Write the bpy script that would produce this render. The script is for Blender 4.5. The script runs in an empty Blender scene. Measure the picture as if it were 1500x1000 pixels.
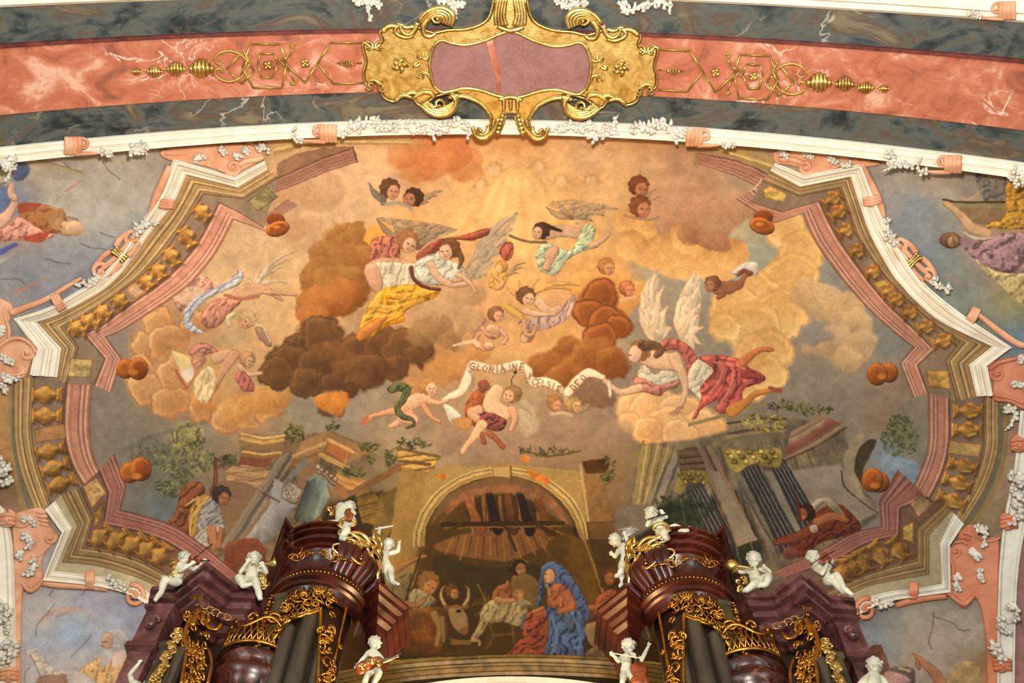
import math, random
import numpy as np
# ---------------------------------------------------------------- fresco pigment layer (numpy, no image files)
CX0, CY0, CX1, CY1 = -70, 170, 1570, 1050
CW, CH = CX1-CX0, CY1-CY0
rs = np.random.RandomState(7)
def vnoise(cell, seed, w=CW, h=CH, ax=1.0, ay=1.0):
    r = np.random.RandomState(seed)
    gw, gh = int(w/(cell*ax))+3, int(h/(cell*ay))+3
    g = r.rand(gh, gw).astype(np.float32)*2-1
    x = np.arange(w)/(cell*ax); y = np.arange(h)/(cell*ay)
    xi = x.astype(int); yi = y.astype(int)
    fx = x-xi; fy = y-yi
    fx = (fx*fx*(3-2*fx)).astype(np.float32); fy = (fy*fy*(3-2*fy)).astype(np.float32)[:, None]
    a = g[yi][:, xi]*(1-fx)+g[yi][:, xi+1]*fx
    b = g[yi+1][:, xi]*(1-fx)+g[yi+1][:, xi+1]*fx
    return a*(1-fy)+b*fy
def fbm(cell, seed, octs=4):
    o = np.zeros((CH, CW), np.float32); amp = 1.0; tot = 0
    for k in range(octs):
        o += amp*vnoise(cell, seed+k*13); tot += amp; amp *= .55; cell = max(1.5, cell*.5)
    return o/tot*1.5
N1 = fbm(60, 1); N2 = fbm(24, 20); N3 = fbm(9, 40, 3); N4 = fbm(3.2, 60, 2)
WXf = fbm(30, 80)*9+fbm(9, 85, 2)*1.8; WYf = fbm(30, 90)*9+fbm(9, 95, 2)*1.8
SAT, FO, ED, SH, WAV = 1., 1., 1., 1., 1.
def hx(s):
    return np.array([int(s[i:i+2], 16)/255 for i in (0, 2, 4)], np.float32)
CAN = np.zeros((CH, CW, 3), np.float32)
def catmull(pts, closed, n=5):
    P = [np.array(p, float) for p in pts]; m = len(P); out = []
    rng = range(m if closed else m-1)
    for i in rng:
        if closed: a, b, c, d = P[(i-1) % m], P[i], P[(i+1) % m], P[(i+2) % m]
        else: a, b, c, d = P[max(i-1, 0)], P[i], P[i+1], P[min(i+2, m-1)]
        for k in range(n):
            t = k/n
            out.append(.5*((2*b)+(-a+c)*t+(2*a-5*b+4*c-d)*t*t+(-a+3*b-3*c+d)*t**3))
    if not closed: out.append(P[-1])
    return out
def box(pts, pad):
    xs = [p[0] for p in pts]; ys = [p[1] for p in pts]
    x0 = int(max(CX0, min(xs)-pad)); x1 = int(min(CX1, max(xs)+pad+1))
    y0 = int(max(CY0, min(ys)-pad)); y1 = int(min(CY1, max(ys)+pad+1))
    return x0, y0, x1, y1
def coords(b, warp):
    x0, y0, x1, y1 = b
    X, Y = np.meshgrid(np.arange(x0, x1, dtype=np.float32), np.arange(y0, y1, dtype=np.float32))
    if warp:
        s = (slice(y0-CY0, y1-CY0), slice(x0-CX0, x1-CX0))
        X = X+WXf[s]*warp; Y = Y+WYf[s]*warp
    return X, Y
def sd_poly(pts, X, Y):
    d = np.full(X.shape, 1e9, np.float32); ins = np.zeros(X.shape, bool); n = len(pts)
    for i in range(n):
        ax, ay = pts[i][0], pts[i][1]; bx, by = pts[(i+1) % n][0], pts[(i+1) % n][1]
        ex, ey = bx-ax, by-ay; L = ex*ex+ey*ey
        if L < 1e-9: continue
        wx = X-ax; wy = Y-ay
        t = np.clip((wx*ex+wy*ey)/L, 0, 1)
        d = np.minimum(d, (wx-ex*t)**2+(wy-ey*t)**2)
        if ay != by:
            c = ((Y >= min(ay, by)) & (Y < max(ay, by))) & (wx < ex*wy/ey)
            ins ^= c
    return np.where(ins, -np.sqrt(d), np.sqrt(d))
def sd_line(pts, w, X, Y):
    n = len(pts); d = np.full(X.shape, 1e9, np.float32)
    if np.isscalar(w): w = (w, w)
    acc = [0]
    for i in range(n-1): acc.append(acc[-1]+math.hypot(pts[i+1][0]-pts[i][0], pts[i+1][1]-pts[i][1]))
    T = acc[-1] or 1
    def rad(s): 
        u = s/T*(len(w)-1); k = min(int(u), len(w)-2); return (w[k]+(w[k+1]-w[k])*(u-k))/2
    for i in range(n-1):
        ax, ay = pts[i][0], pts[i][1]; bx, by = pts[i+1][0], pts[i+1][1]
        ex, ey = bx-ax, by-ay; L = ex*ex+ey*ey+1e-9
        t = np.clip(((X-ax)*ex+(Y-ay)*ey)/L, 0, 1)
        r0, r1 = rad(acc[i]), rad(acc[i+1])
        d = np.minimum(d, np.sqrt((X-ax-ex*t)**2+(Y-ay-ey*t)**2)-(r0+(r1-r0)*t))
    return d
LD = (-.45, -.89)
def fin(sd, b, col, soft, op, shade, sw, mot, fold, edge, ld, X, Y, c2=None):
    x0, y0, x1, y1 = b
    s = (slice(y0-CY0, y1-CY0), slice(x0-CX0, x1-CX0))
    cov = np.clip(.5-sd/soft, 0, 1)*op
    m = 1+mot*(N3[s]*.3+N2[s]*.7+N4[s]*.2)
    col = hx(col) if isinstance(col, str) else col
    if SAT < 1: lum = float(col @ np.array([.3, .55, .15], np.float32)); col = col*SAT+np.array([lum*1.06, lum*.98, lum*.86], np.float32)*(1-SAT)
    C = np.ones(sd.shape+(3,), np.float32)*col
    if c2 is not None:      # second pigment mixed in by noise
        q = np.clip(.5+N2[s]*.8+N3[s]*.3, 0, 1)[..., None]
        C = C*(1-q)+hx(c2)*q
    if shade and min(sd.shape) > 3:
        gy, gx = np.gradient(sd)
        g = np.sqrt(gx*gx+gy*gy)+1e-3
        lam = (gx*ld[0]+gy*ld[1])/g
        t = np.clip(1+sd/sw, 0, 1)
        m = m*(1+shade*SH*lam*t)
    if fold:
        a, per, amp = fold
        u = X*math.cos(a)+Y*math.sin(a)
        w = np.sin(u*2*math.pi/per*.62+(5.5*N2[s]+2.2*N3[s])*WAV)*.65+np.sin(u*2*math.pi/per*1.3+(4*N2[s]+N1[s]*5)*WAV)*.35
        cr = np.exp(-(w-.8)**2*9); hl = np.exp(-(w+.55)**2*7)
        m = m*(1+amp*FO*(1.1*hl-1.7*cr+.35*w))
    C = C*m[..., None]
    if edge:
        q = (min(1., ED*edge*2.)*np.clip(1-np.abs(sd+.4)/1.5, 0, 1))[..., None]
        C = C*(1-q)+C*np.array([.62, .42, .3], np.float32)*q
    cov = cov[..., None]
    CAN[s] = CAN[s]*(1-cov)+C*cov
def G(pts, col, soft=1.3, op=1., sm=1, shade=0., sw=10, mot=.10, fold=None, edge=0., warp=0., ld=LD, c2=None):
    if sm: pts = catmull(pts, True)
    b = box(pts, soft+2+warp*10)
    if b[2]-b[0] < 3 or b[3]-b[1] < 3: return
    X, Y = coords(b, warp)
    fin(sd_poly(pts, X, Y), b, col, soft, op, shade, sw, mot, fold, edge, ld, X, Y, c2)
def K(pts, w, col, soft=1.3, op=1., sm=1, shade=0., sw=6, mot=.08, fold=None, edge=0., warp=0., ld=LD, c2=None):
    if sm and len(pts) > 2: pts = catmull(pts, False)
    mw = w if np.isscalar(w) else max(w)
    b = box(pts, mw/2+soft+2+warp*10)
    if b[2]-b[0] < 3 or b[3]-b[1] < 3: return
    X, Y = coords(b, warp)
    fin(sd_line(pts, w, X, Y), b, col, soft, op, shade, sw, mot, fold, edge, ld, X, Y, c2)
def E(x, y, rx, ry, col, a=0, **k):
    ca, sa = math.cos(a), math.sin(a); n = 14
    G([(x+rx*math.cos(t)*ca-ry*math.sin(t)*sa, y+rx*math.cos(t)*sa+ry*math.sin(t)*ca) for t in [i*2*math.pi/n for i in range(n)]], col, sm=0, **k)
def field(samples, reg=None, power=3.0):
    X, Y = np.meshgrid(np.arange(CX0, CX1, 4, dtype=np.float32), np.arange(CY0, CY1, 4, dtype=np.float32))
    num = np.zeros(X.shape+(3,), np.float32); den = np.zeros(X.shape, np.float32)
    for x, y, c in samples:
        w = 1/((X-x)**2+(Y-y)**2+200.)**(power/2)
        num += w[..., None]*hx(c); den += w
    f = num/den[..., None]
    yi = np.minimum(np.arange(CH)/4, f.shape[0]-1.001); xi = np.minimum(np.arange(CW)/4, f.shape[1]-1.001)
    y0 = yi.astype(int); x0 = xi.astype(int); fy = (yi-y0)[:, None, None]; fx = (xi-x0)[None, :, None]
    A = f[y0][:, x0]*(1-fx)+f[y0][:, x0+1]*fx; B = f[y0+1][:, x0]*(1-fx)+f[y0+1][:, x0+1]*fx
    return (A*(1-fy)+B*fy).astype(np.float32)
def cloud(puffs, base, lite, dark, ld=(-.5, -.85), soft=5, op=1., warp=.8, rim=.0):
    B, L, D = hx(base), hx(lite), hx(dark)
    for (x, y, r) in puffs:
        b = box([(x, y)], r+16+warp*10)
        if b[2]-b[0] < 3 or b[3]-b[1] < 3: continue
        X, Y = coords(b, warp)
        d = np.sqrt((X-x)**2+((Y-y)*1.12)**2)
        s = (slice(b[1]-CY0, b[3]-CY0), slice(b[0]-CX0, b[2]-CX0))
        lam = ((X-x)*ld[0]+(Y-y)*ld[1])/(r+1e-3)+.14*N3[s]+.45*N2[s]
        q = np.clip(lam*.75, -1, 1)[..., None]
        C = B*(1-np.abs(q))+np.where(q > 0, L, D)*np.abs(q)
        C = C*(1+.02*N4[s])[..., None]
        if rim:
            C = C*(1-rim*1.5*np.clip(1-np.abs(d-r+2)/3, 0, 1)*(q[..., 0] > -.1)+rim*np.clip(1-np.abs(d-r+7)/5, 0, 1))[..., None]
        cov = (np.clip(.5-(d-r)/soft, 0, 1)*op)[..., None]
        CAN[s] = CAN[s]*(1-cov)+C*cov
SK = 'cf9f78'
def limb(pts, w, col=SK, **k):
    k.setdefault('shade', .28); k.setdefault('edge', .3); k.setdefault('sw', 5)
    K(pts, w, col, **k)
def head(x, y, r, hair='6e4526', skin='d2a078', ang=0., look=1, det=1):
    """painted head: hair mass, face turned by look (-1 left, 1 right), tilted by ang"""
    ca, sa = math.cos(ang), math.sin(ang)
    def T(u, v): return (x+(u*ca-v*sa)*r, y+(u*sa+v*ca)*r)
    cx_, cy_ = T(-.18*look, -.18)
    for k in range(9):
        a = k*2*math.pi/9+.3
        p = T(-.2*look+math.cos(a)*.72, -.22+math.sin(a)*.72)
        E(p[0], p[1], r*.42, r*.38, hair, soft=1.4, shade=.3, sw=3, mot=.2, edge=.2)
    E(cx_, cy_, r*.85, r*.85, hair, soft=2, mot=.22, shade=.2)
    p = T(.22*look, .15)
    E(p[0], p[1], r*.66, r*.80, skin, a=ang, soft=1.2, shade=.18, edge=.25, sw=r*.7)
    if det:
        c = '5e3620'
        for u in (-.1, .42): K([T(look*u+.05*look, .02), T(look*u+.22*look, .04)], r*.13, c, op=.75, sm=0)
        K([T(.38*look, .1), T(.46*look, .34), T(.33*look, .38)], r*.07, 'a0663f', op=.8)
        K([T(.16*look, .58), T(.42*look, .57)], r*.12, '9c4a32', op=.8, sm=0)
        p = T(.02*look, .36); E(p[0], p[1], r*.2, r*.16, 'd08660', op=.5, soft=3)
def wing(root, tips, w, col, dark='7d6148', op=1.):
    for i, t in enumerate(tips):
        m = ((root[0]*.45+t[0]*.55)+(t[1]-root[1])*.12, (root[1]*.45+t[1]*.55)-(t[0]-root[0])*.12)
        K([root, m, t], (w, w*1.1, w*.25), col, shade=.3, sw=3, edge=.28, op=op, mot=.12, soft=1.2)
    for i, t in enumerate(tips[::2]):
        m = ((root[0]+t[0])/2, (root[1]+t[1])/2)
        K([root, m], (w*.9, w*.4), dark, op=.3*op, soft=2)
def foliage(cx, cy, rx, ry, cols, n, seed, s=(2.5, 6), op=.85):
    r = random.Random(seed)
    for i in range(n):
        a = r.random()*6.283; q = math.sqrt(r.random())
        x = cx+math.cos(a)*q*rx; y = cy+math.sin(a)*q*ry
        z = r.uniform(*s); t = r.random()*3.14
        K([(x-math.cos(t)*z, y-math.sin(t)*z), (x+math.cos(t)*z, y+math.sin(t)*z)], (z*.9, z*.5), cols[int(r.random()**1.3*len(cols)) if (y-cy) > 0 else int((1-r.random()**1.5)*len(cols)-1e-6)], op=op, sm=0, soft=1.5, mot=.1)
def lerpl(A, B, t): return [(a[0]+(b[0]-a[0])*t, a[1]+(b[1]-a[1])*t) for a, b in zip(A, B)]
def crv(pts, corners, n=5):
    """smooth through pts, keeping sharp corners at the listed indices"""
    cs = [0]+[c for c in corners if 0 < c < len(pts)-1]+[len(pts)-1]; out = []
    for a, b in zip(cs[:-1], cs[1:]):
        seg = catmull(pts[a:b+1], False, n) if b-a > 1 else [np.array(pts[a], float)+(np.array(pts[b], float)-np.array(pts[a], float))*k/n for k in range(n+1)]
        out += seg if not out else seg[1:]
    return [(float(p[0]), float(p[1])) for p in out]
def stripes(A, B, stops):
    """bands painted between two matching lines; stops = [(t0, t1, colour)]"""
    for t0, t1, c in stops:
        a = lerpl(A, B, t0); b = lerpl(A, B, t1)
        # split long bands so each fill stays local
        n = len(a); k = 0
        while k < n-1:
            e = min(n-1, k+4)
            G(a[k:e+1]+b[k:e+1][::-1], c, sm=0, soft=1.0, mot=.09)
            k = e
def glyph(ch, x, y, w, h, ang, col, lw=1.6, sk=0.):
    S = {'G': [[(.95, .15), (.5, 0), (.05, .3), (.05, .7), (.5, 1), (.95, .85), (.95, .55), (.6, .55)]], 'L': [[(.1, 0), (.1, 1)], [(.1, 1), (.9, 1)]],
         'O': [[(.5, 0), (.05, .3), (.05, .7), (.5, 1), (.95, .7), (.95, .3), (.5, 0)]], 'R': [[(.1, 0), (.1, 1)], [(.1, 0), (.8, .1), (.8, .45), (.1, .52)], [(.4, .52), (.95, 1)]],
         'I': [[(.5, 0), (.5, 1)]], 'A': [[(0, 1), (.5, 0)], [(.5, 0), (1, 1)], [(.2, .65), (.8, .65)]], 'N': [[(.05, 1), (.05, 0)], [(.05, 0), (.95, 1)], [(.95, 1), (.95, 0)]],
         'E': [[(.1, 0), (.1, 1)], [(.1, 0), (.9, 0)], [(.1, .5), (.7, .5)], [(.1, 1), (.9, 1)]], 'X': [[(0, 0), (1, 1)], [(1, 0), (0, 1)]],
         'C': [[(.95, .15), (.5, 0), (.05, .3), (.05, .7), (.5, 1), (.95, .85)]], 'S': [[(.9, .12), (.5, 0), (.1, .2), (.5, .5), (.9, .78), (.5, 1), (.1, .88)]],
         'D': [[(.1, 0), (.1, 1)], [(.1, 0), (.7, .1), (.95, .5), (.7, .9), (.1, 1)]]}[ch]
    ca, sa = math.cos(ang), math.sin(ang)
    for st in S:
        q = []
        for u, v in st:
            dx, dy = (u-.5)*w+sk*(v-.5), (v-.5)*h
            q.append((x+dx*ca-dy*sa, y+dx*sa+dy*ca))
        K(q, lw, col, sm=0 if len(q) < 4 else 1, soft=1.0, mot=0)
def base_field():
    S = '''760 215 c89664;640 225 c07c50;560 230 c9a077;500 240 c8a27a;450 260 c9a47c;420 290 b98c66;860 215 c39a72;940 225 bb9068;1000 240 a98064;1020 300 a67a5c;960 260 b58a66;900 260 c6996a
760 270 dcae72;700 290 d8aa72;820 300 d6a468;640 270 cfa070;740 330 dcae74;680 310 d6a86e;600 320 d2a068;560 270 d0a680;500 300 c9a27c;450 330 cda780;380 360 cba882;400 400 cfa87c;350 380 c4a07c
420 440 d2a878;380 500 cf9f70;430 470 cda070;340 420 d0aa80;300 470 c4986c;250 480 b98b62;210 510 b68460;180 500 8f8276;175 560 84776a;160 600 877b70;180 640 7f7468;220 620 867868;300 630 8d7d6c;340 600 b58658;250 560 c18a58;300 560 cb9c68
460 600 948470;520 600 978672;560 560 92826e;480 640 95836c;600 640 97836c;640 560 a08468;650 520 b07f50;620 540 b08050;700 520 b98d60;660 480 b5855a;700 450 cb9868;640 450 b78e66;600 440 b58c64;740 510 c09464
780 360 d8a870;860 360 d4a468;860 400 cc9458;900 400 c98c50;760 400 d6a266;720 400 d2a068;820 430 cf9c6c;800 480 cc9a64;760 500 c6965e;830 490 c8965a
700 640 947a64;760 650 9a7c64;640 670 9c8468;720 600 a88e6a;770 600 a08a6a;820 630 967862;880 620 8a7664;900 560 857868;870 580 8e7058;930 470 8f8270;920 430 8f8474;1000 400 93897a;960 380 a49276;1010 470 85796a;1040 450 8f8270
1090 370 8c9080;1100 400 8a8e80;1080 350 a89474;1180 350 9c8470;1190 400 8b8578;1230 420 8a857c;1250 480 8c8274;1240 540 8c7b6a;1180 520 8d7c6b;1160 560 827566;1240 590 7a6e60;1200 600 7b7060;1300 500 7f7a70;1300 560 86705c;1290 620 846a56;1300 660 788088;1320 640 6e6a50
1100 580 7c7264;1060 640 7a6a54;1150 660 7e6656;1200 680 7e6a5c;1220 720 76655a;1180 760 6e5a50;960 650 7e6a4c;930 700 7a6450;980 720 6c5f48;1040 760 4c4238;900 700 886a48;1120 780 463a34
240 700 6e6656;220 680 766c60;240 740 6c6e6c;330 700 8c7458;380 700 947656;350 760 7a6450;420 720 6f6558;400 800 4a3a30;320 800 6e5a4c
560 700 7d6c52;540 740 60523a;600 720 8a6c40;640 760 6e5028;700 740 6b4c28;760 740 664826;820 760 6e4e2a;880 760 6c5030;600 820 5c4420;660 800 6a4a26;720 800 7a5230;760 820 5e441e;700 850 4c3614;640 850 52391a
560 880 4c300f;600 900 5c380f;700 900 46300f;760 880 5a4018;700 940 3a2a0a;620 940 402a08;800 940 3c2a0c;880 900 402a10;900 860 4a2c10;860 850 5a3c18;880 800 5c4424;900 950 38260c;560 940 382408;460 860 30180c;1050 860 30180c
750 980 6a4c14;600 985 54400f;950 980 3c2c0c
100 300 aea497;180 260 aaa093;60 260 aca090;220 260 a4988c;150 330 a9a39c;100 380 8f8f92;40 400 8a8c92;20 300 7f86a0;180 300 ada296;200 320 a59f99;150 370 979699;60 420 93919a;30 440 8f8c8c;120 400 8c8c92;20 330 b08d78
1320 260 a39a8e;1370 270 b0a090;1420 270 8e857c;1300 300 97908a;1330 330 83878c;1360 380 7e878c;1340 300 868a90;1400 430 808478;1440 470 7c8070;1480 440 8e8462;1490 500 70808c;1320 400 868c8c;1380 420 858a84;1470 300 a88450;1460 380 9a7c74
40 870 b0a8a2;80 870 aaa4a4;130 870 a09caa;200 900 8e90a4;220 930 8c8fa0;60 900 b2aaa6;100 930 9cabc4;60 950 a4a8b4;150 940 a0a8b8;40 990 b4b0b0;90 970 b0a8a8;160 980 bca078;230 960 8f90a8
1300 890 807f7e;1270 900 686f78;1340 900 9c9284;1400 900 9a9086;1420 880 9a9284;1440 930 9c9284;1380 940 948a80;1280 940 7c8084;1340 960 94887c;1440 980 8a7458;1250 960 6c7880
5 580 b08458;8 650 a87c54;15 700 8a6c50;1490 600 a08470;1485 700 9a826c;1470 760 8a785c'''
    out = []
    for t in S.replace('\n', ';').split(';'):
        a, b, c = t.split(); out.append((float(a), float(b), c))
    return field(out)
# four matching border lines on the left and right (outer white edge -> olive -> balusters -> pink)
LA = [[(392,248),(348,274),(273,255),(253,299),(221,340),(190,384),(163,415),(129,438),(82,462),(54,471),(90,510),(84,552)],
      [(408,259),(357,291),(298,284),(271,326),(240,369),(213,399),(185,420),(150,445),(116,467),(95,480),(115,509),(97,563)],
      [(386,333),(352,312),(320,296),(289,355),(255,396),(228,419),(204,436),(170,460),(146,478),(122,489),(153,525),(137,564)],
      [(388,338),(365,329),(342,321),(317,369),(283,411),(256,433),(231,450),(200,470),(177,484),(155,493),(178,525),(163,574)]]
LM = [[(14,560),(12,620),(13,654),(20,695),(30,748)],[(21,557),(21,620),(23,654),(32,696),(52,748)],[(50,552),(46,620),(49,654),(58,690),(74,738)],
      [(96,558),(92,620),(96,654),(106,684),(124,714)],[(135,562),(131,610),(132,645),(138,672),(146,690)]]
LB = [[(81,733),(106,773),(80,836),(130,842),(165,847),(200,857),(240,882)],[(90,724),(114,770),(91,823),(135,827),(172,836),(208,848),(252,868)],
      [(117,715),(136,759),(126,799),(162,805),(207,819),(243,839),(285,864)],[(144,690),(158,722),(151,768),(198,778),(234,790),(266,807),(330,850)],
      [(167,665),(185,712),(176,746),(216,757),(252,769),(290,793),(350,842)]]
RA = [[(1128,249),(1172,273),(1246,258),(1258,295),(1275,343),(1305,398),(1322,419),(1339,438),(1380,472),(1453,507),(1419,534),(1430,580)],
      [(1117,265),(1171,287),(1230,275),(1240,302),(1258,350),(1292,398),(1310,419),(1329,438),(1366,472),(1406,500),(1385,528),(1402,588)],
      [(1100,296),(1146,310),(1201,294),(1214,322),(1234,357),(1268,404),(1286,427),(1305,449),(1338,480),(1369,512),(1345,535),(1360,575)],
      [(1080,292),(1135,326),(1176,312),(1183,330),(1196,357),(1230,404),(1252,430),(1275,455),(1306,483),(1338,508),(1318,532),(1338,582)]]
RM = [[(1482,585),(1478,620),(1475,663),(1466,701),(1448,740),(1425,775)],[(1462,580),(1462,620),(1462,654),(1453,690),(1437,726),(1410,768)],
      [(1441,577),(1441,620),(1441,650),(1433,685),(1421,713),(1397,755)],[(1391,573),(1392,620),(1391,650),(1385,679),(1374,708),(1362,730)],
      [(1360,575),(1360,620),(1360,645),(1356,668),(1343,701),(1334,717)]]
RB = [[(1397,751),(1376,796),(1379,855),(1345,861),(1302,866),(1266,877),(1230,898)],[(1394,747),(1361,783),(1361,841),(1320,848),(1275,857),(1250,868),(1215,888)],
      [(1383,737),(1342,773),(1342,817),(1302,828),(1257,844),(1232,855),(1190,875)],[(1363,731),(1320,744),(1318,785),(1275,794),(1248,808),(1228,818),(1150,846)],
      [(1315,688),(1288,735),(1291,771),(1257,778),(1230,790),(1199,808),(1130,838)]]
OL = [(0, .18, 'a89468'), (.18, .3, '8c7a50'), (.3, .42, 'c0aa7c'), (.42, .5, '6e5e3c'), (.5, .72, 'a08c60'), (.72, .8, 'c8b284'), (.8, .88, '7e6c46'), (.88, 1., '968258')]
OL = [(a, b, (hx(c)*np.array([1.05, .97, .96], np.float32)).astype(np.float32)) for a, b, c in OL]
PK = [(0, .1, '8e5c4c'), (.1, .2, 'd6a38a'), (.2, .32, 'b87c66'), (.32, .55, 'c48a72'), (.55, .62, 'a0685a'), (.62, .72, 'cf9a82'), (.72, .8, 'a46c56'), (.8, .9, 'd2a088'), (.9, 1., 'b27460')]
def tint(st, k, w=None):
    o = []
    for a, b, c in st:
        v = (hx(c) if isinstance(c, str) else c)*k
        if w: v = v*np.array(w)
        o.append((a, b, v.astype(np.float32)))
    return o
def baluster(x, y, ang, L, w, k=1.):
    """turned baluster, axis along ang, total length L"""
    ca, sa = math.cos(ang), math.sin(ang)
    T = lambda u, v: (x+u*ca-v*sa, y+u*sa+v*ca)
    c1 = (hx('b98848')*k).astype(np.float32); c2 = (hx('8a5a30')*k).astype(np.float32); c3 = (hx('d6ae68')*k).astype(np.float32)
    prof = [(-.5, .42), (-.42, .42), (-.38, .25), (-.3, .3), (-.12, .5), (.04, .46), (.18, .22), (.26, .2), (.3, .34), (.38, .34), (.42, .42), (.5, .42)]
    pts = [T(u*L, v*w) for u, v in prof]+[T(u*L, -v*w) for u, v in prof[::-1]]
    G([(p[0]+2.5, p[1]+3) for p in pts], '5e4638', sm=0, soft=3, op=.55)
    G(pts, c1, sm=0, shade=.4, sw=w*.4, edge=.35, mot=.2)
    K([T(-.28*L, -.2*w), T(-.05*L, -.28*w)], w*.14, c3, op=.8, soft=2)
    K([T(-.2*L, .22*w), T(.02*L, .3*w)], w*.2, c2, op=.6, soft=2)
    for u in (-.4, .28, .4): K([T(u*L, -.36*w), T(u*L, .36*w)], 1.3, c2, sm=0, op=.7)
def borders():
    la = [crv(l, [1, 2, 9, 10], 4) for l in LA]; lm = [crv(l, [], 5) for l in LM]; lb = [crv(l, [1, 2], 5) for l in LB]
    ra = [crv(l, [1, 2, 9, 10], 4) for l in RA]; rm = [crv(l, [], 5) for l in RM]; rb = [crv(l, [1, 2], 5) for l in RB]
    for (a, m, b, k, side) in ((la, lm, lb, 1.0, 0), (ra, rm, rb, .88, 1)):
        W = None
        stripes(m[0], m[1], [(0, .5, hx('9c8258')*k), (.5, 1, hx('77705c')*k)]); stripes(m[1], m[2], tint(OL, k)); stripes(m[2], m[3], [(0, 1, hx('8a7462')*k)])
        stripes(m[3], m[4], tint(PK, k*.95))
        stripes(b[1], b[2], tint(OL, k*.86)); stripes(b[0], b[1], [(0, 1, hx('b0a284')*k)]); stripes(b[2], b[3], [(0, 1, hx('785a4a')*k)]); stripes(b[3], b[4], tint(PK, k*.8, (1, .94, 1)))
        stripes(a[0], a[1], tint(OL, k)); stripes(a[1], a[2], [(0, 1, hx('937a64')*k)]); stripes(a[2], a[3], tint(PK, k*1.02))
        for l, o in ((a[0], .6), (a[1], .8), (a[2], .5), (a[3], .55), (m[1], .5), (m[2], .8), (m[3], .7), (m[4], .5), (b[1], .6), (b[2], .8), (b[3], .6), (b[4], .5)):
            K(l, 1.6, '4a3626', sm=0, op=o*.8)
    def row(A, B, t0, t1, n, w, k=1, skip=()):
        for i in range(n):
            if i in skip: continue
            t = t0+(t1-t0)*(i/(n-1) if n > 1 else 0); m = t*(len(A)-1); j = min(int(m), len(A)-2); f = m-j
            p = (A[j][0]+(A[j+1][0]-A[j][0])*f, A[j][1]+(A[j+1][1]-A[j][1])*f); q = (B[j][0]+(B[j+1][0]-B[j][0])*f, B[j][1]+(B[j+1][1]-B[j][1])*f)
            an = math.atan2(q[1]-p[1], q[0]-p[0]); L = math.hypot(q[0]-p[0], q[1]-p[1])*.94
            baluster((p[0]+q[0])/2, (p[1]+q[1])/2, an, L, w, k)
    def seg(l, i0, i1, n): return l[i0*n:i1*n+1]
    A1, A2 = seg(la[1], 2, 9, 4), seg(la[2], 2, 9, 4)
    def at_(A, B, t):
        m = t*(len(A)-1); j = min(int(m), len(A)-2); f = m-j
        return [(X[j][0]+(X[j+1][0]-X[j][0])*f, X[j][1]+(X[j+1][1]-X[j][1])*f) for X in (A, B)]
    def panel(A, B, t0, t1, col, c2='6e5238'):
        p, q = at_(A, B, t0); r, s = at_(A, B, t1)
        g = lerpl([p, q, s, r], [((p[0]+s[0])/2, (p[1]+s[1])/2)]*4, .1)
        G(g, col, sm=0, mot=.25, edge=.5, c2=None)
        g = lerpl(g, [((p[0]+s[0])/2, (p[1]+s[1])/2)]*4, .25)
        for i in range(4): K([g[i], g[(i+1) % 4]], 1.3, c2, sm=0, op=.5)
    panel(A1, A2, .5, .6, 'c09470'); row(A1, A2, .07, .46, 5, 27); row(A1, A2, .65, .95, 4, 27)
    A1, A2 = seg(ra[1], 2, 9, 4), seg(ra[2], 2, 9, 4)
    panel(A1, A2, .47, .55, 'b08c50'); row(A1, A2, .05, .42, 5, 25, .84); row(A1, A2, .6, .96, 5, 25, .84)
    for (x, y) in ((69,578),(69,609)): baluster(x, y, 0, 46, 27, .95)
    G([(50,628),(94,620),(98,642),(52,648)], 'a87c54', sm=0, edge=.4, mot=.2)
    for (x, y, a_) in ((74,660,-.25),(81,685,-.3),(90,708,-.35)): baluster(x, y, a_, 46, 25, .85)
    for (x, y) in ((1418,602),(1416,630)): baluster(x, y, math.pi, 46, 26, .85)
    G([(1391,645),(1438,650),(1434,670),(1387,664)], 'a88858', sm=0, edge=.4, mot=.25)
    for (x, y, a_) in ((1410,682,.25),(1402,707,.32),(1393,733,.38)): baluster(x, y, math.pi+a_, 46, 25, .8)
    B2, B3 = seg(lb[2], 2, 6, 5), seg(lb[3], 2, 6, 5)
    row(B2, B3, .08, .62, 5, 30, .8)
    B2, B3 = seg(rb[2], 2, 6, 5), seg(rb[3], 2, 6, 5)
    row(B2, B3, .1, .72, 5, 29, .72)
    # pedestal panels and urn finials
    for g, c in (([(103,524),(136,526),(132,553),(99,552)], 'bca06a'), ([(121,712),(142,698),(155,722),(134,745)], 'a9865a'), ([(138,752),(150,735),(149,758),(139,770)], 'b08848'),
                 ([(362,294),(390,274),(408,288),(378,310)], 'a29264'), ([(1118,278),(1128,272),(1154,284),(1148,296),(1120,290)], 'bb9a58'), ([(1358,542),(1390,543),(1392,570),(1360,566)], 'b88e4c'),
                 ([(1333,738),(1350,724),(1368,738),(1345,758)], '8a7054'), ([(1322,772),(1338,764),(1338,795),(1322,790)], 'a8884a')):
        G(g, c, sm=0, edge=.5, mot=.35)
        m = (sum(p[0] for p in g)/len(g), sum(p[1] for p in g)/len(g))
        for k in range(3): E(m[0]+(k-1)*5, m[1]+(k % 2)*4-2, 4, 2.6, '7c6238', op=.45, soft=2)
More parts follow.
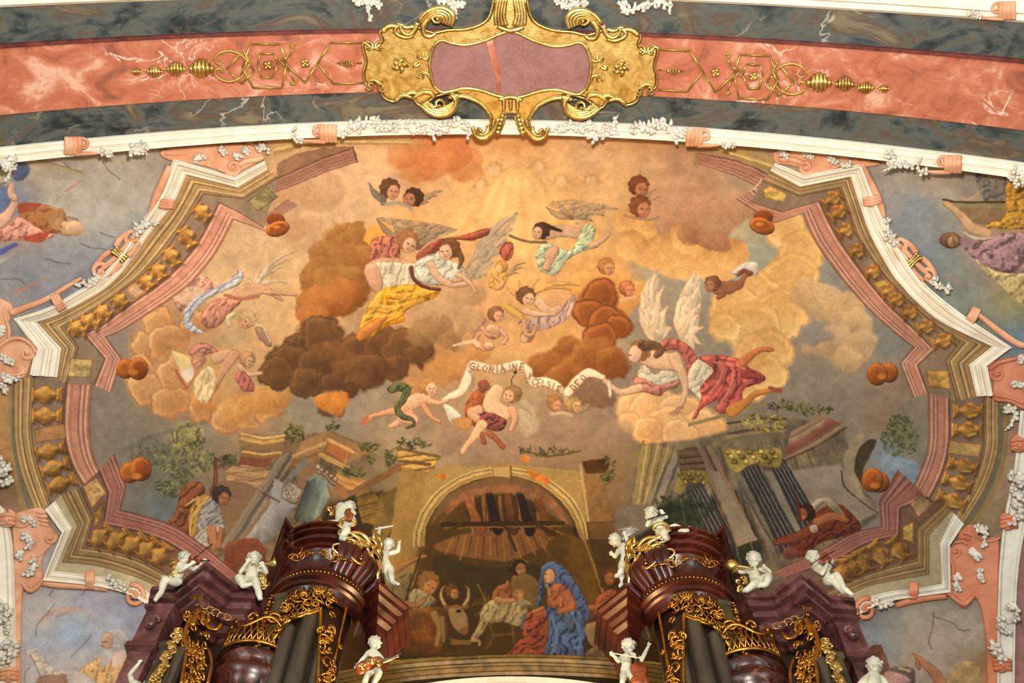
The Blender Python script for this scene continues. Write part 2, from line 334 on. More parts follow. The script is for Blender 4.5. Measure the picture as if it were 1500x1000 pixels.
    for x, y, r1, dx, dy, k in ((184,540,14,18,0,.97), (190,692,15,16,-5,.95), (404,326,12,3,9,1), (1118,322,13,-2,9,.95), (1302,546,14,-17,2,.85), (1288,706,15,-10,-3,.85)):
        c = (hx('a5622f')*k).astype(np.float32); c2 = (hx('c4793a')*k).astype(np.float32)
        if r1 < 14:
            E(x, y-4, r1*1.15, r1*.8, '7c4424', shade=.2); E(x+dx, y+dy, r1*1.5, r1*.95, c, a=-.3 if x < 700 else .3, shade=.45, edge=.4, sw=9); E(x+dx, y+dy-1, r1*1.05, r1*.55, '8c4e26', a=-.3 if x < 700 else .3, soft=2); E(x+dx-3, y+dy-3, r1*.5, r1*.22, c2, soft=3)
        else:
            E(x, y, r1, r1*1.05, c, shade=.5, edge=.35, sw=9); E(x+dx, y+dy, r1*1.1, r1*1.2, c, shade=.5, edge=.4, sw=10); E(x+dx+.12*dx, y+dy, r1*.62, r1*.85, '8c4c24', soft=2, shade=.2); E(x+dx*.6, y+5, r1*.5, r1*.3, c2, soft=3)
def architecture():
    # broken cornices next to the top mouldings
    stripes([(401,208),(450,197),(520,200),(600,204)], [(401,228),(450,214),(520,212),(600,212)], [(0, .5, 'b89a68'), (.5, .7, 'd0b480'), (.7, 1, 'a48858')])
    stripes([(990,206),(1050,210),(1090,218),(1140,232)], [(990,216),(1050,222),(1090,238),(1130,252)], [(0, .5, 'a88c5c'), (.5, .7, 'c8ac74'), (.7, 1, '9a7f50')])
    stripes([(405,240),(430,226),(470,217),(515,214)], [(408,262),(432,252),(470,240),(518,230)], [(0, 1, '8e6a50')])
    stripes([(404,262),(430,250),(470,232),(516,216)], [(402,282),(436,270),(478,252),(524,238)], tint(PK, .78))
    K([(517,215),(524,238)], 2, '5a3c2c', sm=0)
    stripes([(1020,224),(1060,230),(1100,242),(1130,256)], [(1022,240),(1060,252),(1090,264),(1112,276)], tint(PK, .8))
    K([(1020,224),(1018,240)], 3, '8c7a50', sm=0); K([(1104,278),(1116,262)], 2, 'c8a890', sm=0)
    stripes([(384,322),(402,306),(422,292)], [(390,332),(410,318),(436,300)], tint(PK, .85)); stripes([(1104,278),(1125,300),(1140,318)], [(1078,292),(1100,306),(1132,326)], tint(PK, .85))
    # ruined palace, left
    G([(300,790),(318,712),(352,676),(352,636),(420,638),(484,632),(548,658),(520,712),(560,722),(590,760),(590,900),(380,900),(330,840)], '6e5a44', sm=0, soft=5, mot=.2, c2='7c6448')
    G([(480,740),(560,720),(590,780),(580,880),(470,880),(450,800)], '3a2c1a', soft=8, sm=0, mot=.2)
    for k in range(9): K([(352+k*9,690+k*2),(300+k*12,830)], 2, '5a4634' if k % 2 else '8e7658', sm=0, op=.5, soft=2)
    G([(352,633),(385,640),(417,636),(416,660),(384,662),(352,655)], '8e6c48', sm=0, shade=.1); stripes([(352,633),(385,640),(417,636)], [(352,644),(385,651),(417,646)], [(0, .3, 'd0a468'), (.3, .55, 'a87c48'), (.55, 1, 'c49860')])
    stripes([(354,659),(385,664),(414,661)], [(356,668),(385,672),(412,668)], [(0, .4, 'c89c64'), (.4, 1, '8c643c')]); G([(352,668),(385,672),(404,668),(390,684),(350,682)], '7e4c38', sm=0)
    G([(330,690),(345,679),(400,688),(392,722),(352,724),(330,700)], 'a07a58', sm=0, fold=(1.45, 9, .1)); G([(316,715),(345,700),(392,720),(372,770),(350,800),(330,780)], '8c6c50', sm=0, c2='7c6048')
    for i in range(4): K([(340-i*2,681+i*7),(372,686+i*7),(404-i*4,688+i*7)], 1.6, 'c89c74' if i % 2 else '7e5840', op=.7)
    G([(440,646),(484,630),(548,658),(512,678),(470,668),(440,690),(430,680)], '97714a', sm=0, mot=.15)
    K([(484,632),(548,658)], 3, '7e6644', sm=0); K([(420,672),(452,658),(478,648)], 5, 'b88c5a', sm=0); K([(424,680),(470,662)], 5, '8a5c3c', sm=0); K([(430,690),(466,672)], 5, '9a7650', sm=0)
    G([(482,642),(517,660),(506,678),(474,662)], 'a8683c', sm=0, edge=.3); K([(482,644),(518,662)], 5, 'c89860', sm=0); K([(470,666),(510,686)], 7, 'b88c54', sm=0); K([(508,662),(506,680)], 3, 'b07c48', sm=0)
    G([(430,690),(466,668),(470,690),(500,700),(462,720),(440,712)], '86684a', sm=0); G([(494,690),(536,704),(512,720),(490,706)], 'b4844c', sm=0, fold=(1.9, 6, .15)); G([(486,700),(512,718),(506,730),(480,718)], '8c6440', sm=0)
    # columns left
    G([(410,668),(424,662),(432,670),(346,800),(322,800)], '7c6a58', sm=0, fold=(.58, 12, .2)); G([(428,690),(445,668),(452,678),(398,730),(344,800),(320,830),(312,830)], '7c7468', sm=0, mot=.12)
    G([(395,740),(402,700),(425,712),(418,740),(370,800),(350,830),(330,830)], '85807a', sm=0, shade=.15, sw=14); K([(400,708),(330,815)], 4, '5e564e', sm=0, soft=3)
    K([(385,722),(415,738)], 3, '5e5248', sm=0); K([(402,708),(412,712)], 4, 'a08c78', sm=0)
    G([(414,712),(424,702),(443,718),(434,738),(412,728)], '8c8274', sm=0, mot=.3, edge=.4); 
    for k in range(6): E(417+k*3.6, 716+(k % 3)*6, 3, 3, 'a49a8a', soft=2, shade=.2, edge=.5)
    G([(413,732),(435,740),(400,790),(380,800),(380,772)], '7a7670', sm=0, shade=.2, sw=12)
    G([(450,704),(462,697),(478,704),(482,728),(462,765),(436,765),(430,758)], '5f655c', sm=0, shade=.45, sw=16, ld=(.9, -.3)); K([(476,715),(462,758)], 3, '8a8e80', op=.8, soft=3)
    K([(452,702),(464,696),(478,702),(486,716)], 5, '807a6a'); 
    for k in range(9): E(466+k*3.2, 684+k*2.2+(k % 2)*5, 4, 4, 'a89a84', soft=2, shade=.22, edge=.5, mot=.5)
    for k in range(7): E(474+k*2.6, 694+k*2.4, 3.4, 3, '94866e', soft=2, shade=.2, edge=.5)
    # leaning beams
    G([(510,720),(520,724),(590,688),(585,678),(575,684)], '7a5838', sm=0, mot=.15); G([(560,728),(562,734),(582,720),(580,712)], '6e5432', sm=0); G([(522,730),(540,712),(556,730),(556,770),(530,765)], '6a5228', sm=0, mot=.25, fold=(1.3, 10, .2))
    G([(500,735),(520,724),(526,760),(515,775),(500,765)], '38301c', sm=0, soft=4); G([(556,724),(578,715),(575,770),(560,800),(545,780)], '70592e', sm=0, soft=3, mot=.2)
    # pillar and great arch
    G([(588,685),(626,690),(614,780),(606,860),(590,900),(560,860),(575,760)], '9a7a46', sm=0, mot=.16, c2='8a6c3c'); G([(626,690),(640,694),(618,775),(610,850),(604,850)], '7a5c32', sm=0)
    G([(582,655),(644,668),(636,684),(626,692),(586,684),(586,676),(582,674)], 'a8834c', sm=0, fold=(1.4, 7, .25), edge=.3); K([(582,656),(644,669)], 4, '6e5632', sm=0); K([(586,675),(630,680)], 5, '6a5030', sm=0)
    ao = [(604,800),(608,770),(622,740),(648,712),(690,690),(745,684),(796,696),(836,726),(856,760),(862,790)]; ai = [(622,800),(624,772),(636,748),(658,722),(696,702),(745,696),(788,708),(822,734),(842,764),(848,790)]
    G([(626,690),(660,684),(745,680),(800,684),(850,690),(862,790),(850,760),(800,700),(745,686),(690,692),(640,720),(610,770)], 'a08652', sm=0, mot=.14, c2='907444')
    G(ai+[(852,860),(830,960),(620,960),(605,860)], '5a431c', sm=0, mot=.14, c2='4c3816')
    stripes(catmull(ao, False, 4), catmull(ai, False, 4), [(0, .2, 'b89a62'), (.2, .35, '7a6038'), (.35, .7, 'b4965e'), (.7, .8, '86693c'), (.8, 1, 'a48650')])
    G([(630,770),(650,730),(700,704),(745,698),(790,712),(826,746),(838,770),(800,750),(745,726),(690,728),(650,750)], '77593a', sm=1, soft=4, mot=.15, op=.9, c2='6a5038')
    G([(722,682),(748,682),(748,700),(722,698)], 'b0905a', sm=0, edge=.4); K([(748,682),(750,710)], 1.5, '5a4022', sm=0)
    G([(770,684),(778,690),(806,698),(804,710),(776,700)], 'b46c30', sm=0, mot=.3); E(646,698,10,5,'b07030', mot=.3); E(770,672,7,6,'b07038', mot=.3)
    # broken roof, beams, thatch
    G([(680,750),(700,728),(745,722),(785,735),(800,765),(790,778),(700,778)], '3c2a14', sm=0, soft=4, mot=.2)
    for x, w_, c in ((690,9,'8a6038'),(708,8,'6e4c2a'),(732,5,'6a4a26'),(760,6,'7a5630'),(786,7,'6e4e2a')): K([(x,728),(x+8,800)], w_, c, sm=0, soft=2, fold=(0, 5, .2))
    G([(636,800),(690,780),(800,775),(838,790),(800,800),(770,812),(745,822),(700,818),(665,812)], '8c5c34', soft=3, mot=.15, c2='7c5a2e')
    G([(640,812),(680,824),(716,832),(760,828),(790,830),(790,870),(640,870),(632,840)], '433510', soft=4, mot=.1)
    for a, b, c in (((682,726),(704,776),'8c5630'),((716,722),(730,776),'2c1c0c'),((742,720),(752,776),'5c3a1c'),((762,724),(776,778),'2a1a0c'),((788,732),(806,778),'6c4422')): K([a, b], (10, 15), c, sm=0, soft=2, mot=.2, edge=.3)
    for k in range(16): K([(664+k*9, 786),(652+k*11, 812+(k % 3)*4)], 2.4, ('a8744a','5c3a20')[k % 2], sm=0, op=.7, soft=1.6)
    K([(646,764),(664,738),(690,722),(745,715),(792,726),(818,748),(828,764)], (7,13,10,12,10,13,7), '8a5c3c', soft=4, mot=.35, op=.75)
    K([(648,768),(824,766)], 7, '3e2a12', sm=0); K([(652,773),(822,770)], 2, '8a6430', sm=0); K([(648,786),(676,766)], 5, '4e3818', sm=0); K([(786,768),(832,792)], 6, '4a3216', sm=0); K([(740,770),(756,806)], 4, '4a3216', sm=0)
    K([(842,776),(884,900)], 8, '3a2810', sm=0); K([(850,776),(888,880)], 4, '8c6a38', sm=0); K([(820,812),(846,786)], 5, '4a3414', sm=0)
    G([(800,800),(850,790),(878,880),(850,920),(820,900)], '604418', soft=5, mot=.15)
    # right pillar
    G([(856,678),(892,674),(886,726),(898,765),(860,765),(852,720)], '7c5c38', sm=0, mot=.15); G([(852,676),(894,670),(890,692),(858,694)], '4c3014', sm=0, mot=.2); K([(850,682),(862,764)], 4, 'a88858', sm=0); G([(860,765),(902,762),(898,790),(864,792)], '6a4c28', sm=0, edge=.3); G([(862,790),(900,790),(905,870),(880,860)], '4c3618', sm=0, mot=.15)
    # right palace
    G([(935,652),(1010,644),(1070,630),(1150,612),(1236,622),(1250,690),(1290,752),(1190,830),(1100,860),(930,860),(915,790)], '62564a', sm=0, soft=5, mot=.2, c2='6e6048')
    G([(960,740),(1080,720),(1120,800),(1090,880),(930,880),(915,800)], '2c2c20', soft=10, sm=0, mot=.2)
    for k in range(20): K([(985+k*10,668-k*1.5),(1020+k*11,850-k*3)], 2.2, ('887a62','40362c')[k % 2], sm=0, op=.55, soft=1.6)
    G([(1150,690),(1230,680),(1285,752),(1240,770),(1190,770)], '857666', sm=0, soft=3, mot=.1)
    K([(1010,622),(1120,592)], 5, '8a7650', sm=0)
    for i in range(5): K([(1066,640-i*5),(1120,632-i*5),(1150,630-i*4)], 3, ('8c7458', '4c3a2c', '7e6850')[i % 3], op=.9, sm=0)
    for i in range(9):
        o = i*5.2
        K([(1150+i*1.2, 672-o*.9),(1190+i*1.5,650-o*.95),(1235-i*5,622-o*.35)], 5.2, ('8c7058', '6e5648', '76483c', '7e4c40', '84544a', '8a6c58', '9a7e60', '7c6450', '927660')[i], mot=.1)
    K([(1150,674),(1200,652),(1240,626)], 2, '4a3426')
    G([(1236,680),(1240,660),(1252,640),(1266,634),(1262,656),(1256,690),(1268,740),(1250,720)], '8e7c64', sm=1, mot=.1); G([(1252,690),(1256,660),(1272,644),(1284,646),(1276,664),(1264,690),(1268,716)], '463a2c', mot=.15); K([(1233,690),(1240,716),(1286,752)], 2, '3a2c22')
    K([(1240,676),(1246,712),(1290,750)], 10, '867562', op=.5, soft=4)
    foliage(1115,620,34,13,['8c7a40','5e5028','b09c58'],70,3,(2,4)); foliage(945,672,14,26,['7c6028','5e4818','94742e'],60,4,(2,4))
    def col(a, b, w0, w1, c='3c3836', fl=1):
        dx, dy = b[0]-a[0], b[1]-a[1]; L = math.hypot(dx, dy); nx, ny = -dy/L, dx/L
        K([a, b], (w0, w1), c, sm=0, shade=.35, sw=w0*.5, mot=.12)
        for q in (-.32, -.12, .08, .28)[:4*fl]:
            K([(a[0]+nx*w0*q, a[1]+ny*w0*q), (b[0]+nx*w1*q, b[1]+ny*w1*q)], 1.4, '877c70', sm=0, op=.7)
            K([(a[0]+nx*w0*(q+.08), a[1]+ny*w0*(q+.08)), (b[0]+nx*w1*(q+.08), b[1]+ny*w1*(q+.08))], 1.2, '1c1816', sm=0, op=.6)
    G([(940,652),(970,652),(990,664),(962,730),(930,760),(925,740)], '84704a', sm=0, mot=.14); 
    for i in range(6): K([(948+i*8,652),(934+i*5,740)], 2, ('b09c68', '5c4a2c')[i % 2], sm=0, op=.8)
    G([(975,680),(990,662),(996,690),(966,740),(945,760),(950,730)], '746858', sm=0, fold=(.35, 9, .2)); G([(992,660),(1020,652),(1040,690),(1032,694),(998,688)], '5c4836', sm=0, fold=(1.5, 6, .25))
    G([(1024,654),(1040,652),(1060,690),(1100,770),(1080,800),(1050,740)], '6c5648', sm=0, fold=(-.45, 11, .22)); G([(1040,690),(1052,690),(1110,790),(1080,800)], '80705e', sm=0, mot=.1)
    G([(1080,700),(1094,690),(1150,790),(1130,810)], '6a5e50', sm=0, mot=.1, fold=(-.5, 9, .2)); G([(1120,690),(1132,690),(1180,770),(1168,790)], '7c7060', sm=0, mot=.1)
    col((1018,716),(1060,800),27,32); col((1098,686),(1158,800),26,34); col((1140,680),(1188,770),24,32)
    G([(1060,668),(1064,656),(1100,660),(1138,655),(1146,664),(1142,684),(1120,684),(1100,680),(1082,692),(1066,684)], '8c7c46', mot=.3, edge=.3)
    for k in range(14): E(1066+k*5.4, 662+(k % 3)*7, 4.6, 4.2, 'a6944e' if k % 2 else '7a6a34', soft=2, shade=.22, edge=.5, mot=.5)
    G([(996,692),(1010,688),(1034,692),(1036,708),(1014,704),(998,722),(988,716)], '82703c', mot=.3)
    for k in range(9): E(996+k*4.4, 694+(k % 3)*6, 4, 4, '9c8846', soft=2, shade=.22, edge=.5, mot=.5)
    foliage(1000,750,44,26,['2c3a26','38462c','1e2818'],90,5,(3,6),.6)
    G([(905,745),(930,738),(960,742),(955,770),(915,790),(900,775)], '6e6252', soft=5, mot=.14)
    # plants
    foliage(276,640,24,22,['5a5232','8c8250','a89c62'],150,11,(2,4.5)); foliage(272,675,44,22,['57553e','77704a','968c5a'],240,12,(2,4.5)); foliage(222,665,34,26,['6a6656','7c7866','56543e'],150,13,(2,4),.5); foliage(252,712,24,16,['6c6848','8c8458','4e4e3a'],100,14,(2,4)); foliage(330,676,22,10,['5c5240','4c4434'],50,17,(2,4),.6)
    for (x, y, rx, ry, s, n) in ((432,636,15,13,21,60),(487,625,10,5,22,26),(540,655,14,6,23,34),(543,672,6,10,24,24),(572,668,9,14,25,40),(606,650,24,8,26,60),(518,692,18,8,27,46),(800,662,40,7,28,60),(890,690,10,24,29,60),(1318,640,26,34,30,190),(1150,594,26,8,31,40),(1190,600,28,7,32,40),(338,673,9,8,33,20)):
        foliage(x, y, rx, ry, ['4c4a2c','38361e','6e683c'] if s != 30 else ['55583a','6c6e48','3e4228'], n, s, (1.6, 3.6), .8)
    K([(760,655),(800,668),(850,660)], 2.5, '5e4c24'); K([(180,660),(220,640),(300,618)], 5, '6a6156', op=.5, soft=4)
    G([(1292,662),(1310,668),(1346,680),(1340,710),(1326,700),(1316,688),(1306,700),(1292,690)], '7d8790', soft=3, mot=.15)
def clouds():
    cloud([(215,500,30),(230,470,26),(205,540,26),(245,500,34),(220,570,32),(250,590,30),(262,545,34),(300,600,26),(330,612,26),(360,604,26),(390,592,28),(285,470,24)], 'bf8b5c', 'd6a878', '9c6a42', warp=.9, rim=.12)
    cloud([(345,598,22),(380,585,24),(410,575,20),(300,588,20)], 'c4894c', 'd8a464', 'a06a38', op=.75)
    cloud([(1085,300,26),(1000,300,46),(1040,320,40),(960,330,34)], 'ab7e5e', 'c09070', '8c6046', op=.8)
    cloud([(930,330,30),(965,370,32),(1000,385,32),(1045,385,34),(1070,370,26),(1010,350,30),(925,360,24)], 'c8965c', 'd8ac72', '9c6c44', ld=(-.3, .85))
    cloud([(1010,340,24),(1040,348,20),(1056,352,16)], '9e7050', 'b08060', '80523a', op=.8)
    cloud([(900,420,34),(870,425,34),(850,415,26),(905,450,20),(930,430,20)], 'cc9252', 'dcaa68', 'ac7038', op=.85)
    cloud([(1130,300,26),(1150,335,34),(1172,370,34),(1160,410,44),(1110,430,36),(1175,430,30),(1080,452,38),(1140,462,44),(1100,480,44),(1065,480,24),(1110,520,38),(1100,555,34),(1130,510,34),(1125,545,30)], 'c99c64', 'dcb880', 'b08450', ld=(.4, .8), rim=.08, warp=.7)
    cloud([(1180,430,26),(1205,440,32),(1235,455,30),(1255,475,26),(1225,500,32),(1260,505,26),(1240,525,22),(1195,505,18)], 'b8956c', 'd0ac80', '98785a', ld=(.2, -.9), op=.85)
    cloud([(1188,486,17),(1210,490,12)], '8b7f74', '9a8c7c', '776c62', op=.8)
    # brown masses
    cloud([(500,345,24),(522,352,26),(480,375,28),(512,385,34),(475,410,36),(500,425,42),(465,450,30),(540,372,20)], '966438', 'b4824c', '7c4c26', warp=.9)
    cloud([(560,345,20),(575,350,16),(590,352,12)], 'cf9248', 'dca65c', 'b87c3a'); cloud([(470,440,26),(460,465,24),(500,430,24)], 'a86a3a', 'bc7e48', '8a5028')
    cloud([(445,500,26),(430,530,36),(408,545,26),(470,490,32),(480,530,40),(455,560,28),(500,560,30),(520,515,36),(560,500,30),(590,510,34),(575,540,26),(610,520,22),(540,545,34),(490,590,18),(480,605,12)], '6c4a2e', '87603c', '4e3420', warp=1.0, rim=.1)
    cloud([(505,530,22),(490,510,18),(460,520,16)], '7e5634', '966a42', '604024', op=.8)
    cloud([(700,430,18),(670,440,30),(655,470,34),(690,470,24),(630,460,26)], 'b08a64', 'c8a07a', '8c6a4c', op=.8); cloud([(640,480,24),(620,490,22),(655,500,18)], '94704c', 'a8825a', '785838', op=.8)
    cloud([(640,545,24),(670,535,22),(610,565,16),(700,520,20)], 'b47c42', 'c89058', '96622f', op=.6); cloud([(486,592,18),(500,584,14),(474,590,12)], 'd0843c', 'e09a50', 'a8642c', op=.9)
    cloud([(878,435,30),(862,455,24),(890,470,28),(905,478,22),(880,495,26)], '8a5028', 'a8683a', '6a3a1a', rim=.18, warp=.5); cloud([(800,535,26),(835,520,30),(870,525,34),(895,535,26),(845,545,28),(820,550,22)], '88522a', 'b07840', '6c3e1e', warp=.7)
    cloud([(858,580,24),(880,575,20),(840,590,16)], '80604a', '94705a', '684a38', op=.85)
    cloud([(930,595,30),(960,600,40),(1000,610,40),(1030,625,34),(980,625,34),(920,615,20),(1000,640,30),(950,630,24)], 'cb9a68', 'dab080', 'a87c50', warp=.6, rim=.08)
    cloud([(820,610,40),(860,625,36),(780,640,34),(700,640,34),(740,655,30),(900,640,30),(660,640,26),(610,620,20)], '967860', 'ac8c70', '7e6450', op=.55)
    cloud([(450,340,30),(430,330,24),(470,280,34),(440,270,22)], 'b88c66', 'c89c74', 'a07858', op=.45)
    for k in range(12):
        x = 690+k*13; K([(760+(x-760)*.5, 262),(x+(x-760)*.3, 352)], (3, 9), 'e6c080' if k % 2 else 'c89050', sm=0, op=.3, soft=6)
    cloud([(640,232,34),(610,240,30),(680,238,28),(590,228,24),(660,226,30)], 'c07848', 'cc8858', 'a8643a', op=.6)
def figures():
    fl = 'd0a078'
    # pair of cherub heads
    wing((562,292),[(541,268),(545,278),(553,288),(560,300)],8,'8c7a68','5e5044'); wing((612,300),[(648,279),(640,286),(628,296)],6,'b08a6a')
    head(573,279,14,'6e4426','c88a64',.2,1); head(603,291,13.5,'5c3820','b87450',.1,-1); K([(566,298),(585,297),(602,306)], 6, '9c8878', op=.8)
    for x, y, r in ((724,247,13),(704,270,11),(788,244,13),(822,264,12),(866,264,12)):
        E(x, y, r, r, 'c08c58', op=.35, soft=7); E(x, y+2, r*.6, r*.7, 'd8a878', op=.6, soft=4)
        for a in range(6): E(x+math.cos(a*.7+3)*r*.8, y+math.sin(a*.7+3)*r*.7, 3, 2.6, 'b07844', op=.4, soft=3)
        K([(x-r*1.8, y-3),(x-r, y+3)], 3, 'b08058', op=.35, soft=3); K([(x+r, y+3),(x+r*2, y-4)], 3, 'b08058', op=.35, soft=3)
    wing((944,300),[(938,250),(950,262),(960,276),(968,288)],5,'b08a70',op=.7); head(937,275,14,'7c4022','b06c44',.3,1); head(940,305,15,'8c4c26','b8724a',.1,1); K([(915,316),(950,322),(965,318)], 4, '8c6a58', op=.7)
    # pair of angels on the brown cloud
    wing((612,360),[(552,320),(575,322),(600,324),(625,328),(648,332),(668,336),(640,345)],11,'9a7c5e','6c543e'); G([(552,319),(600,322),(668,335),(640,350),(618,358),(600,342)], '94775a', sm=1, op=.7, fold=(1.2,8,.2))
    wing((688,405),[(757,312),(750,335),(742,352),(735,368),(722,385),(712,402)],13,'b49a7e','846a50'); G([(680,395),(700,368),(757,313),(745,345),(720,390),(700,412),(688,412)], 'a88e72', op=.55, fold=(.8,9,.15))
    G([(545,352),(566,346),(580,348),(586,362),(584,382),(560,386),(543,382)], 'b2634a', shade=.3, edge=.3, fold=(.3,9,.25)); 
    limb([(545,390),(560,384),(584,384),(602,386)],(15,10),'c98f6c'); limb([(590,384),(604,388),(606,394)],(7,4),'cf9a74')
    G([(550,384),(600,386),(622,392),(632,410),(615,424),(575,424),(552,430),(534,400)], 'c2b094', shade=.3, edge=.2, fold=(.2,8,.16)); G([(536,388),(552,386),(560,410),(558,430),(546,426),(534,404)], 'cc9270', shade=.4, edge=.3)
    G([(560,424),(600,416),(642,424),(636,436),(610,446),(592,458),(592,470),(566,478),(548,492),(530,498),(524,490),(530,466),(545,440)], 'd89a2c', shade=.35, edge=.25, fold=(.9,14,.2), c2='c8841e'); G([(528,480),(560,462),(566,468),(548,486),(530,500),(522,494)], 'cc7a2e', shade=.3, edge=.3)
    for a, b in (((560,430),(625,424)),((552,446),(596,444)),((545,462),(580,456)),((570,440),(600,432))): K([a, ((a[0]+b[0])/2, (a[1]+b[1])/2+4), b], 2.6, 'f0bc50', op=.75, soft=2)
    for a, b in (((566,436),(620,434)),((550,456),(590,450))): K([a, ((a[0]+b[0])/2, (a[1]+b[1])/2+5), b], 2.2, '9c6418', op=.7, soft=2)
    head(598,356,15,'9c6038','cf9a74',.5,1)
    G([(610,374),(640,352),(675,345),(714,334),(714,344),(690,352),(665,352),(640,368),(622,388)], 'a04a34', shade=.35, edge=.3, fold=(1.1,8,.2)); G([(735,358),(750,355),(752,372),(742,382),(732,372)], 'a8503a', shade=.3, edge=.3, fold=(.6,7,.25))
    G([(608,388),(626,374),(648,370),(660,382),(676,388),(684,404),(670,416),(640,418),(616,412)], 'b4ae9c', shade=.35, edge=.25, fold=(.7,9,.18)); limb([(632,388),(640,404),(660,416),(682,416)],(13,8),'cf9f7a'); limb([(672,402),(686,412),(698,428)],(9,5),'cf9f7a'); limb([(662,412),(676,410)],5,'c8946c')
    K([(602,392),(606,408),(622,420),(644,424)],(7,5),'6e3a2c',shade=.3); head(656,367,15,'7a4c2a','d6a680',-.1,-1); K([(668,366),(676,378),(672,392)],(12,5),'7e5230',mot=.3,shade=.3,edge=.2)
    # yellow cherubs
    G([(722,396),(738,394),(744,408),(734,424),(716,420)], 'cf9440', shade=.3, edge=.3, fold=(.5,6,.2)); limb([(724,404),(736,414),(728,422)],7,'d49a60'); head(733,392,9,'b47c3c','d8a468',0,-1,0); G([(735,444),(752,448),(768,462),(764,468),(745,458)], 'cc9646', edge=.3); wing((742,404),[(770,384),(766,392),(760,400)],4,'b49468')
    # cherub group lower centre
    head(728,462,11,'8c5a38','cf9468',0,1); E(722,485,13,12,'cc946c',shade=.4,edge=.45); limb([(706,480),(716,490),(728,492)],(8,6),'cc9068'); limb([(700,490),(696,505),(712,512)],(9,6),'c88c66'); limb([(734,484),(742,494),(738,502)],7,'cc9470'); E(716,506,9,7,'d09a72',shade=.4,edge=.4); K([(690,500),(700,482),(712,470)],4,'8c5a50',op=.6); K([(664,506),(690,500),(700,504)],(3,7),'d8b08a'); head(770,494,9,'a87044','d09c74',0,-1,0)
    # reclining angel
    wing((772,432),[(742,420),(760,410),(790,408),(815,414),(836,424),(848,418)],8,'d09c50','a0703a'); G([(760,470),(792,462),(820,452),(842,430),(836,462),(812,478),(784,484),(765,478)], 'b08a7c', fold=(.4,8,.2), edge=.2); limb([(790,444),(806,456),(818,452)],(16,12),'d0a07c'); limb([(770,456),(790,460),(812,460)],(10,7),'d0a07c'); limb([(768,470),(770,488),(780,490),(784,478)],(8,5),'cc946c'); K([(738,446),(756,458),(764,464)],(6,4),'d0a048'); head(772,436,13,'7c5030','d4a27c',.3,1)
    # angel in green
    wing((838,318),[(800,303),(818,294),(845,294),(872,299),(905,306),(885,316),(868,324)],8,'a88460','7a5c40'); G([(802,300),(840,292),(900,304),(870,318),(845,330),(835,312)], 'ac8a68', op=.5, fold=(1.2,7,.2)); limb([(798,342),(822,338),(846,342)],(20,16),'c49474'); G([(788,362),(806,356),(836,366),(856,330),(872,334),(870,352),(876,362),(850,370),(830,382),(816,402),(796,400),(786,384)], 'a4ac88', shade=.3, edge=.25, fold=(.8,8,.2)); limb([(866,360),(882,352),(892,342)],(10,6),'cc9a74'); K([(886,346),(884,336)],2,'cc9a74'); K([(892,344),(893,334)],2,'cc9a74'); limb([(804,376),(812,366),(800,392)],(13,11),'cc9670'); K([(747,345),(770,353),(800,355)],4,'7c5c40'); head(790,340,12,'4e3424','cc9674',.2,-1); K([(796,330),(810,334),(822,338)],(10,4),'4e3424',mot=.3)
    # orange faces, dark cherub
    head(890,392,12,'b4743c','cf8a54',0,1); head(920,424,11,'a86034','d07c50',0,1); K([(908,440),(930,436)],5,'d0a080',op=.6)
    G([(1070,402),(1090,384),(1110,386),(1108,404),(1090,400)], 'bab0a0', shade=.3, edge=.2); limb([(1054,422),(1070,420),(1084,416),(1092,404),(1100,400)],(22,18,9,7),'94583c'); limb([(1060,432),(1052,436)],6,'94583c'); limb([(1082,402),(1090,396),(1098,400)],6,'8a4a38'); head(1042,417,11,'7c4a2c','a06848',.1,-1)
    # great angel with the banner
    wing((965,497),[(960,398),(950,412),(942,430),(938,452),(944,474),(972,420),(978,450),(984,480)],14,'cfb08c','a08870'); wing((1002,496),[(1018,400),(1006,420),(996,446),(1024,420),(1026,446),(1022,462),(1030,480),(1026,504),(1016,512)],13,'d6b690','a88c70')
    G([(952,484),(938,440),(948,412),(968,398),(964,430),(976,470),(970,492)], 'd0b28e', op=.5, shade=.3, fold=(.3,8,.15)); G([(994,490),(990,450),(1010,408),(1024,404),(1026,440),(1022,480),(1010,500)], 'd8ba96', op=.5, fold=(.4,8,.15))
    G([(966,502),(985,496),(1006,504),(1022,526),(1022,546),(1008,558),(1004,530),(990,512),(970,514)], 'b0584a', shade=.35, edge=.3, fold=(.5,9,.2))
    G([(1018,530),(1044,522),(1064,538),(1056,560),(1036,590),(1018,576),(1006,558)], 'c4b092', shade=.3, fold=(.5,8,.15))
    G([(1024,524),(1050,520),(1082,526),(1098,538),(1120,550),(1116,560),(1090,570),(1086,592),(1062,606),(1048,600),(1052,586),(1030,596),(1020,612),(1014,612),(1028,584),(1026,566),(1044,546),(1040,536)], 'a84a42', shade=.4, edge=.3, fold=(.5,15,.25), c2='b85a4e')
    for p in (((1060,540),(1052,560),(1036,580)),((1074,544),(1070,566),(1056,590)),((1084,536),(1100,548)),((1046,530),(1076,536))): K(p, 2.6, 'd07e6e', op=.8, soft=2)
    for p in (((1066,544),(1060,566),(1046,586)),((1080,544),(1078,572)),((1052,526),(1078,530))): K(p, 2.4, '74302c', op=.7, soft=2)
    limb([(1072,602),(1094,588),(1110,576),(1142,570)],(19,11,8,5),'c4762f'); K([(1128,568),(1143,573)],6,'a04838'); limb([(1088,530),(1104,518),(1116,512),(1130,512)],(14,9,7),'c66c3a'); limb([(1090,548),(1112,552)],(12,8),'a04038')
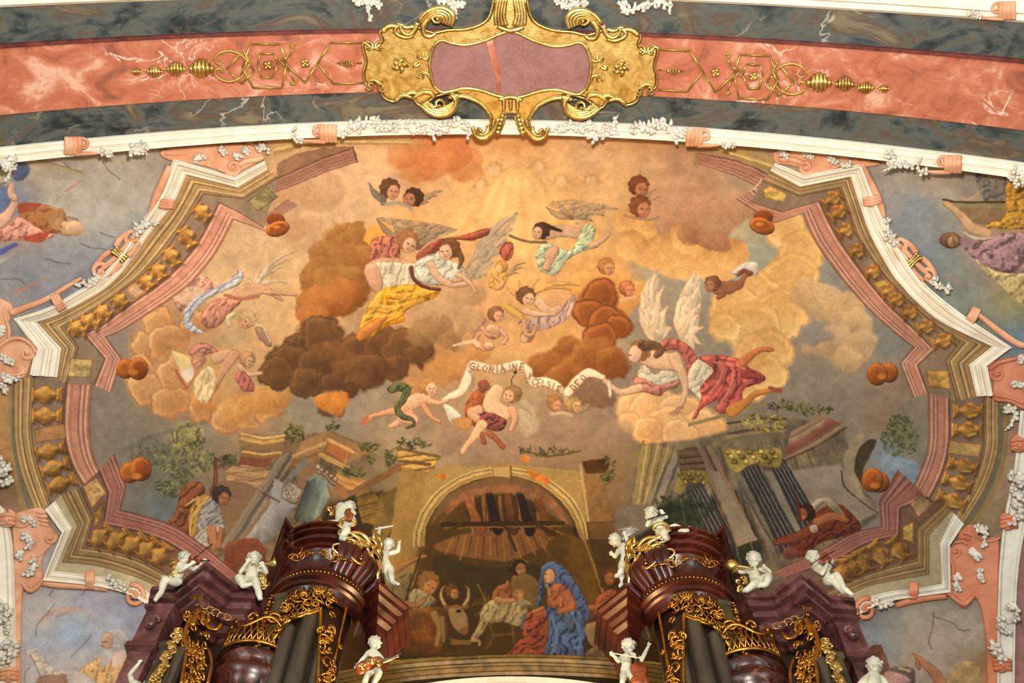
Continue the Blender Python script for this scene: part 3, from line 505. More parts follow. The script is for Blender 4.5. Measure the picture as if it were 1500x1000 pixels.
    limb([(948,524),(966,528),(988,530)],(24,28,22),'cf9f7a',sw=10); G([(942,534),(934,548),(946,566),(990,562),(990,546),(972,542),(958,548)], 'c0b094', fold=(1.2,7,.15)); G([(928,550),(946,556),(968,564),(992,556),(994,566),(976,572),(966,580),(944,574),(932,572)], 'b56e5c', shade=.3, edge=.3, fold=(1.2,8,.22))
    limb([(988,524),(1000,550),(1004,572),(998,596)],(18,14,9,7),'cf9f7a'); limb([(998,592),(990,604)],(9,5),'cf9f7a'); 
    for dx in (-9,-5,-1,3): K([(996,596),(990+dx,607)],2.6,'cf9a70',edge=.3)
    limb([(936,568),(912,574),(896,566),(884,556)],(13,11,8,7),'d0a07a'); head(934,516,15,'a06e3e','d8a884',.15,-1); K([(942,506),(960,506),(968,514),(962,520)],(16,12,9),'7a5436',mot=.3,shade=.35,edge=.2)
    E(930,519,9,11,'d8a884',a=.2,shade=.15); K([(921,520),(924,520)],1.6,'5e3620'); K([(919,516),(917,522),(921,525)],1.2,'a0663f'); K([(921,530),(925,530)],1.5,'9c4a32')
    # banner
    rb = 'dcc6a4'
    K([(650,586),(660,580),(674,574),(684,556),(690,538)],(7,13,16,14),rb,shade=.25,edge=.4); G([(688,528),(700,529),(728,534),(752,528),(766,529),(780,548),(768,546),(752,542),(728,548),(700,542),(686,544)], rb, shade=.2, edge=.4); 
    G([(766,530),(780,540),(782,552),(800,552),(822,562),(826,572),(816,574),(800,568),(778,566),(770,552)], rb, shade=.2, edge=.4); K([(822,570),(828,576),(830,590)],(12,7),'b8a078',edge=.4); K([(832,574),(846,558),(862,546),(882,552)],(14,15,14,9),rb,shade=.2,edge=.4); K([(892,560),(894,580)],(8,5),'c8b898',edge=.3)
    K([(690,545),(694,556),(688,572)],5,'8c6c50',op=.5); K([(768,548),(772,560)],3,'8c6c50',op=.5)
    lc = '9c5c30'
    for ch, x, y, a in zip('GLORIAINE', (692,702,711,720,728,736,747,754,765), (536,537.5,539.5,541,541,540,538.5,537.5,537), (.12,.15,.2,.12,0,-.12,-.1,0,.2)): glyph(ch, x, y, 6.2 if ch != 'I' else 3, 9.5, a, lc, 1.7)
    for ch, x, y, a in zip('XCELSIS', (776,783,790,797,804,811,818), (552,559,560,561,563,565.5,569), (.5,.3,.1,.12,.2,.3,.4)): glyph(ch, x, y, 5.2 if ch != 'I' else 2.5, 9, a, lc, 1.6)
    for ch, x, y in zip('DEO', (840,847,854), (567,561,553)): glyph(ch, x, y, 6, 9.5, -.75, lc, 1.8)
    E(755,545,2.5,2.2,'1c1410'); K([(754,548),(750,556),(750,568)],1.4,'3a2a1e')
    # angel under banner, left (green scarf)
    wing((598,576),[(588,560),(596,562),(604,566)],5,'a08078'); limb([(622,584),(606,588),(588,598)],(20,22,18),'d8a078',sw=9); limb([(592,600),(566,604),(545,610),(536,616)],(15,10,7,9),'d49066'); K([(532,620),(537,612)],7,'c4603c'); limb([(600,606),(584,618),(572,624)],(14,11,7),'d89c74'); limb([(588,612),(606,614)],(13,15),'d8a07a'); limb([(630,588),(644,590),(656,586)],(10,7,5),'d8a078'); limb([(622,594),(630,608),(644,618)],(10,8,5),'d49468')
    K([(574,570),(586,566),(596,572),(590,586),(582,598),(590,610),(604,614),(606,622),(596,626)],(13,14,10,10,9,5,4),'5c6038',shade=.4,edge=.35,fold=(.6,8,.2)); head(629,568,12.5,'b88040','dca880',0,1)
    # angel with the maroon cloth
    G([(690,578),(704,570),(712,586),(706,612),(692,622),(680,604)], '9c4e2a', shade=.35, edge=.3, fold=(.8,9,.2)); G([(700,560),(712,556),(718,568),(704,576)], '9a4634', shade=.3); wing((716,568),[(700,560),(712,556),(736,570)],5,'8c5a44'); G([(650,592),(660,594),(676,608),(672,624),(660,620),(652,604)], 'c4bca6', shade=.35, edge=.3); G([(662,614),(690,612),(686,628),(670,626)], 'c08040', edge=.2)
    G([(762,590),(774,588),(790,624),(770,640),(760,620)], 'b8a484', op=.5, soft=4); limb([(728,572),(720,592),(738,606)],(20,26,22),'d6a87c',sw=10); G([(700,604),(716,604),(738,612),(742,620),(732,632),(714,628),(694,624)], '7e3e38', shade=.35, edge=.3, fold=(1.0,7,.3)); limb([(702,600),(690,604),(698,612)],(14,12),'cc946c')
    limb([(706,622),(694,640),(684,652),(678,662)],(16,14,9,9),'d8a276'); limb([(716,634),(728,644),(736,654)],(10,7,8),'a4582e'); limb([(706,636),(709,648)],(8,7),'9c5430'); limb([(750,600),(754,614),(748,630)],(13,10,7),'cc9468'); head(748,579,12.5,'9a7040','d4a276',.3,-1); K([(755,590),(778,606)],4,'9c7c60',op=.8)
    wing((806,606),[(800,616),(810,612)],4,'b09878'); wing((850,604),[(872,592),(866,600)],4,'9c8468'); head(814,592,11,'a8703c','cc8458',.2,1); head(843,594,11,'b48848','d4a070',0,1); K([(806,606),(824,604),(838,608)],4,'b89c7c')
    # prophets, left
    wing((372,420),[(364,404),(384,396),(400,398),(414,392),(428,378),(436,366),(418,414)],7,'cdb492','a08c70',.75); G([(252,430),(262,412),(284,402),(304,406),(312,422),(296,438),(276,452),(262,454)], 'd0947a', shade=.3, edge=.3, fold=(.9,9,.2)); G([(258,428),(276,420),(300,424),(292,436),(268,446)], 'd8b08c', op=.8)
    K([(350,396),(352,404),(342,414),(320,424),(296,437),(279,452),(274,468),(280,480),(296,487)],(5,14,11,10,11,15,14,12,5),'b4b0b4',shade=.35,edge=.25,fold=(.9,7,.2)); K([(340,412),(312,424),(284,444),(278,462)],2.5,'7c84a4',op=.8); K([(348,400),(340,406)],3,'8c8cb4',op=.7)
    limb([(338,436),(360,426),(384,424),(400,430),(414,440)],(10,20,18,9,4),'cf9872'); limb([(390,428),(414,430),(434,432)],(8,4),'cf9872'); G([(300,452),(320,438),(352,440),(344,452),(330,466),(320,478),(304,480),(294,470)], 'c07a62', shade=.35, edge=.35, fold=(.7,9,.2)); K([(330,432),(352,438),(378,434)],5,'b86850'); G([(374,480),(388,482),(398,502),(394,508),(380,496)], 'a87c5c', shade=.3, edge=.3); K([(396,500),(384,478),(368,474)],2,'dab890'); head(360,470,13,'c49c68','d09468',1.2,1); K([(336,476),(334,466),(342,460)],8,'ccb488',shade=.3,edge=.2); G([(330,484),(356,482),(360,496),(340,506),(324,500)], 'b89468', op=.6, soft=5)
    G([(276,516),(292,502),(310,506),(322,520),(306,518),(292,524)], 'b4705c', shade=.3, edge=.35, fold=(.9,7,.2)); G([(250,514),(272,520),(284,532),(284,548),(272,556),(262,540)], 'd4b074', shade=.3, edge=.2); G([(266,546),(282,538),(284,550),(274,560)], 'd8c0a8'); K([(258,542),(266,558),(274,568)],3,'b05444'); limb([(318,524),(338,518),(348,520)],(18,16,12),'d09a74'); limb([(342,520),(326,544),(314,568),(306,584)],(17,13,9,7),'cc9068'); head(290,530,10,'b07858','cc8868',-.6,-1); G([(298,540),(310,538),(316,560),(302,590),(288,582),(284,560)], 'd8b47c', fold=(.3,9,.12)); limb([(352,536),(364,548),(382,546)],(10,7),'d4a07a'); G([(344,552),(356,542),(370,560),(372,572),(356,572)], 'bc6458', shade=.3, edge=.3, fold=(.2,6,.2)); head(364,528,11,'b88054','d09c74',.2,1); G([(244,508),(270,490),(280,486),(272,506),(252,512)], 'b8764a', op=.7, soft=3)
def earth():
    # shepherd left
    G([(240,772),(256,752),(268,712),(292,706),(300,722),(290,760),(276,790),(250,790)], '84482c', shade=.3, edge=.3, fold=(.8,10,.25)); G([(280,790),(276,760),(286,732),(306,722),(314,732),(300,752),(288,780)], 'a87836', fold=(.35,6,.3), edge=.2); K([(278,788),(282,756),(304,728)],3,'d0a050'); K([(272,740),(290,728)],2.5,'d0a050')
    G([(288,770),(296,744),(308,728),(320,734),(326,758),(328,772),(310,770),(300,788)], '8c8480', shade=.35, edge=.3, fold=(.9,8,.2)); G([(284,792),(300,772),(326,768),(326,776),(304,786),(306,800)], 'a4988c', fold=(.9,6,.15)); limb([(310,776),(314,800)],(15,11),'b07048'); limb([(324,776),(320,800)],(8,8),'a86840'); limb([(310,718),(316,704),(316,672)],(7,6,3),'8c4c34'); K([(315,670),(312,730)],2,'5c3824'); head(326,728,13,'463832','a46440',.3,1,1)
    G([(330,800),(352,790),(378,790),(390,812),(380,840),(336,840)], '7a4028', shade=.3, mot=.15)
    # nativity
    G([(560,880),(600,860),(690,866),(700,900),(700,945),(560,950)], '4c3412', soft=8, mot=.1)
    limb([(572,838),(590,828),(612,818),(622,814)],(14,11,7,6),'a06a30'); G([(560,860),(585,842),(604,840),(600,870),(590,892),(566,890)], '6e5c38', shade=.25, fold=(.4,9,.2)); K([(616,812),(600,860),(592,888)],2.5,'3e2a12',sm=0)
    head(628,856,15,'8c5c2c','b4733e',.6,1); G([(606,862),(622,866),(640,880),(620,894),(600,890),(598,876)], '8a7650', shade=.3, edge=.3, fold=(.7,7,.2)); limb([(594,884),(612,886),(622,878)],(9,6),'9c6a38')
    G([(556,910),(576,894),(610,892),(640,888),(658,896),(654,930),(640,955),(590,952),(560,940)], '6c4014', shade=.4, sw=22, mot=.22, c2='7e4c1a'); limb([(636,900),(644,920),(640,944)],(12,8),'94703c'); limb([(648,905),(650,940)],(8,6),'8c6838')
    G([(656,892),(668,886),(680,894),(686,910),(684,924),(674,928),(664,918),(658,906)], 'a07c4c', shade=.35, edge=.35); E(680,924,6,5,'8a5c34'); K([(652,886),(646,874),(648,862),(652,858)],(6,5,2),'b8965c',shade=.4,edge=.4); K([(680,886),(686,876),(686,864),(682,858)],(6,5,2),'b8965c',shade=.4,edge=.4); K([(652,889),(684,888)],6,'8c6430',op=.8); E(672,895,4,2.5,'2c1c0c')
    head(664,868,10,'6a4420','b07436',0,1)
    for k in range(18): K([(690+k*1.6,880+(k*7 % 30)),(698+k*1.2,866+(k*11 % 40))],2,'7c6230' if k % 2 else '503c1a',sm=0,op=.6)
    K([(700,856),(712,880)],3,'8a6c38',op=.7)
    G([(722,868),(735,856),(750,854),(756,870),(744,884),(724,886)], '94532a', shade=.35, fold=(.6,8,.2)); G([(750,844),(770,840),(786,848),(794,868),(786,892),(764,888),(750,870)], '7a5a2c', shade=.3, edge=.3); head(760,832,12,'3c2610','a06c38',-.1,1); K([(746,830),(752,820),(764,818),(774,824)],2,'907434',op=.6); limb([(738,862),(744,852)],(6,5),'a8723c')
    G([(706,890),(722,878),(752,876),(772,886),(768,912),(756,918),(742,912),(716,914),(706,930),(692,940),(690,934),(700,916)], 'a48e5c', shade=.35, edge=.3, fold=(.4,9,.22)); limb([(728,878),(744,880),(754,878)],(10,8),'b88450'); head(761,872,8,'a07038','c08450',0,1,0); K([(764,880),(776,884)],(8,5),'a08a5c')
    K([(716,912),(722,930),(714,948)],4,'6e5024'); K([(750,916),(754,944)],4,'6e5024'); K([(720,930),(752,928)],3,'7a5a28',sm=0); K([(684,940),(700,938),(702,944)],4,'a0844c')
    G([(660,936),(690,938),(690,944),(660,944)], '7e5a20', sm=0)
    # Mary
    G([(790,848),(796,828),(810,822),(826,830),(842,850),(856,874),(864,896),(860,912),(844,900),(834,880),(820,870),(800,860),(792,886),(784,890),(788,868)], '46587c', shade=.4, edge=.3, fold=(.5,9,.25))
    G([(802,866),(814,854),(830,860),(842,880),(844,896),(828,898),(804,892)], 'a85a34', shade=.4, edge=.3, fold=(.6,9,.2)); G([(768,902),(786,892),(802,896),(804,930),(800,960),(768,964),(742,962),(750,950),(764,930)], '95452a', shade=.4, edge=.3, fold=(.9,11,.3))
    G([(800,888),(816,892),(850,896),(858,920),(856,950),(850,974),(800,976),(798,950),(804,924)], '44506a', shade=.4, edge=.3, fold=(.3,11,.3), c2='4c607e'); K([(806,900),(816,930),(806,964)],3,'7484a0',op=.7,soft=2); K([(840,902),(850,930),(846,960)],4,'5c7cb4',op=.6,soft=2); K([(768,900),(764,920)],4,'4c6490',op=.7)
    limb([(830,870),(838,888),(820,896)],(13,11,8),'b06238'); limb([(782,896),(796,890)],(7,5),'b8713c'); E(805,844,8.5,11,'c48c58',a=.1,shade=.2,edge=.3); K([(796,832),(808,826),(818,836)],(6,8,5),'5a72a0',shade=.3); K([(798,840),(801,841)],1.6,'4a2c14'); K([(797,848),(800,848)],1.4,'8c3c20'); K([(800,856),(806,870)],3,'b89450',op=.7)
    # shepherd right
    G([(870,880),(884,866),(900,864),(912,880),(916,910),(890,900),(872,900)], '8a4420', shade=.35, edge=.3, fold=(.5,8,.2)); head(896,846,12,'6a3c1c','9c5c2c',0,-1); limb([(866,890),(878,888),(892,880)],(9,7),'9c5a2c'); G([(858,916),(872,910),(884,920),(882,944),(870,948),(860,934)], '84643c', shade=.4); G([(884,910),(912,910),(916,940),(890,946)], '50381c', shade=.3)
    G([(858,960),(872,946),(900,942),(930,948),(930,970),(880,976)], '6e5634', shade=.3, mot=.2); G([(890,880),(930,870),(950,900),(930,930),(900,925)], '7a3416', soft=5, mot=.25, fold=(.9,9,.3))
    # painted step under the scene
    G([(560,958),(700,964),(850,964),(960,970),(960,1000),(560,1000)], '3e300e', sm=0, mot=.08)
    for y, c, w_ in ((964,'a08434',3),(969,'5c4816',4),(974,'8c7028',4),(980,'4c3a12',5),(987,'3a2c0c',5)): K([(520,y+8),(640,y),(760,y-2),(870,y),(990,y+10)], w_, c)
    # shepherd with hood, far right
    G([(1160,800),(1136,796),(1132,790),(1150,784),(1180,772),(1196,750),(1220,738),(1240,744),(1262,772),(1240,784),(1200,796),(1186,812),(1164,816)], '6c2e1e', shade=.35, edge=.3, fold=(.7,12,.25)); G([(1186,742),(1196,730),(1216,728),(1230,742),(1238,758),(1222,750),(1206,738),(1192,752)], '93806c', shade=.35, edge=.3, mot=.2); limb([(1196,764),(1222,756),(1240,762)],(12,14,8),'a05c34'); limb([(1180,780),(1156,792),(1134,796)],(16,10,5),'7a3a26'); head(1178,752,12,'3a2018','8c4a30',.2,-1); E(1192,774,6,6,'9a8a78',shade=.3); K([(1168,734),(1172,760)],5,'5c2c20'); E(1158,810,12,9,'6c3c2c',shade=.3)
def sides():
    # upper left: old man in red, sideways
    K([(45,236),(80,245),(124,255)],7,'a89c78',op=.8); K([(50,232),(120,252)],2.5,'857a50',op=.7); K([(94,238),(104,248)],2,'8a7c60'); G([(18,240),(34,236),(44,248),(34,264),(20,262)], '5a6c94', soft=3, shade=.3); G([(-10,272),(10,268),(16,290),(6,312),(-20,330)], '60709a', soft=5); G([(0,250),(16,248),(14,268),(0,272)], 'a8a890', soft=3)
    G([(30,300),(70,300),(94,310),(96,330),(80,342),(48,334),(30,320)], 'a8683c', shade=.3, edge=.2, fold=(1.2,12,.15)); G([(28,298),(60,298),(50,306),(30,312)], 'b04e38'); G([(-40,340),(0,336),(28,318),(50,330),(70,342),(82,344),(60,354),(20,352),(-40,356)], 'cf8a78', shade=.3, edge=.2, fold=(1.0,10,.2)); G([(36,346),(72,340),(60,354),(40,353)], 'b84c38', soft=2)
    limb([(-30,330),(4,322),(20,300),(22,290)],(30,24,13,10),'d8a488'); limb([(22,290),(14,282),(16,272)],(10,7),'d8a488'); K([(18,280),(18,268)],3,'d09a80'); E(98,334,18,11,'c89870',a=.15,shade=.35,edge=.3); E(110,334,14,11,'cfa07c',a=.1,shade=.35); E(118,332,7,7,'b89478',op=.6,soft=4); K([(82,320),(98,318),(114,322)],4,'94704c',op=.8,soft=2); K([(88,328),(90,334)],2,'7c4c30'); K([(84,336),(90,340)],2,'8c4c34'); G([(76,310),(92,312),(90,330),(82,336),(70,326)], 'a87c50', mot=.2)
    K([(96,280),(108,272),(120,264)],3,'b87460',op=.7); G([(72,290),(86,280),(92,300),(84,306),(74,304)], 'b4a898', soft=4, op=.7); G([(-10,370),(20,356),(26,360),(4,372),(-10,378)], '5c64b0', soft=2); K([(-5,386),(20,372)],3,'a8a8a8',op=.7); K([(24,428),(46,418),(68,408)],(10,3),'b08078',op=.6,soft=4)
    for p in (((116,354),(130,362),(146,364),(166,368),(172,376)),((66,378),(84,384),(104,386)),((-5,409),(26,409),(36,416)),((150,236),(160,250),(176,262)),((200,340),(212,352)),((146,340),(168,348))): K(p, 1.4, '5c544e', op=.75, sm=1)
    # upper right: boat, gold cloak, mauve prophet
    G([(1428,252),(1440,252),(1470,292),(1456,294),(1440,292)], '77706a', soft=2, fold=(.5,9,.2)); G([(1450,255),(1490,262),(1500,290),(1470,292)], '857a70', soft=3, fold=(.4,14,.15)); G([(1384,294),(1470,296),(1480,336),(1440,330),(1404,318)], '8a6a4c', sm=0, mot=.15); K([(1382,292),(1400,296),(1476,296)],3,'4c3c28',sm=0); K([(1384,300),(1476,302)],6,'8a8058',sm=0)
    limb([(1386,298),(1408,316),(1424,334),(1446,342)],(8,12,16,14),'c49870'); G([(1476,268),(1520,270),(1520,330),(1450,334),(1448,326),(1470,320),(1474,296)], 'b4802c', shade=.3, fold=(1.0,13,.25), edge=.2); K([(1412,340),(1436,350),(1462,344)],(5,7,4),'b8ac98',edge=.3); G([(1404,350),(1440,352),(1470,342),(1530,345),(1530,395),(1480,400),(1450,392),(1424,376)], '957078', shade=.3, edge=.25, fold=(.9,16,.25)); G([(1430,380),(1460,398),(1500,400),(1530,402),(1530,470),(1488,440),(1462,414),(1444,400)], 'b09a68', shade=.3, soft=2, fold=(.8,14,.2))
    E(1392,352,17,12,'7e5640',a=.1,mot=.3,shade=.35,edge=.25); E(1396,354,8,8,'a07858',shade=.3); K([(1396,348),(1398,360)],2,'5c3824',op=.7); K([(1412,352),(1420,356)],12,'957078'); K([(1388,406),(1420,420)],(8,3),'a07870',op=.5,soft=4); K([(1408,290),(1424,290),(1434,280)],3,'c09070')
    # lower left: bearded old man with book
    K([(58,910),(78,896),(96,892),(116,892),(130,898),(139,905)],(8,9,8,7,3,2),'c09a8c',op=.85,soft=2); K([(84,902),(100,896)],4,'a07c78',op=.6); G([(116,986),(130,972),(152,960),(170,956),(188,964),(198,990),(196,1010),(120,1010)], 'cfa26c', shade=.3, edge=.2, fold=(.3,13,.15)); E(168,945,20,24,'a8a4a8',a=.2,shade=.25,soft=3,mot=.15); G([(146,968),(152,950),(164,946),(160,970),(150,976)], 'b4b0b4', soft=3); E(157,938,9,13,'c49c88',a=.1,shade=.2,edge=.2); K([(150,940),(156,940)],2,'8c4c3c'); K([(148,946),(152,947)],1.6,'8c4c3c'); G([(164,962),(180,952),(184,962),(170,978)], 'd0b4ac', soft=2)
    G([(40,956),(54,952),(70,972),(84,982),(110,984),(108,994),(70,990),(56,980)], 'b8aca0', soft=2, fold=(.8,8,.12)); G([(56,992),(76,988),(104,988),(108,1000),(104,1015),(56,1015)], 'a07868', soft=2); K([(44,960),(56,982),(62,1000)],2,'7c6c5c',op=.7); G([(100,984),(118,984),(140,1000),(104,1005)], 'bcb4b4', soft=3)
    for p in (((80,884),(68,900),(54,916),(53,932)),((134,930),(118,948),(104,962)),((78,862),(72,872)),((126,862),(120,872)),((36,1000),(38,984),(44,978))): K(p, 1.5, '6c686c', op=.75)
    # lower right: group
    G([(1272,1000),(1268,960),(1276,946),(1288,946),(1298,960),(1300,985)], '785048', shade=.3, soft=2); G([(1268,966),(1274,948),(1290,944),(1294,958),(1280,966)], '5e3a2c', mot=.3); G([(1296,990),(1304,978),(1330,976),(1340,984),(1336,1005),(1296,1005)], '5c5452', shade=.3, soft=2); G([(1296,984),(1320,986),(1334,998),(1300,1000)], 'b08484', soft=2); K([(1318,978),(1332,982)],4,'a89878')
    limb([(1338,958),(1352,970),(1368,984),(1380,1004)],(4,12,16,18),'a46c50'); limb([(1344,968),(1346,978)],(7,6),'a06850'); G([(1396,975),(1410,968),(1430,970),(1444,984),(1448,1010),(1390,1010)], '8c7450', shade=.35, mot=.25, soft=2); G([(1440,976),(1456,984),(1456,1010),(1440,1010)], 'a07058', soft=3)
    for p in (((1368,896),(1366,920),(1360,938),(1364,950)),((1368,902),(1384,908),(1396,912),(1406,922),(1420,922))): K(p, 1.5, '5c5044', op=.8)
def paint_all():
    CAN[:] = base_field()
    global SAT, FO, ED, SH, WAV
    X = (1+.03*N1+.05*N2+.03*N3)[..., None]; CAN[:] = CAN*X
    clouds(); WAV = .12; architecture(); WAV = 1.
    SAT, FO, ED, SH = .76, .9, .85, .6
    figures(); earth(); sides()
    SAT, ED, SH = 1., .7, 1.
    # brush wobble: the wet pigment edges wander a little
    yy, xx = np.mgrid[0:CH, 0:CW]
    q = fbm(7, 301, 2)*1.1; r = fbm(7, 331, 2)*1.1
    ix = np.clip((xx+q).round().astype(int), 0, CW-1); iy = np.clip((yy+r).round().astype(int), 0, CH-1)
    CAN[:] = CAN[iy, ix]*.6+CAN*.4
    borders()
    # painted darkness of the cave scene, put into the pigment by a soft mask
    X, Y = np.meshgrid(np.arange(CX0, CX1), np.arange(CY0, CY1)); dk = np.clip(1-np.abs(X-745)/170., 0, 1)**.4*np.clip((Y-730)/60., 0, 1); CAN[:] = CAN*(1-.2*dk)[..., None]
    # craquelure and wear of the plaster
    R_ = np.random.RandomState(11).rand(CH, CW).astype(np.float32)-.5; acc = np.zeros_like(R_); an = N1*4+N2*1.5; dx, dy = np.cos(an), np.sin(an); yy, xx = np.mgrid[0:CH, 0:CW]
    for k in range(-6, 7): acc += R_[np.clip((yy+dy*k).round().astype(int), 0, CH-1), np.clip((xx+dx*k).round().astype(int), 0, CW-1)]
    acc = acc/acc.std()     # brush-hair streaks following the modelling
    CAN[:] = np.clip(CAN*(1+.018*acc+.01*N4+.02*N3)[..., None], 0, 1)
    lum = CAN.mean(-1, keepdims=True); CAN[:] = np.clip((CAN-.5)*1.10+.5-.012, .02, 1)
import bpy, bmesh
from mathutils import Vector, Matrix
scene = bpy.context.scene; COL = scene.collection
# ---------------------------------------------------------------- camera and the surveyed surfaces of the vault
FL = 1250.0; EYE = 1.6; PIT = math.radians(60.0); ROL = math.radians(.9)
vF = np.array([0, math.cos(PIT), math.sin(PIT)]); vU0 = np.array([0, -math.sin(PIT), math.cos(PIT)]); vR0 = np.array([1., 0, 0])
vR = math.cos(ROL)*vR0+math.sin(ROL)*vU0; vU = -math.sin(ROL)*vR0+math.cos(ROL)*vU0
VA, VB, VY, VH = .03, .06, 4.6, 16.0       # vault: z = VH - VA x^2 - VB (y-VY)^2 above the eye
AH = 15.6                                   # soffit of the transverse arch
def ray(px, py):
    return vF+vR*((px-750)/FL)+vU*((500-py)/FL)
def vz(x, y): return VH-VA*x*x-VB*max(y-VY, 0)**2+EYE
def vn(x, y):
    n = np.array([-2*VA*x, -2*VB*max(y-VY, 0), -1.]); return n/np.linalg.norm(n)
def P(px, py, h=0.):
    """point of the painted vault seen along a line of sight, h metres proud of the plaster"""
    d = ray(px, py)
    A = VA*d[0]**2+VB*d[1]**2; B = d[2]-2*VB*VY*d[1]; C = VB*VY*VY-VH
    t = (-B+math.sqrt(max(B*B-4*A*C, 0)))/(2*A)
    p = d*t
    if p[1] < VY:
        A = VA*d[0]**2; t = (-d[2]+math.sqrt(d[2]**2+4*A*VH))/(2*A) if A > 1e-7 else VH/d[2]
        p = d*t
    n = vn(p[0], p[1])
    return Vector((p[0]+n[0]*h, p[1]+n[1]*h, p[2]+EYE+n[2]*h))
def PA(px, py, h=0.):
    """point of the arch soffit"""
    d = ray(px, py); A = VA*d[0]**2
    t = (-d[2]+math.sqrt(d[2]**2+4*A*AH))/(2*A) if A > 1e-7 else AH/d[2]
    p = d*t; n = np.array([-2*VA*p[0], 0, -1.]); n /= np.linalg.norm(n)
    return Vector((p[0]+n[0]*h, p[1]+n[1]*h, p[2]+EYE+n[2]*h))
def Q(px, py, Y):
    """point on the upright plane y = Y"""
    d = ray(px, py); t = Y/d[1]; return Vector((d[0]*t, Y, d[2]*t+EYE))
def QZ(px, py, Z):
    """point on the level plane z = Z"""
    d = ray(px, py); t = (Z-EYE)/d[2]; return Vector((d[0]*t, d[1]*t, Z))
# ---------------------------------------------------------------- materials
def lin(c):
    c = hx(c) if isinstance(c, str) else np.array(c)
    return tuple(float(v) for v in np.where(c <= .04045, c/12.92, ((c+.055)/1.055)**2.4))+(1.,)
MATS = {}
def mat(name, c1, c2=None, scale=6., rough=.6, metal=0., bump=.0, detail=5., stretch=(1, 1, 1), veins=None, vscale=2.5, spec=.4, ramp=(.35, .65), fine=None, crack=None):
    if name in MATS: return MATS[name]
    m = bpy.data.materials.new(name); m.use_nodes = True; nt = m.node_tree; N = nt.nodes; L = nt.links
    b = N['Principled BSDF']; b.inputs['Roughness'].default_value = rough; b.inputs['Metallic'].default_value = metal
    b.inputs['Specular IOR Level'].default_value = spec
    tc = N.new('ShaderNodeTexCoord'); mp = N.new('ShaderNodeMapping'); mp.inputs['Scale'].default_value = stretch
    oi = N.new('ShaderNodeObjectInfo'); va = N.new('ShaderNodeVectorMath'); va.operation = 'MULTIPLY_ADD'; va.inputs[1].default_value = (7.3, 7.3, 7.3); L.new(oi.outputs['Location'], va.inputs[0]); L.new(tc.outputs['Object'], va.inputs[2]); L.new(va.outputs[0], mp.inputs['Vector'])
    if c2 is None: b.inputs['Base Color'].default_value = lin(c1); out = None
    else:
        n = N.new('ShaderNodeTexNoise'); n.inputs['Scale'].default_value = scale; n.inputs['Detail'].default_value = detail; n.inputs['Roughness'].default_value = .6; n.inputs['Distortion'].default_value = .8
        L.new(mp.outputs[0], n.inputs['Vector'])
        r = N.new('ShaderNodeValToRGB'); r.color_ramp.elements[0].position = ramp[0]; r.color_ramp.elements[1].position = ramp[1]
        r.color_ramp.elements[0].color = lin(c1); r.color_ramp.elements[1].color = lin(c2 if isinstance(c2, str) else c2[-1])
        if not isinstance(c2, str):
            for i, c in enumerate(c2[:-1]):
                e = r.color_ramp.elements.new(ramp[0]+(ramp[1]-ramp[0])*(i+1)/len(c2)); e.color = lin(c)
        L.new(n.outputs['Fac'], r.inputs['Fac']); out = r.outputs['Color']
        if fine:
            n2 = N.new('ShaderNodeTexNoise'); n2.inputs['Scale'].default_value = scale*7; n2.inputs['Detail'].default_value = 6
            L.new(mp.outputs[0], n2.inputs['Vector']); mr = N.new('ShaderNodeMapRange'); mr.inputs[1].default_value = .5; mr.inputs[2].default_value = .75; mr.inputs[4].default_value = .6
            mx = N.new('ShaderNodeMix'); mx.data_type = 'RGBA'; L.new(n2.outputs['Fac'], mr.inputs[0]); L.new(mr.outputs[0], mx.inputs[0]); L.new(out, mx.inputs[6]); mx.inputs[7].default_value = lin(fine); out = mx.outputs[2]
        if veins:
            v = N.new('ShaderNodeTexNoise'); v.inputs['Scale'].default_value = vscale; v.inputs['Detail'].default_value = 6; v.inputs['Distortion'].default_value = 1.6
            L.new(mp.outputs[0], v.inputs['Vector']); ma = N.new('ShaderNodeMath'); ma.operation = 'SUBTRACT'; ma.inputs[1].default_value = .5; L.new(v.outputs['Fac'], ma.inputs[0])
            ab = N.new('ShaderNodeMath'); ab.operation = 'ABSOLUTE'; L.new(ma.outputs[0], ab.inputs[0]); mr = N.new('ShaderNodeMapRange'); mr.inputs[1].default_value = .0; mr.inputs[2].default_value = .012; mr.inputs[3].default_value = 1; mr.inputs[4].default_value = 0
            L.new(ab.outputs[0], mr.inputs[0]); g = N.new('ShaderNodeTexNoise'); g.inputs['Scale'].default_value = vscale*.7; L.new(mp.outputs[0], g.inputs['Vector']); gr = N.new('ShaderNodeMapRange'); gr.inputs[1].default_value = .5; gr.inputs[2].default_value = .6
            L.new(g.outputs['Fac'], gr.inputs[0]); mu = N.new('ShaderNodeMath'); mu.operation = 'MULTIPLY'; L.new(mr.outputs[0], mu.inputs[0]); L.new(gr.outputs[0], mu.inputs[1])
            mx = N.new('ShaderNodeMix'); mx.data_type = 'RGBA'; L.new(mu.outputs[0], mx.inputs[0]); L.new(out, mx.inputs[6]); mx.inputs[7].default_value = lin(veins); out = mx.outputs[2]
        L.new(out, b.inputs['Base Color'])
    if bump:
        n = N.new('ShaderNodeTexNoise'); n.inputs['Scale'].default_value = 30; n.inputs['Detail'].default_value = 4; L.new(tc.outputs['Object'], n.inputs['Vector'])
        bp = N.new('ShaderNodeBump'); bp.inputs['Strength'].default_value = bump; bp.inputs['Distance'].default_value = .02; L.new(n.outputs['Fac'], bp.inputs['Height']); L.new(bp.outputs[0], b.inputs['Normal'])
    MATS[name] = m; return m
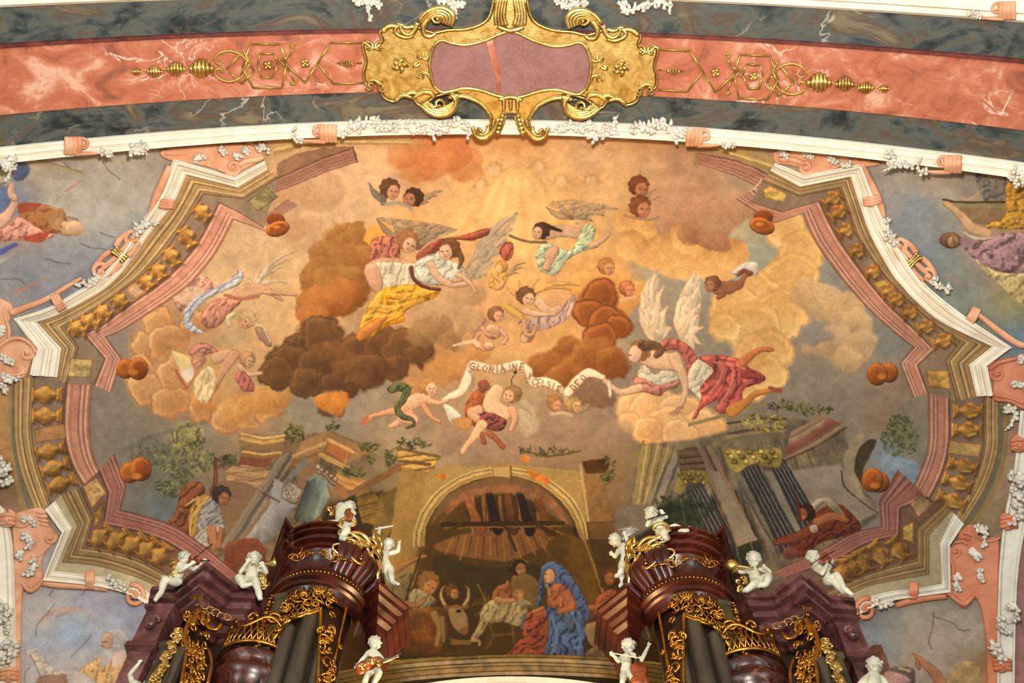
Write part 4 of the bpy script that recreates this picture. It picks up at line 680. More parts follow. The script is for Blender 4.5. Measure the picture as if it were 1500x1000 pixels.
def M(k):
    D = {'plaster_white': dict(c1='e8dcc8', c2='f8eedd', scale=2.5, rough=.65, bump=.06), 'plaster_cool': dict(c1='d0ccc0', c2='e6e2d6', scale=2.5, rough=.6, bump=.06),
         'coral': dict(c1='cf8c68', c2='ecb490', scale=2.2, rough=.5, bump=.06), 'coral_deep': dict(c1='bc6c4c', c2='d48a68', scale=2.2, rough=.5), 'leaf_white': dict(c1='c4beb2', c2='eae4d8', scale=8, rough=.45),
         'gold': dict(c1='b08438', c2='f4d88c', scale=5, rough=.36, metal=1., bump=.15, ramp=(.3, .7)), 'gold_dark': dict(c1='8c5c1c', c2='c89038', scale=6, rough=.36, metal=1., bump=.15), 'gold_line': dict(c1='a8823c', c2='d4b060', scale=6, rough=.42, metal=.7), 'olive_gilt': dict(c1='4c3a10', c2='86682a', scale=3, rough=.45, metal=.15),
         'marble_salmon': dict(c1='8c5442', c2=['b4664a', 'bc6e54', 'ca8468', 'dca890'], scale=2.1, rough=.34, detail=11, veins='ead2c0', vscale=.9, ramp=(.34, .66), fine='a85c46', stretch=(.9, 1.1, 1)),
         'marble_dark': dict(c1='23282a', c2=['3c4444', '585c58', '5a4a40', '7a6e58'], scale=1.3, rough=.3, detail=11, veins='b4aca0', vscale=.6, ramp=(.36, .64), fine='6c665a', stretch=(.7, 1.3, 1)),
         'marble_mauve': dict(c1='8a5c58', c2=['946864', 'a07470'], scale=2.6, rough=.3, detail=8, fine='a88078', ramp=(.3, .7)), 'red_fillet': dict(c1='4e1c18', c2='7a3630', scale=4, rough=.4),
         'organ_red': dict(c1='120403', c2=['300e08', '481a0e', '6a3020'], scale=1.6, rough=.3, detail=8, veins='6c4234', vscale=1.2, ramp=(.28, .75), stretch=(1, 1, .5)), 'organ_mauve': dict(c1='241210', c2=['54302f', '7e5658'], scale=2.5, rough=.24, detail=7, ramp=(.3, .7)),
         'organ_dark': dict(c1='120805', c2='2c150c', scale=3, rough=.4), 'organ_green': dict(c1='262214', c2='4a4228', scale=2, rough=.5), 'pipe': dict(c1='4a443c', c2='6c6456', scale=1.4, rough=.38, metal=.75, stretch=(1, 1, .3)), 'pipe_mouth': dict(c1='0a0806', c2='16110c', scale=3, rough=.6),
         'putto': dict(c1='aaa892', c2='cfccb8', scale=3, rough=.38, bump=.03), 'putto_hair': dict(c1='98968a', c2='bcb8a8', scale=8, rough=.5), 'violin': dict(c1='5c2410', c2='94481c', scale=6, rough=.3), 'bow': dict(c1='1c1410', c2='2c2018', scale=6, rough=.4), 'silver': dict(c1='8c8c80', c2='b4b4a8', scale=5, rough=.35, metal=.8),
         'cloth_red': dict(c1='5c2414', c2='8c4424', scale=4, rough=.6), 'shell': dict(c1='988c78', c2='b8ac98', scale=1, rough=.8), 'stone_floor': dict(c1='50453a', c2='74685a', scale=1, rough=.5), 'glass': dict(c1='dfe8ee')}
    return mat(k, **D[k])
# ---------------------------------------------------------------- mesh helpers
def tagit(o, label=None, cat=None, group=None, kind=None):
    if label: o['label'] = label
    if cat: o['category'] = cat
    if group: o['group'] = group
    if kind: o['kind'] = kind
    return o
MIRX = [None]
def mir(p):
    p = Vector(p)
    if MIRX[0] is not None: p.x = 2*MIRX[0]-p.x
    return p
def mesh_obj(name, verts, faces, m, parent=None, smooth=True, origin=None):
    me = bpy.data.meshes.new(name)
    v = [mir(p) for p in verts]
    if origin is None: origin = sum(v, Vector())/max(len(v), 1)
    base = Vector((0, 0, 0))
    q = parent
    while q is not None: base += q.location; q = q.parent
    me.from_pydata([tuple(p-origin) for p in v], [], faces)
    me.validate(); me.update()
    bm = bmesh.new(); bm.from_mesh(me); bmesh.ops.recalc_face_normals(bm, faces=bm.faces); bm.to_mesh(me); bm.free()
    if smooth:
        me.polygons.foreach_set('use_smooth', [True]*len(me.polygons))
    me.materials.append(M(m) if isinstance(m, str) else m)
    o = bpy.data.objects.new(name, me); COL.objects.link(o); o.parent = parent; o.location = origin-base
    return o
def empty(name, loc, label, cat, group=None):
    o = bpy.data.objects.new(name, None); COL.objects.link(o); o.location = mir(loc); o.empty_display_size = .1
    return tagit(o, label, cat, group)
class MB:
    def __init__(s): s.v = []; s.f = []; s.marks = []
    def add(s, v, f):
        o = len(s.v); s.v += [Vector(p) for p in v]; s.f += [tuple(i+o for i in q) for q in f]; return s
    def mark(s): s.marks.append((len(s.v), len(s.f)))
    def build_split(s, name, m, parent):
        ms = s.marks+[(len(s.v), len(s.f))]
        for (a, fa), (b, fb) in zip(ms[:-1], ms[1:]):
            if b > a: mesh_obj(name, s.v[a:b], [tuple(i-a for i in f) for f in s.f[fa:fb]], m, parent)
    def build(s, name, m, parent=None, smooth=True, origin=None): return mesh_obj(name, s.v, s.f, m, parent, smooth, origin)
    def strip(s, rows, closed=False, cap=False):
        n = len(rows[0]); v = [p for r in rows for p in r]; f = []
        for i in range(len(rows)-1):
            for j in range(n if closed else n-1):
                f.append((i*n+j, i*n+(j+1) % n, (i+1)*n+(j+1) % n, (i+1)*n+j))
        if cap: f.append(tuple(range(n-1, -1, -1))); f.append(tuple((len(rows)-1)*n+j for j in range(n)))
        return s.add(v, f)
    def tube(s, pts, rad, seg=7, up=None, flat=1., cap=True):
        """round or flattened bar along a 3-D path; rad number or list; flat squeezes it along up"""
        pts = [Vector(p) for p in pts]; n = len(pts)
        if n < 2: return s
        R = [rad]*n if not hasattr(rad, '__len__') else [rad[min(int(i*(len(rad)-1)/(n-1)), len(rad)-2)]+(rad[min(int(i*(len(rad)-1)/(n-1)), len(rad)-2)+1]-rad[min(int(i*(len(rad)-1)/(n-1)), len(rad)-2)])*(i*(len(rad)-1)/(n-1)-min(int(i*(len(rad)-1)/(n-1)), len(rad)-2)) for i in range(n)]
        rows = []; ref = None
        for i, p in enumerate(pts):
            t = (pts[min(i+1, n-1)]-pts[max(i-1, 0)])
            if t.length < 1e-9: t = Vector((0, 0, 1))
            t.normalize()
            if up is not None: a = Vector(up)
            elif ref is None: a = Vector((0, 0, 1)) if abs(t.z) < .9 else Vector((1, 0, 0))
            else: a = ref
            a = a-t*a.dot(t)
            if a.length < 1e-6: a = Vector((1, 0, 0))-t*t.x
            a.normalize(); ref = a; b = t.cross(a)
            rows.append([p+(a*math.cos(k*2*math.pi/seg)*flat+b*math.sin(k*2*math.pi/seg))*R[i] for k in range(seg)])
        return s.strip(rows, True, cap)
    def ball(s, c, r, u=10, v=7, ax=None):
        c = Vector(c); r = (r, r, r) if not hasattr(r, '__len__') else r
        A = ax or (Vector((1, 0, 0)), Vector((0, 1, 0)), Vector((0, 0, 1))); vs = []; f = []
        for i in range(1, v):
            th = math.pi*i/v
            for j in range(u):
                ph = 2*math.pi*j/u
                vs.append(c+A[0]*(r[0]*math.sin(th)*math.cos(ph))+A[1]*(r[1]*math.sin(th)*math.sin(ph))+A[2]*(r[2]*math.cos(th)))
        t = len(vs); vs += [c+A[2]*r[2], c-A[2]*r[2]]
        for i in range(v-2):
            for j in range(u): f.append((i*u+j, (i+1)*u+j, (i+1)*u+(j+1) % u, i*u+(j+1) % u))
        for j in range(u): f.append((t, j, (j+1) % u)); f.append((t+1, (v-2)*u+(j+1) % u, (v-2)*u+j))
        return s.add(vs, f)
    def prism(s, plan, prof, closed=False, cap=True):
        """moulding swept along a level plan line; prof = [(outset, z)]; outset is to the right-hand side of travel"""
        n = len(plan); P2 = [Vector((p[0], p[1])) for p in plan]; nr = []
        for i in range(n):
            a = P2[(i-1) % n] if (closed or i > 0) else None; c = P2[(i+1) % n] if (closed or i < n-1) else None
            d1 = (P2[i]-a).normalized() if a is not None else None; d2 = (c-P2[i]).normalized() if c is not None else None
            d1 = d1 or d2; d2 = d2 or d1
            n1 = Vector((d1.y, -d1.x)); n2 = Vector((d2.y, -d2.x)); m = n1+n2
            m = n1 if m.length < .2 else m/(m.length**2)*2
            nr.append(m)
        rows = [[Vector((P2[i].x+nr[i].x*o, P2[i].y+nr[i].y*o, z)) for i in range(n)] for o, z in prof]
        return s.strip(rows, closed, closed and cap)
    def slab(s, outline, fn, h, bev=.3, inset=1.5, h0=0.):
        """raised plate: outline in survey px, fn(px, py, height) gives the point; rounded edge then flat top"""
        n = len(outline); ar = sum(outline[i][0]*outline[(i+1) % n][1]-outline[(i+1) % n][0]*outline[i][1] for i in range(n)); sg = 1 if ar > 0 else -1
        def off(d):
            o = []
            for i in range(n):
                a, b, c = outline[i-1], outline[i], outline[(i+1) % n]
                t = (c[0]-a[0], c[1]-a[1]); L = math.hypot(*t) or 1
                o.append((b[0]-sg*t[1]/L*d, b[1]+sg*t[0]/L*d))
            return o
        rings = [(0, h0), (0, h0+(h-h0)*(1-bev)), (inset*.4, h0+(h-h0)*(1-bev*.3)), (inset, h)]
        rows = [[fn(p[0], p[1], hh) for p in off(d)] for d, hh in rings]
        self_o = len(s.v); s.strip(rows, True)
        top = off(inset); from mathutils.geometry import delaunay_2d_cdt
        X0, X1 = min(p[0] for p in top), max(p[0] for p in top); Y0, Y1 = min(p[1] for p in top), max(p[1] for p in top); g = 9.
        XX, YY = np.meshgrid(np.arange(X0+g/2, X1, g), np.arange(Y0+g/2, Y1, g)); sd = sd_poly(top, XX.astype(np.float32), YY.astype(np.float32))
        inner = [(float(a), float(b)) for a, b, c in zip(XX.ravel(), YY.ravel(), sd.ravel()) if c < -g*.35]
        vs, _, fs, _, _, _ = delaunay_2d_cdt([Vector(p) for p in top]+[Vector(p) for p in inner], [], [list(range(n))], 1, 1e-4)
        s.add([fn(v[0], v[1], h) for v in vs], [tuple(f) for f in fs])
        return s
def spiral(cx, cy, r0, turns, a0, flip=1, r1=.12, n=26):
    """volute: from the outer end (radius r0, angle a0) winding inward; px coordinates"""
    o = []
    for i in range(n):
        t = i/(n-1); r = r0*((1-t)+r1*t)**1.0; a = a0+flip*turns*2*math.pi*t
        o.append((cx+r*math.cos(a), cy+r*math.sin(a)))
    return o
def px2m(px, py, fn=P): return ((fn(px+4, py)-fn(px, py)).length+(fn(px, py+4)-fn(px, py)).length)/8
def relief(mb, pts, w, h, fn=P, seg=7, flat=.8, sm=True, base=0.):
    """raised stucco strand along px path; w = width(s) in px, h = height of its axis in m"""
    if sm and len(pts) > 2: pts = [tuple(p) for p in catmull(pts, False, 4)]
    n = len(pts); W = w if hasattr(w, '__len__') else [w, w]; H = h if hasattr(h, '__len__') else [h, h]
    def at(L, t): u = t*(len(L)-1); k = min(int(u), len(L)-2); return L[k]+(L[k+1]-L[k])*(u-k)
    s = px2m(pts[0][0], pts[0][1], fn)
    q = [fn(p[0], p[1], base+at(H, i/(n-1))) for i, p in enumerate(pts)]
    r = [at(W, i/(n-1))*s/2 for i in range(n)]
    mid = pts[n//2]; nn = (fn(mid[0], mid[1], .1)-fn(mid[0], mid[1], 0))
    rows = []
    for i in range(n):
        t = (q[min(i+1, n-1)]-q[max(i-1, 0)]).normalized(); a = nn-t*nn.dot(t); a.normalize(); b = t.cross(a)
        rows.append([q[i]+(a*math.cos(k*2*math.pi/seg)*flat+b*math.sin(k*2*math.pi/seg))*r[i] for k in range(seg)])
    mb.strip(rows, True, True); return mb
def ruled(mb, A, B, prof, fn=P):
    """moulding between two matching px lines with profile [(t, height m)]"""
    rows = [[fn(a[0]+(b[0]-a[0])*t, a[1]+(b[1]-a[1])*t, h) for a, b in zip(A, B)] for t, h in prof]
    return mb.strip(rows)
STEP = 1
paint_all()
# ---------------------------------------------------------------- painted vault, five frescoes
def Pgrid(X, Y, h=0.):
    d = vF[None, None]+vR[None, None]*((X-750)/FL)[..., None]+vU[None, None]*((500-Y)/FL)[..., None]
    A = VA*d[..., 0]**2+VB*d[..., 1]**2; B = d[..., 2]-2*VB*VY*d[..., 1]; C = VB*VY*VY-VH
    t = (-B+np.sqrt(np.maximum(B*B-4*A*C, 0)))/(2*A)
    A2 = VA*d[..., 0]**2+1e-9; t2 = (-d[..., 2]+np.sqrt(d[..., 2]**2+4*A2*VH))/(2*A2)
    t = np.where(d[..., 1]*t < VY, t2, t); p = d*t[..., None]
    n = np.stack([-2*VA*p[..., 0], -2*VB*np.maximum(p[..., 1]-VY, 0), -np.ones_like(t)], -1); n /= np.linalg.norm(n, axis=-1, keepdims=True)
    p = p+n*h; p[..., 2] += EYE
    return p
def fresco_material():
    m = bpy.data.materials.new('fresco_pigment'); m.use_nodes = True; N = m.node_tree.nodes; L = m.node_tree.links
    b = N['Principled BSDF']; b.inputs['Roughness'].default_value = .75; b.inputs['Specular IOR Level'].default_value = .2
    a = N.new('ShaderNodeAttribute'); a.attribute_name = 'pigment'
    tc = N.new('ShaderNodeTexCoord'); n = N.new('ShaderNodeTexNoise'); n.inputs['Scale'].default_value = 14; n.inputs['Detail'].default_value = 7; L.new(tc.outputs['Object'], n.inputs['Vector'])
    mr = N.new('ShaderNodeMapRange'); mr.inputs[3].default_value = .95; mr.inputs[4].default_value = 1.06; L.new(n.outputs['Fac'], mr.inputs[0])
    mx = N.new('ShaderNodeVectorMath'); mx.operation = 'SCALE'; L.new(a.outputs['Color'], mx.inputs[0]); L.new(mr.outputs[0], mx.inputs['Scale']); L.new(mx.outputs[0], b.inputs['Base Color'])
    return m
FM = fresco_material()
UL = [(-80,160),(250,205),(256,238),(238,280),(212,324),(180,368),(146,400),(88,436),(24,468),(-80,470)]
LL = [(24,750),(62,850),(128,852),(165,858),(200,870),(232,892),(262,960),(262,1060),(24,1060)]
UR = [(1270,215),(1272,248),(1290,320),(1325,376),(1355,416),(1410,461),(1470,505),(1580,500),(1580,160)]
LR = [(1468,760),(1390,862),(1345,868),(1300,876),(1262,892),(1236,930),(1236,1060),(1468,1060)]
xs = np.arange(CX0, CX1, STEP, dtype=np.float32); ys = np.arange(CY0, CY1, STEP, dtype=np.float32)
GX, GY = np.meshgrid(xs, ys); GP = Pgrid(GX.astype(float), GY.astype(float))
reg = np.zeros(GX.shape, np.int8)
for k, poly in enumerate((UL, LL, UR, LR)): reg[sd_poly(poly, GX, GY) < 0] = k+1
LINC = np.where(CAN <= .04045, CAN/12.92, ((CAN+.055)/1.055)**2.4)[::STEP, ::STEP][:GX.shape[0], :GX.shape[1]]
def fresco(k, name, label, cat, kind=None):
    cell = (reg[:-1, :-1] == k)
    if k == 0: cell &= ~((GX[:-1, :-1] < -10) | (GX[:-1, :-1] > 1510) | ((GY[:-1, :-1] > 1002)))
    iy, ix = np.nonzero(cell); W = GX.shape[1]
    q = np.stack([iy*W+ix, iy*W+ix+1, (iy+1)*W+ix+1, (iy+1)*W+ix], 1)
    u, inv = np.unique(q, return_inverse=True); q = inv.reshape(q.shape)
    co = GP.reshape(-1, 3)[u]; c = LINC.reshape(-1, 3)[u]; org = co.mean(0)
    me = bpy.data.meshes.new(name); me.vertices.add(len(u)); me.vertices.foreach_set('co', (co-org).astype(np.float32).ravel())
    me.loops.add(q.size); me.loops.foreach_set('vertex_index', q.ravel().astype(np.int32)); me.polygons.add(len(q))
    me.polygons.foreach_set('loop_start', np.arange(0, q.size, 4, dtype=np.int32)); me.polygons.foreach_set('loop_total', np.full(len(q), 4, np.int32))
    me.update(calc_edges=True); me.polygons.foreach_set('use_smooth', np.ones(len(q), bool))
    at = me.color_attributes.new('pigment', 'FLOAT_COLOR', 'POINT'); at.data.foreach_set('color', np.concatenate([c, np.ones((len(u), 1))], 1).astype(np.float32).ravel())
    me.materials.append(FM); o = bpy.data.objects.new(name, me); COL.objects.link(o); o.location = org
    tagit(o, label, cat, None, kind)
fresco(0, 'vault_fresco', 'large central vault fresco of angels on clouds above a nativity under a ruined arch', 'fresco')
fresco(1, 'side_fresco', 'fresco of a bald old man in red against grey sky, upper left of the vault', 'fresco')
fresco(2, 'side_fresco', 'pale fresco of a white-bearded man in a yellow robe, lower left beside the organ', 'fresco')
fresco(3, 'side_fresco', 'fresco of a bearded figure in mauve under a gold cloak and beam, upper right', 'fresco')
fresco(4, 'side_fresco', 'cracked grey fresco of figures with a pointing arm, lower right beside the organ', 'fresco')
# the plaster shell behind the paint, side walls, organ wall and floor (only what the picture can reach)
mb = MB(); rows = []
for j in range(30):
    y = -3+j*.6
    rows.append([Vector((x, y, vz(x, y)+.06 if y > 3 else vz(x, y)+.2)) for x in np.linspace(-13, 13, 40)])
mb.strip(rows); o = mb.build('ceiling', 'shell', smooth=True); tagit(o, kind='structure')
def wallbox(name, x0, x1, y0, y1, z0, z1, m):
    v = [(x, y, z) for z in (z0, z1) for y in (y0, y1) for x in (x0, x1)]
    f = [(0,1,3,2),(4,6,7,5),(0,4,5,1),(2,3,7,6),(0,2,6,4),(1,5,7,3)]
    o = mesh_obj(name, v, f, m, smooth=False); tagit(o, kind='structure'); return o
wallbox('floor', -13, 13, -6, 15, -.2, 0, 'stone_floor')
wallbox('wall_back', -13, 13, 14.1, 14.4, 0, 12.3, 'shell')
# ---------------------------------------------------------------- transverse arch
def az(x): return AH+EYE-VA*x*x
def arch_band(name, prof, m, back=.35, x0=-12.5, x1=12.5):
    """prof = [(y, drop below the soffit)]"""
    mb = MB(); X = np.linspace(x0, x1, 90); pr = prof+[(prof[-1][0], -back), (prof[0][0], -back)]
    rows = [[Vector((x, y, az(x)-d)) for y, d in pr] for x in X]
    mb.strip(rows, True, True); o = mb.build(name, m, smooth=False); tagit(o, kind='structure'); return o
arch_band('trim_1', [(1.2,.02),(1.3,.06),(1.75,.06),(1.8,.03),(1.9,.05),(1.95,.09),(2.05,.1),(2.08,.05),(2.16,.06),(2.2,.0)], 'plaster_white')
arch_band('trim_2', [(2.2,-.02),(2.72,-.02)], 'marble_dark')
arch_band('trim_3', [(2.72,.0),(2.73,.05),(2.78,.05),(2.79,.02)], 'red_fillet')
arch_band('trim_4', [(2.79,.0),(3.8,.0)], 'marble_salmon')
arch_band('trim_5', [(3.8,-.03),(4.31,-.03)], 'marble_dark')
arch_band('trim_6', [(4.31,.0),(4.32,.05),(4.345,.055),(4.35,.02),(4.375,.03),(4.39,.07),(4.43,.085),(4.445,.045),(4.47,.05),(4.48,.02),(4.505,.03),(4.52,.075),(4.56,.08),(4.575,.0)], 'plaster_white', back=.45)
# ---------------------------------------------------------------- white mouldings framing the central fresco
LAO = [(388,234),(343,258),(254,231),(236,280),(206,326),(176,370),(150,401),(116,424),(70,450),(20,466),(52,509),(44,548)]
RAO = [(1135,237),(1180,255),(1264,238),(1282,285),(1302,330),(1331,380),(1347,404),(1365,424),(1410,460),(1482,508),(1446,535),(1454,578)]
LBO = [(66,746),(91,780),(63,850),(124,856),(160,862),(195,873),(232,896)]
RBO = [(1412,767),(1391,798),(1392,867),(1347,873),(1305,880),(1272,892),(1240,914)]
MP = [(0, 0), (0, .05), (.08, .07), (.14, .03), (.3, .04), (.36, .09), (.44, .1), (.48, .05), (.6, .06), (.66, .12), (.8, .15), (.9, .15), (.92, .08), (1, .08), (1, 0)]
n_t = [6]
def frame(A, B, cs, n, m='plaster_white', prof=MP):
    mb = MB(); ruled(mb, crv(A, cs, n), crv(B, cs, n), prof); n_t[0] += 1
    o = mb.build('trim_%d' % n_t[0], m, smooth=False); tagit(o, kind='structure'); return o
frame(LA[0], LAO, [1, 2, 9, 10], 5); frame(RA[0], RAO, [1, 2, 9, 10], 5, 'plaster_white')
frame(LB[0], LBO, [1, 2], 5); frame(RB[0], RBO, [1, 2], 5, 'plaster_cool')
VP_ = [(0, 0), (0, .12), (.1, .14), (.16, .1), (.2, .12), (.5, .13), (.8, .12), (.86, .16), (.94, .16), (1, .1), (1, 0)]
frame([(-40,700),(-38,800),(-36,900),(-34,1060)], [(8,744),(20,800),(24,900),(27,1060)], [], 4, 'plaster_white', VP_)
frame([(1494,600),(1484,690),(1470,760),(1461,860),(1459,1060)], [(1532,600),(1522,690),(1504,760),(1489,860),(1484,1060)], [], 4, 'plaster_cool', VP_)
frame([(1489,760),(1489,860),(1484,960),(1484,1060)], [(1560,760),(1560,860),(1560,960),(1560,1060)], [], 3, 'marble_mauve', [(0, 0), (0, .05), (1, .05)])
frame([(480,986),(560,971),(640,963),(760,958),(880,962),(940,970),(1020,986)], [(480,1020),(560,1004),(640,994),(760,989),(880,993),(940,1002),(1020,1020)], [], 4, 'olive_gilt', [(0, 0), (0, .03), (.1, .05), (.18, .02), (.34, .03), (.4, .07), (.5, .08), (.55, .03), (.75, .03), (.8, .06), (.95, .07), (1, 0)])
frame([(560,1020),(610,1003),(680,993),(750,990),(820,993),(890,1003),(940,1020)], [(560,1050),(610,1033),(680,1022),(750,1018),(820,1022),(890,1032),(940,1050)], [], 4, 'plaster_white', [(0, 0), (0, .1), (.3, .12), (.4, .06), (.9, .07), (1, 0)])
# ---------------------------------------------------------------- stucco ornaments
def leafspray(mb, x, y, ang, L, n=5, spread=.5, fn=P, h=.07, w=5.2, seed=1, curl=.6):
    """rocaille foliage: fat overlapping lobes that roll over along a wandering rib"""
    mb.mark(); r = random.Random(seed*7+int(x)); rib = []; wob = r.uniform(-.5, .5)
    for i in range(6):
        t = i/5; a = ang+curl*t*t+wob*math.sin(t*5); rib.append((x+math.cos(a)*L*t, y+math.sin(a)*L*t))
    relief(mb, rib, [w*1.3, w*1.1, w*.5], [h, h*1.8, h], fn, 6)
    for i in range(n):
        t = .05+.9*(i+r.random()*.6)/n; k = min(int(t*5), 4); f = t*5-k; b = (rib[k][0]*(1-f)+rib[k+1][0]*f, rib[k][1]*(1-f)+rib[k+1][1]*f)
        for sd in (-1, 1):
            a = ang+curl*t+sd*(spread+.2+.9*r.random()); l = max(w*.9, L*(.2-.07*t)*(.6+.9*r.random())); q = sd*r.uniform(.3, 1.5)
            c = (b[0]+math.cos(a)*l*.6, b[1]+math.sin(a)*l*.6); d = (c[0]+math.cos(a+q)*l*.5, c[1]+math.sin(a+q)*l*.5)
            relief(mb, [b, c, d], [w*.8, w*(1.0+.5*r.random()), w*.55], [h*.8, h*(1.6+r.random()), h*.9], fn, 6)
    return mb
def volute(mb, cx, cy, r, a0, flip=1, turns=1.35, w=6, h=.07, fn=P, lip=True):
    sp = spiral(cx, cy, r, turns, a0, flip, .14, 22)
    relief(mb, sp, [w, w*.9, w*.7, w*.55], [h*.6, h, h*1.25, h*1.5], fn, 7, sm=False)
    s = px2m(cx, cy, fn); mb.ball(fn(cx, cy, h*1.5), w*.42*s)
    return mb
def ornament(name, label, cat, group, coral, leaf, cm='coral', lm='leaf_white', gold=None, origin=None):
    o = None
    if coral is not None and coral.v:
        o = coral.build(name, cm)
        tagit(o, label, cat, group)
        if leaf is not None and leaf.v: leaf.build_split('leaf', lm, o)
        if gold is not None and gold.v: gold.build('clasp', 'gold', o)
    else:
        o = leaf.build(name, lm); tagit(o, label, cat, group)
    return o
def hpl(outl, h=.07, fn=P, inset=2.2):
    return MB().slab([tuple(p) for p in catmull(outl, True, 4)], fn, h, .4, inset)
# big coral plates between the mouldings
c = hpl([(236,220),(262,215),(320,211),(365,212),(384,223),(377,236),(347,251),(329,252),(299,242),(256,236),(238,229)]); volute(c, 341, 243, 13, 2.6, -1, 1.2, 8); relief(c, [(350,240),(362,234),(376,232),(386,228)], [10,9,8], .08); relief(c, [(304,222),(314,240),(328,250)], 5, .06); relief(c, [(242,222),(262,224),(286,220)], [9,5,3], .06)
l = MB(); leafspray(l, 285, 236, -1.0, 20, 4, seed=2); leafspray(l, 345, 230, -1.2, 12, 3, .9, seed=3); leafspray(l, 355, 216, .2, 12, 3, .9, seed=4); leafspray(l, 376, 218, -.6, 20, 4, .8, seed=5); leafspray(l, 322, 214, .6, 12, 3, seed=6)
ornament('stucco_cartouche', 'coral stucco plate with white blossoms wedged under the arch moulding, upper left', 'stucco ornament', 'coral plates', c, l)
c = hpl([(1137,238),(1133,222),(1160,216),(1200,220),(1240,228),(1290,238),(1266,244),(1240,240),(1216,250),(1190,254),(1170,244),(1150,240)]); volute(c, 1182, 243, 12, .6, 1, 1.2, 8); relief(c, [(1140,232),(1160,232),(1178,238)], [7,9,8], .08); relief(c, [(1224,226),(1216,242),(1200,250)], 5, .06)
l = MB(); leafspray(l, 1142, 222, -.2, 14, 4, .9, seed=7); leafspray(l, 1176, 222, .1, 20, 4, .9, seed=8); leafspray(l, 1212, 228, .2, 18, 4, .8, seed=9); leafspray(l, 1232, 240, -.4, 16, 3, seed=10)
ornament('stucco_cartouche', 'coral stucco plate with white blossoms wedged under the arch moulding, upper right', 'stucco ornament', 'coral plates', c, l)
c = hpl([(-20,440),(8,440),(20,452),(12,478),(22,496),(44,498),(52,512),(46,530),(36,552),(8,556),(-20,556)]); volute(c, 40, 516, 13, -1.8, 1, 1.3, 7); relief(c, [(-10,516),(10,498),(30,494),(46,503),(54,516)], 7, .1); relief(c, [(8,464),(14,482),(12,500)], 5, .08); relief(c, [(-10,545),(20,548),(38,544)], 6, .08)
l = MB(); leafspray(l, 4, 476, 1.5, 16, 4, seed=11); leafspray(l, 2, 520, .3, 22, 5, seed=12); leafspray(l, 2, 548, .1, 30, 5, .7, seed=13); leafspray(l, -6, 562, .1, 22, 4, seed=14)
ornament('stucco_cartouche', 'coral stucco volute plate with white leaves at the left edge beside the fresco corner', 'stucco ornament', 'coral plates', c, l)
c = hpl([(1446,540),(1452,530),(1474,524),(1500,520),(1530,520),(1530,600),(1500,600),(1480,590),(1456,586),(1454,570),(1455,552)]); volute(c, 1461, 547, 11, -2.4, -1, 1.3, 6); relief(c, [(1450,540),(1462,530),(1485,524),(1510,514)], 6, .1); relief(c, [(1456,578),(1480,582),(1500,590)], 5, .08)
l = MB(); leafspray(l, 1480, 562, -.2, 24, 5, seed=15); leafspray(l, 1492, 530, -.8, 22, 5, seed=16); leafspray(l, 1470, 596, .5, 34, 6, seed=17)
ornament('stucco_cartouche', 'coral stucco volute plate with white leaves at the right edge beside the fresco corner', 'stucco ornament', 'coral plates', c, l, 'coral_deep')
c = hpl([(18,758),(34,748),(50,744),(62,744),(70,752),(70,764),(82,780),(82,792),(68,808),(62,824),(64,850),(58,858),(48,868),(38,858),(33,880),(31,960),(31,1060),(24,1060),(22,900),(20,800)]); volute(c, 74, 787, 9, -.6, 1, 1.2, 7); relief(c, [(34,852),(44,864),(56,858),(64,848)], [6,8,6], .1); relief(c, [(20,768),(36,770),(46,760)], 4, .09); relief(c, [(46,814),(58,812),(70,800)], 5, .08)
for k in range(4): relief(c, [(54+k*2,748+k*6),(62+k*1.5,750+k*6),(70+k,748+k*7)], 4, .09)
l = MB(); leafspray(l, 30, 760, -.2, 26, 5, .8, seed=18); leafspray(l, 34, 784, .2, 20, 4, 1., seed=19); leafspray(l, 44, 790, 1.2, 14, 3, 1., seed=20); leafspray(l, 32, 806, 1.6, 14, 4, seed=21); leafspray(l, 50, 816, 1.5, 32, 5, .5, seed=22, w=5)
ornament('stucco_cartouche', 'coral stucco plate with white rocaille leaves above the pale lower left fresco', 'stucco ornament', 'coral plates', c, l)
c = hpl([(1412,772),(1424,768),(1438,790),(1462,790),(1462,860),(1460,1060),(1448,1060),(1444,940),(1434,884),(1422,874),(1416,890),(1404,886),(1400,874),(1384,870),(1388,850),(1392,820),(1388,804),(1400,796),(1404,780)]); volute(c, 1399, 807, 9, 2.4, -1, 1.2, 6); relief(c, [(1386,866),(1398,876),(1412,884),(1424,872)], [5,8,7], .1); relief(c, [(1390,816),(1396,830),(1394,850)], 6, .09); relief(c, [(1424,770),(1432,786),(1450,792),(1464,786)], 4, .09)
for k in range(3): relief(c, [(1398+k*6,794-k*7),(1408+k*4,792-k*6),(1416+k*3,796-k*6)], 4, .1)
l = MB(); leafspray(l, 1420, 804, .5, 22, 5, .9, seed=23, w=6); leafspray(l, 1434, 832, 1.2, 20, 4, .5, seed=24); leafspray(l, 1402, 838, 1.4, 30, 5, .4, seed=25, w=5); leafspray(l, 1426, 770, .4, 34, 5, .6, seed=26, w=5)
ornament('stucco_cartouche', 'coral stucco plate with white rocaille leaves above the cracked lower right fresco', 'stucco ornament', 'coral plates', c, l, 'coral_deep')
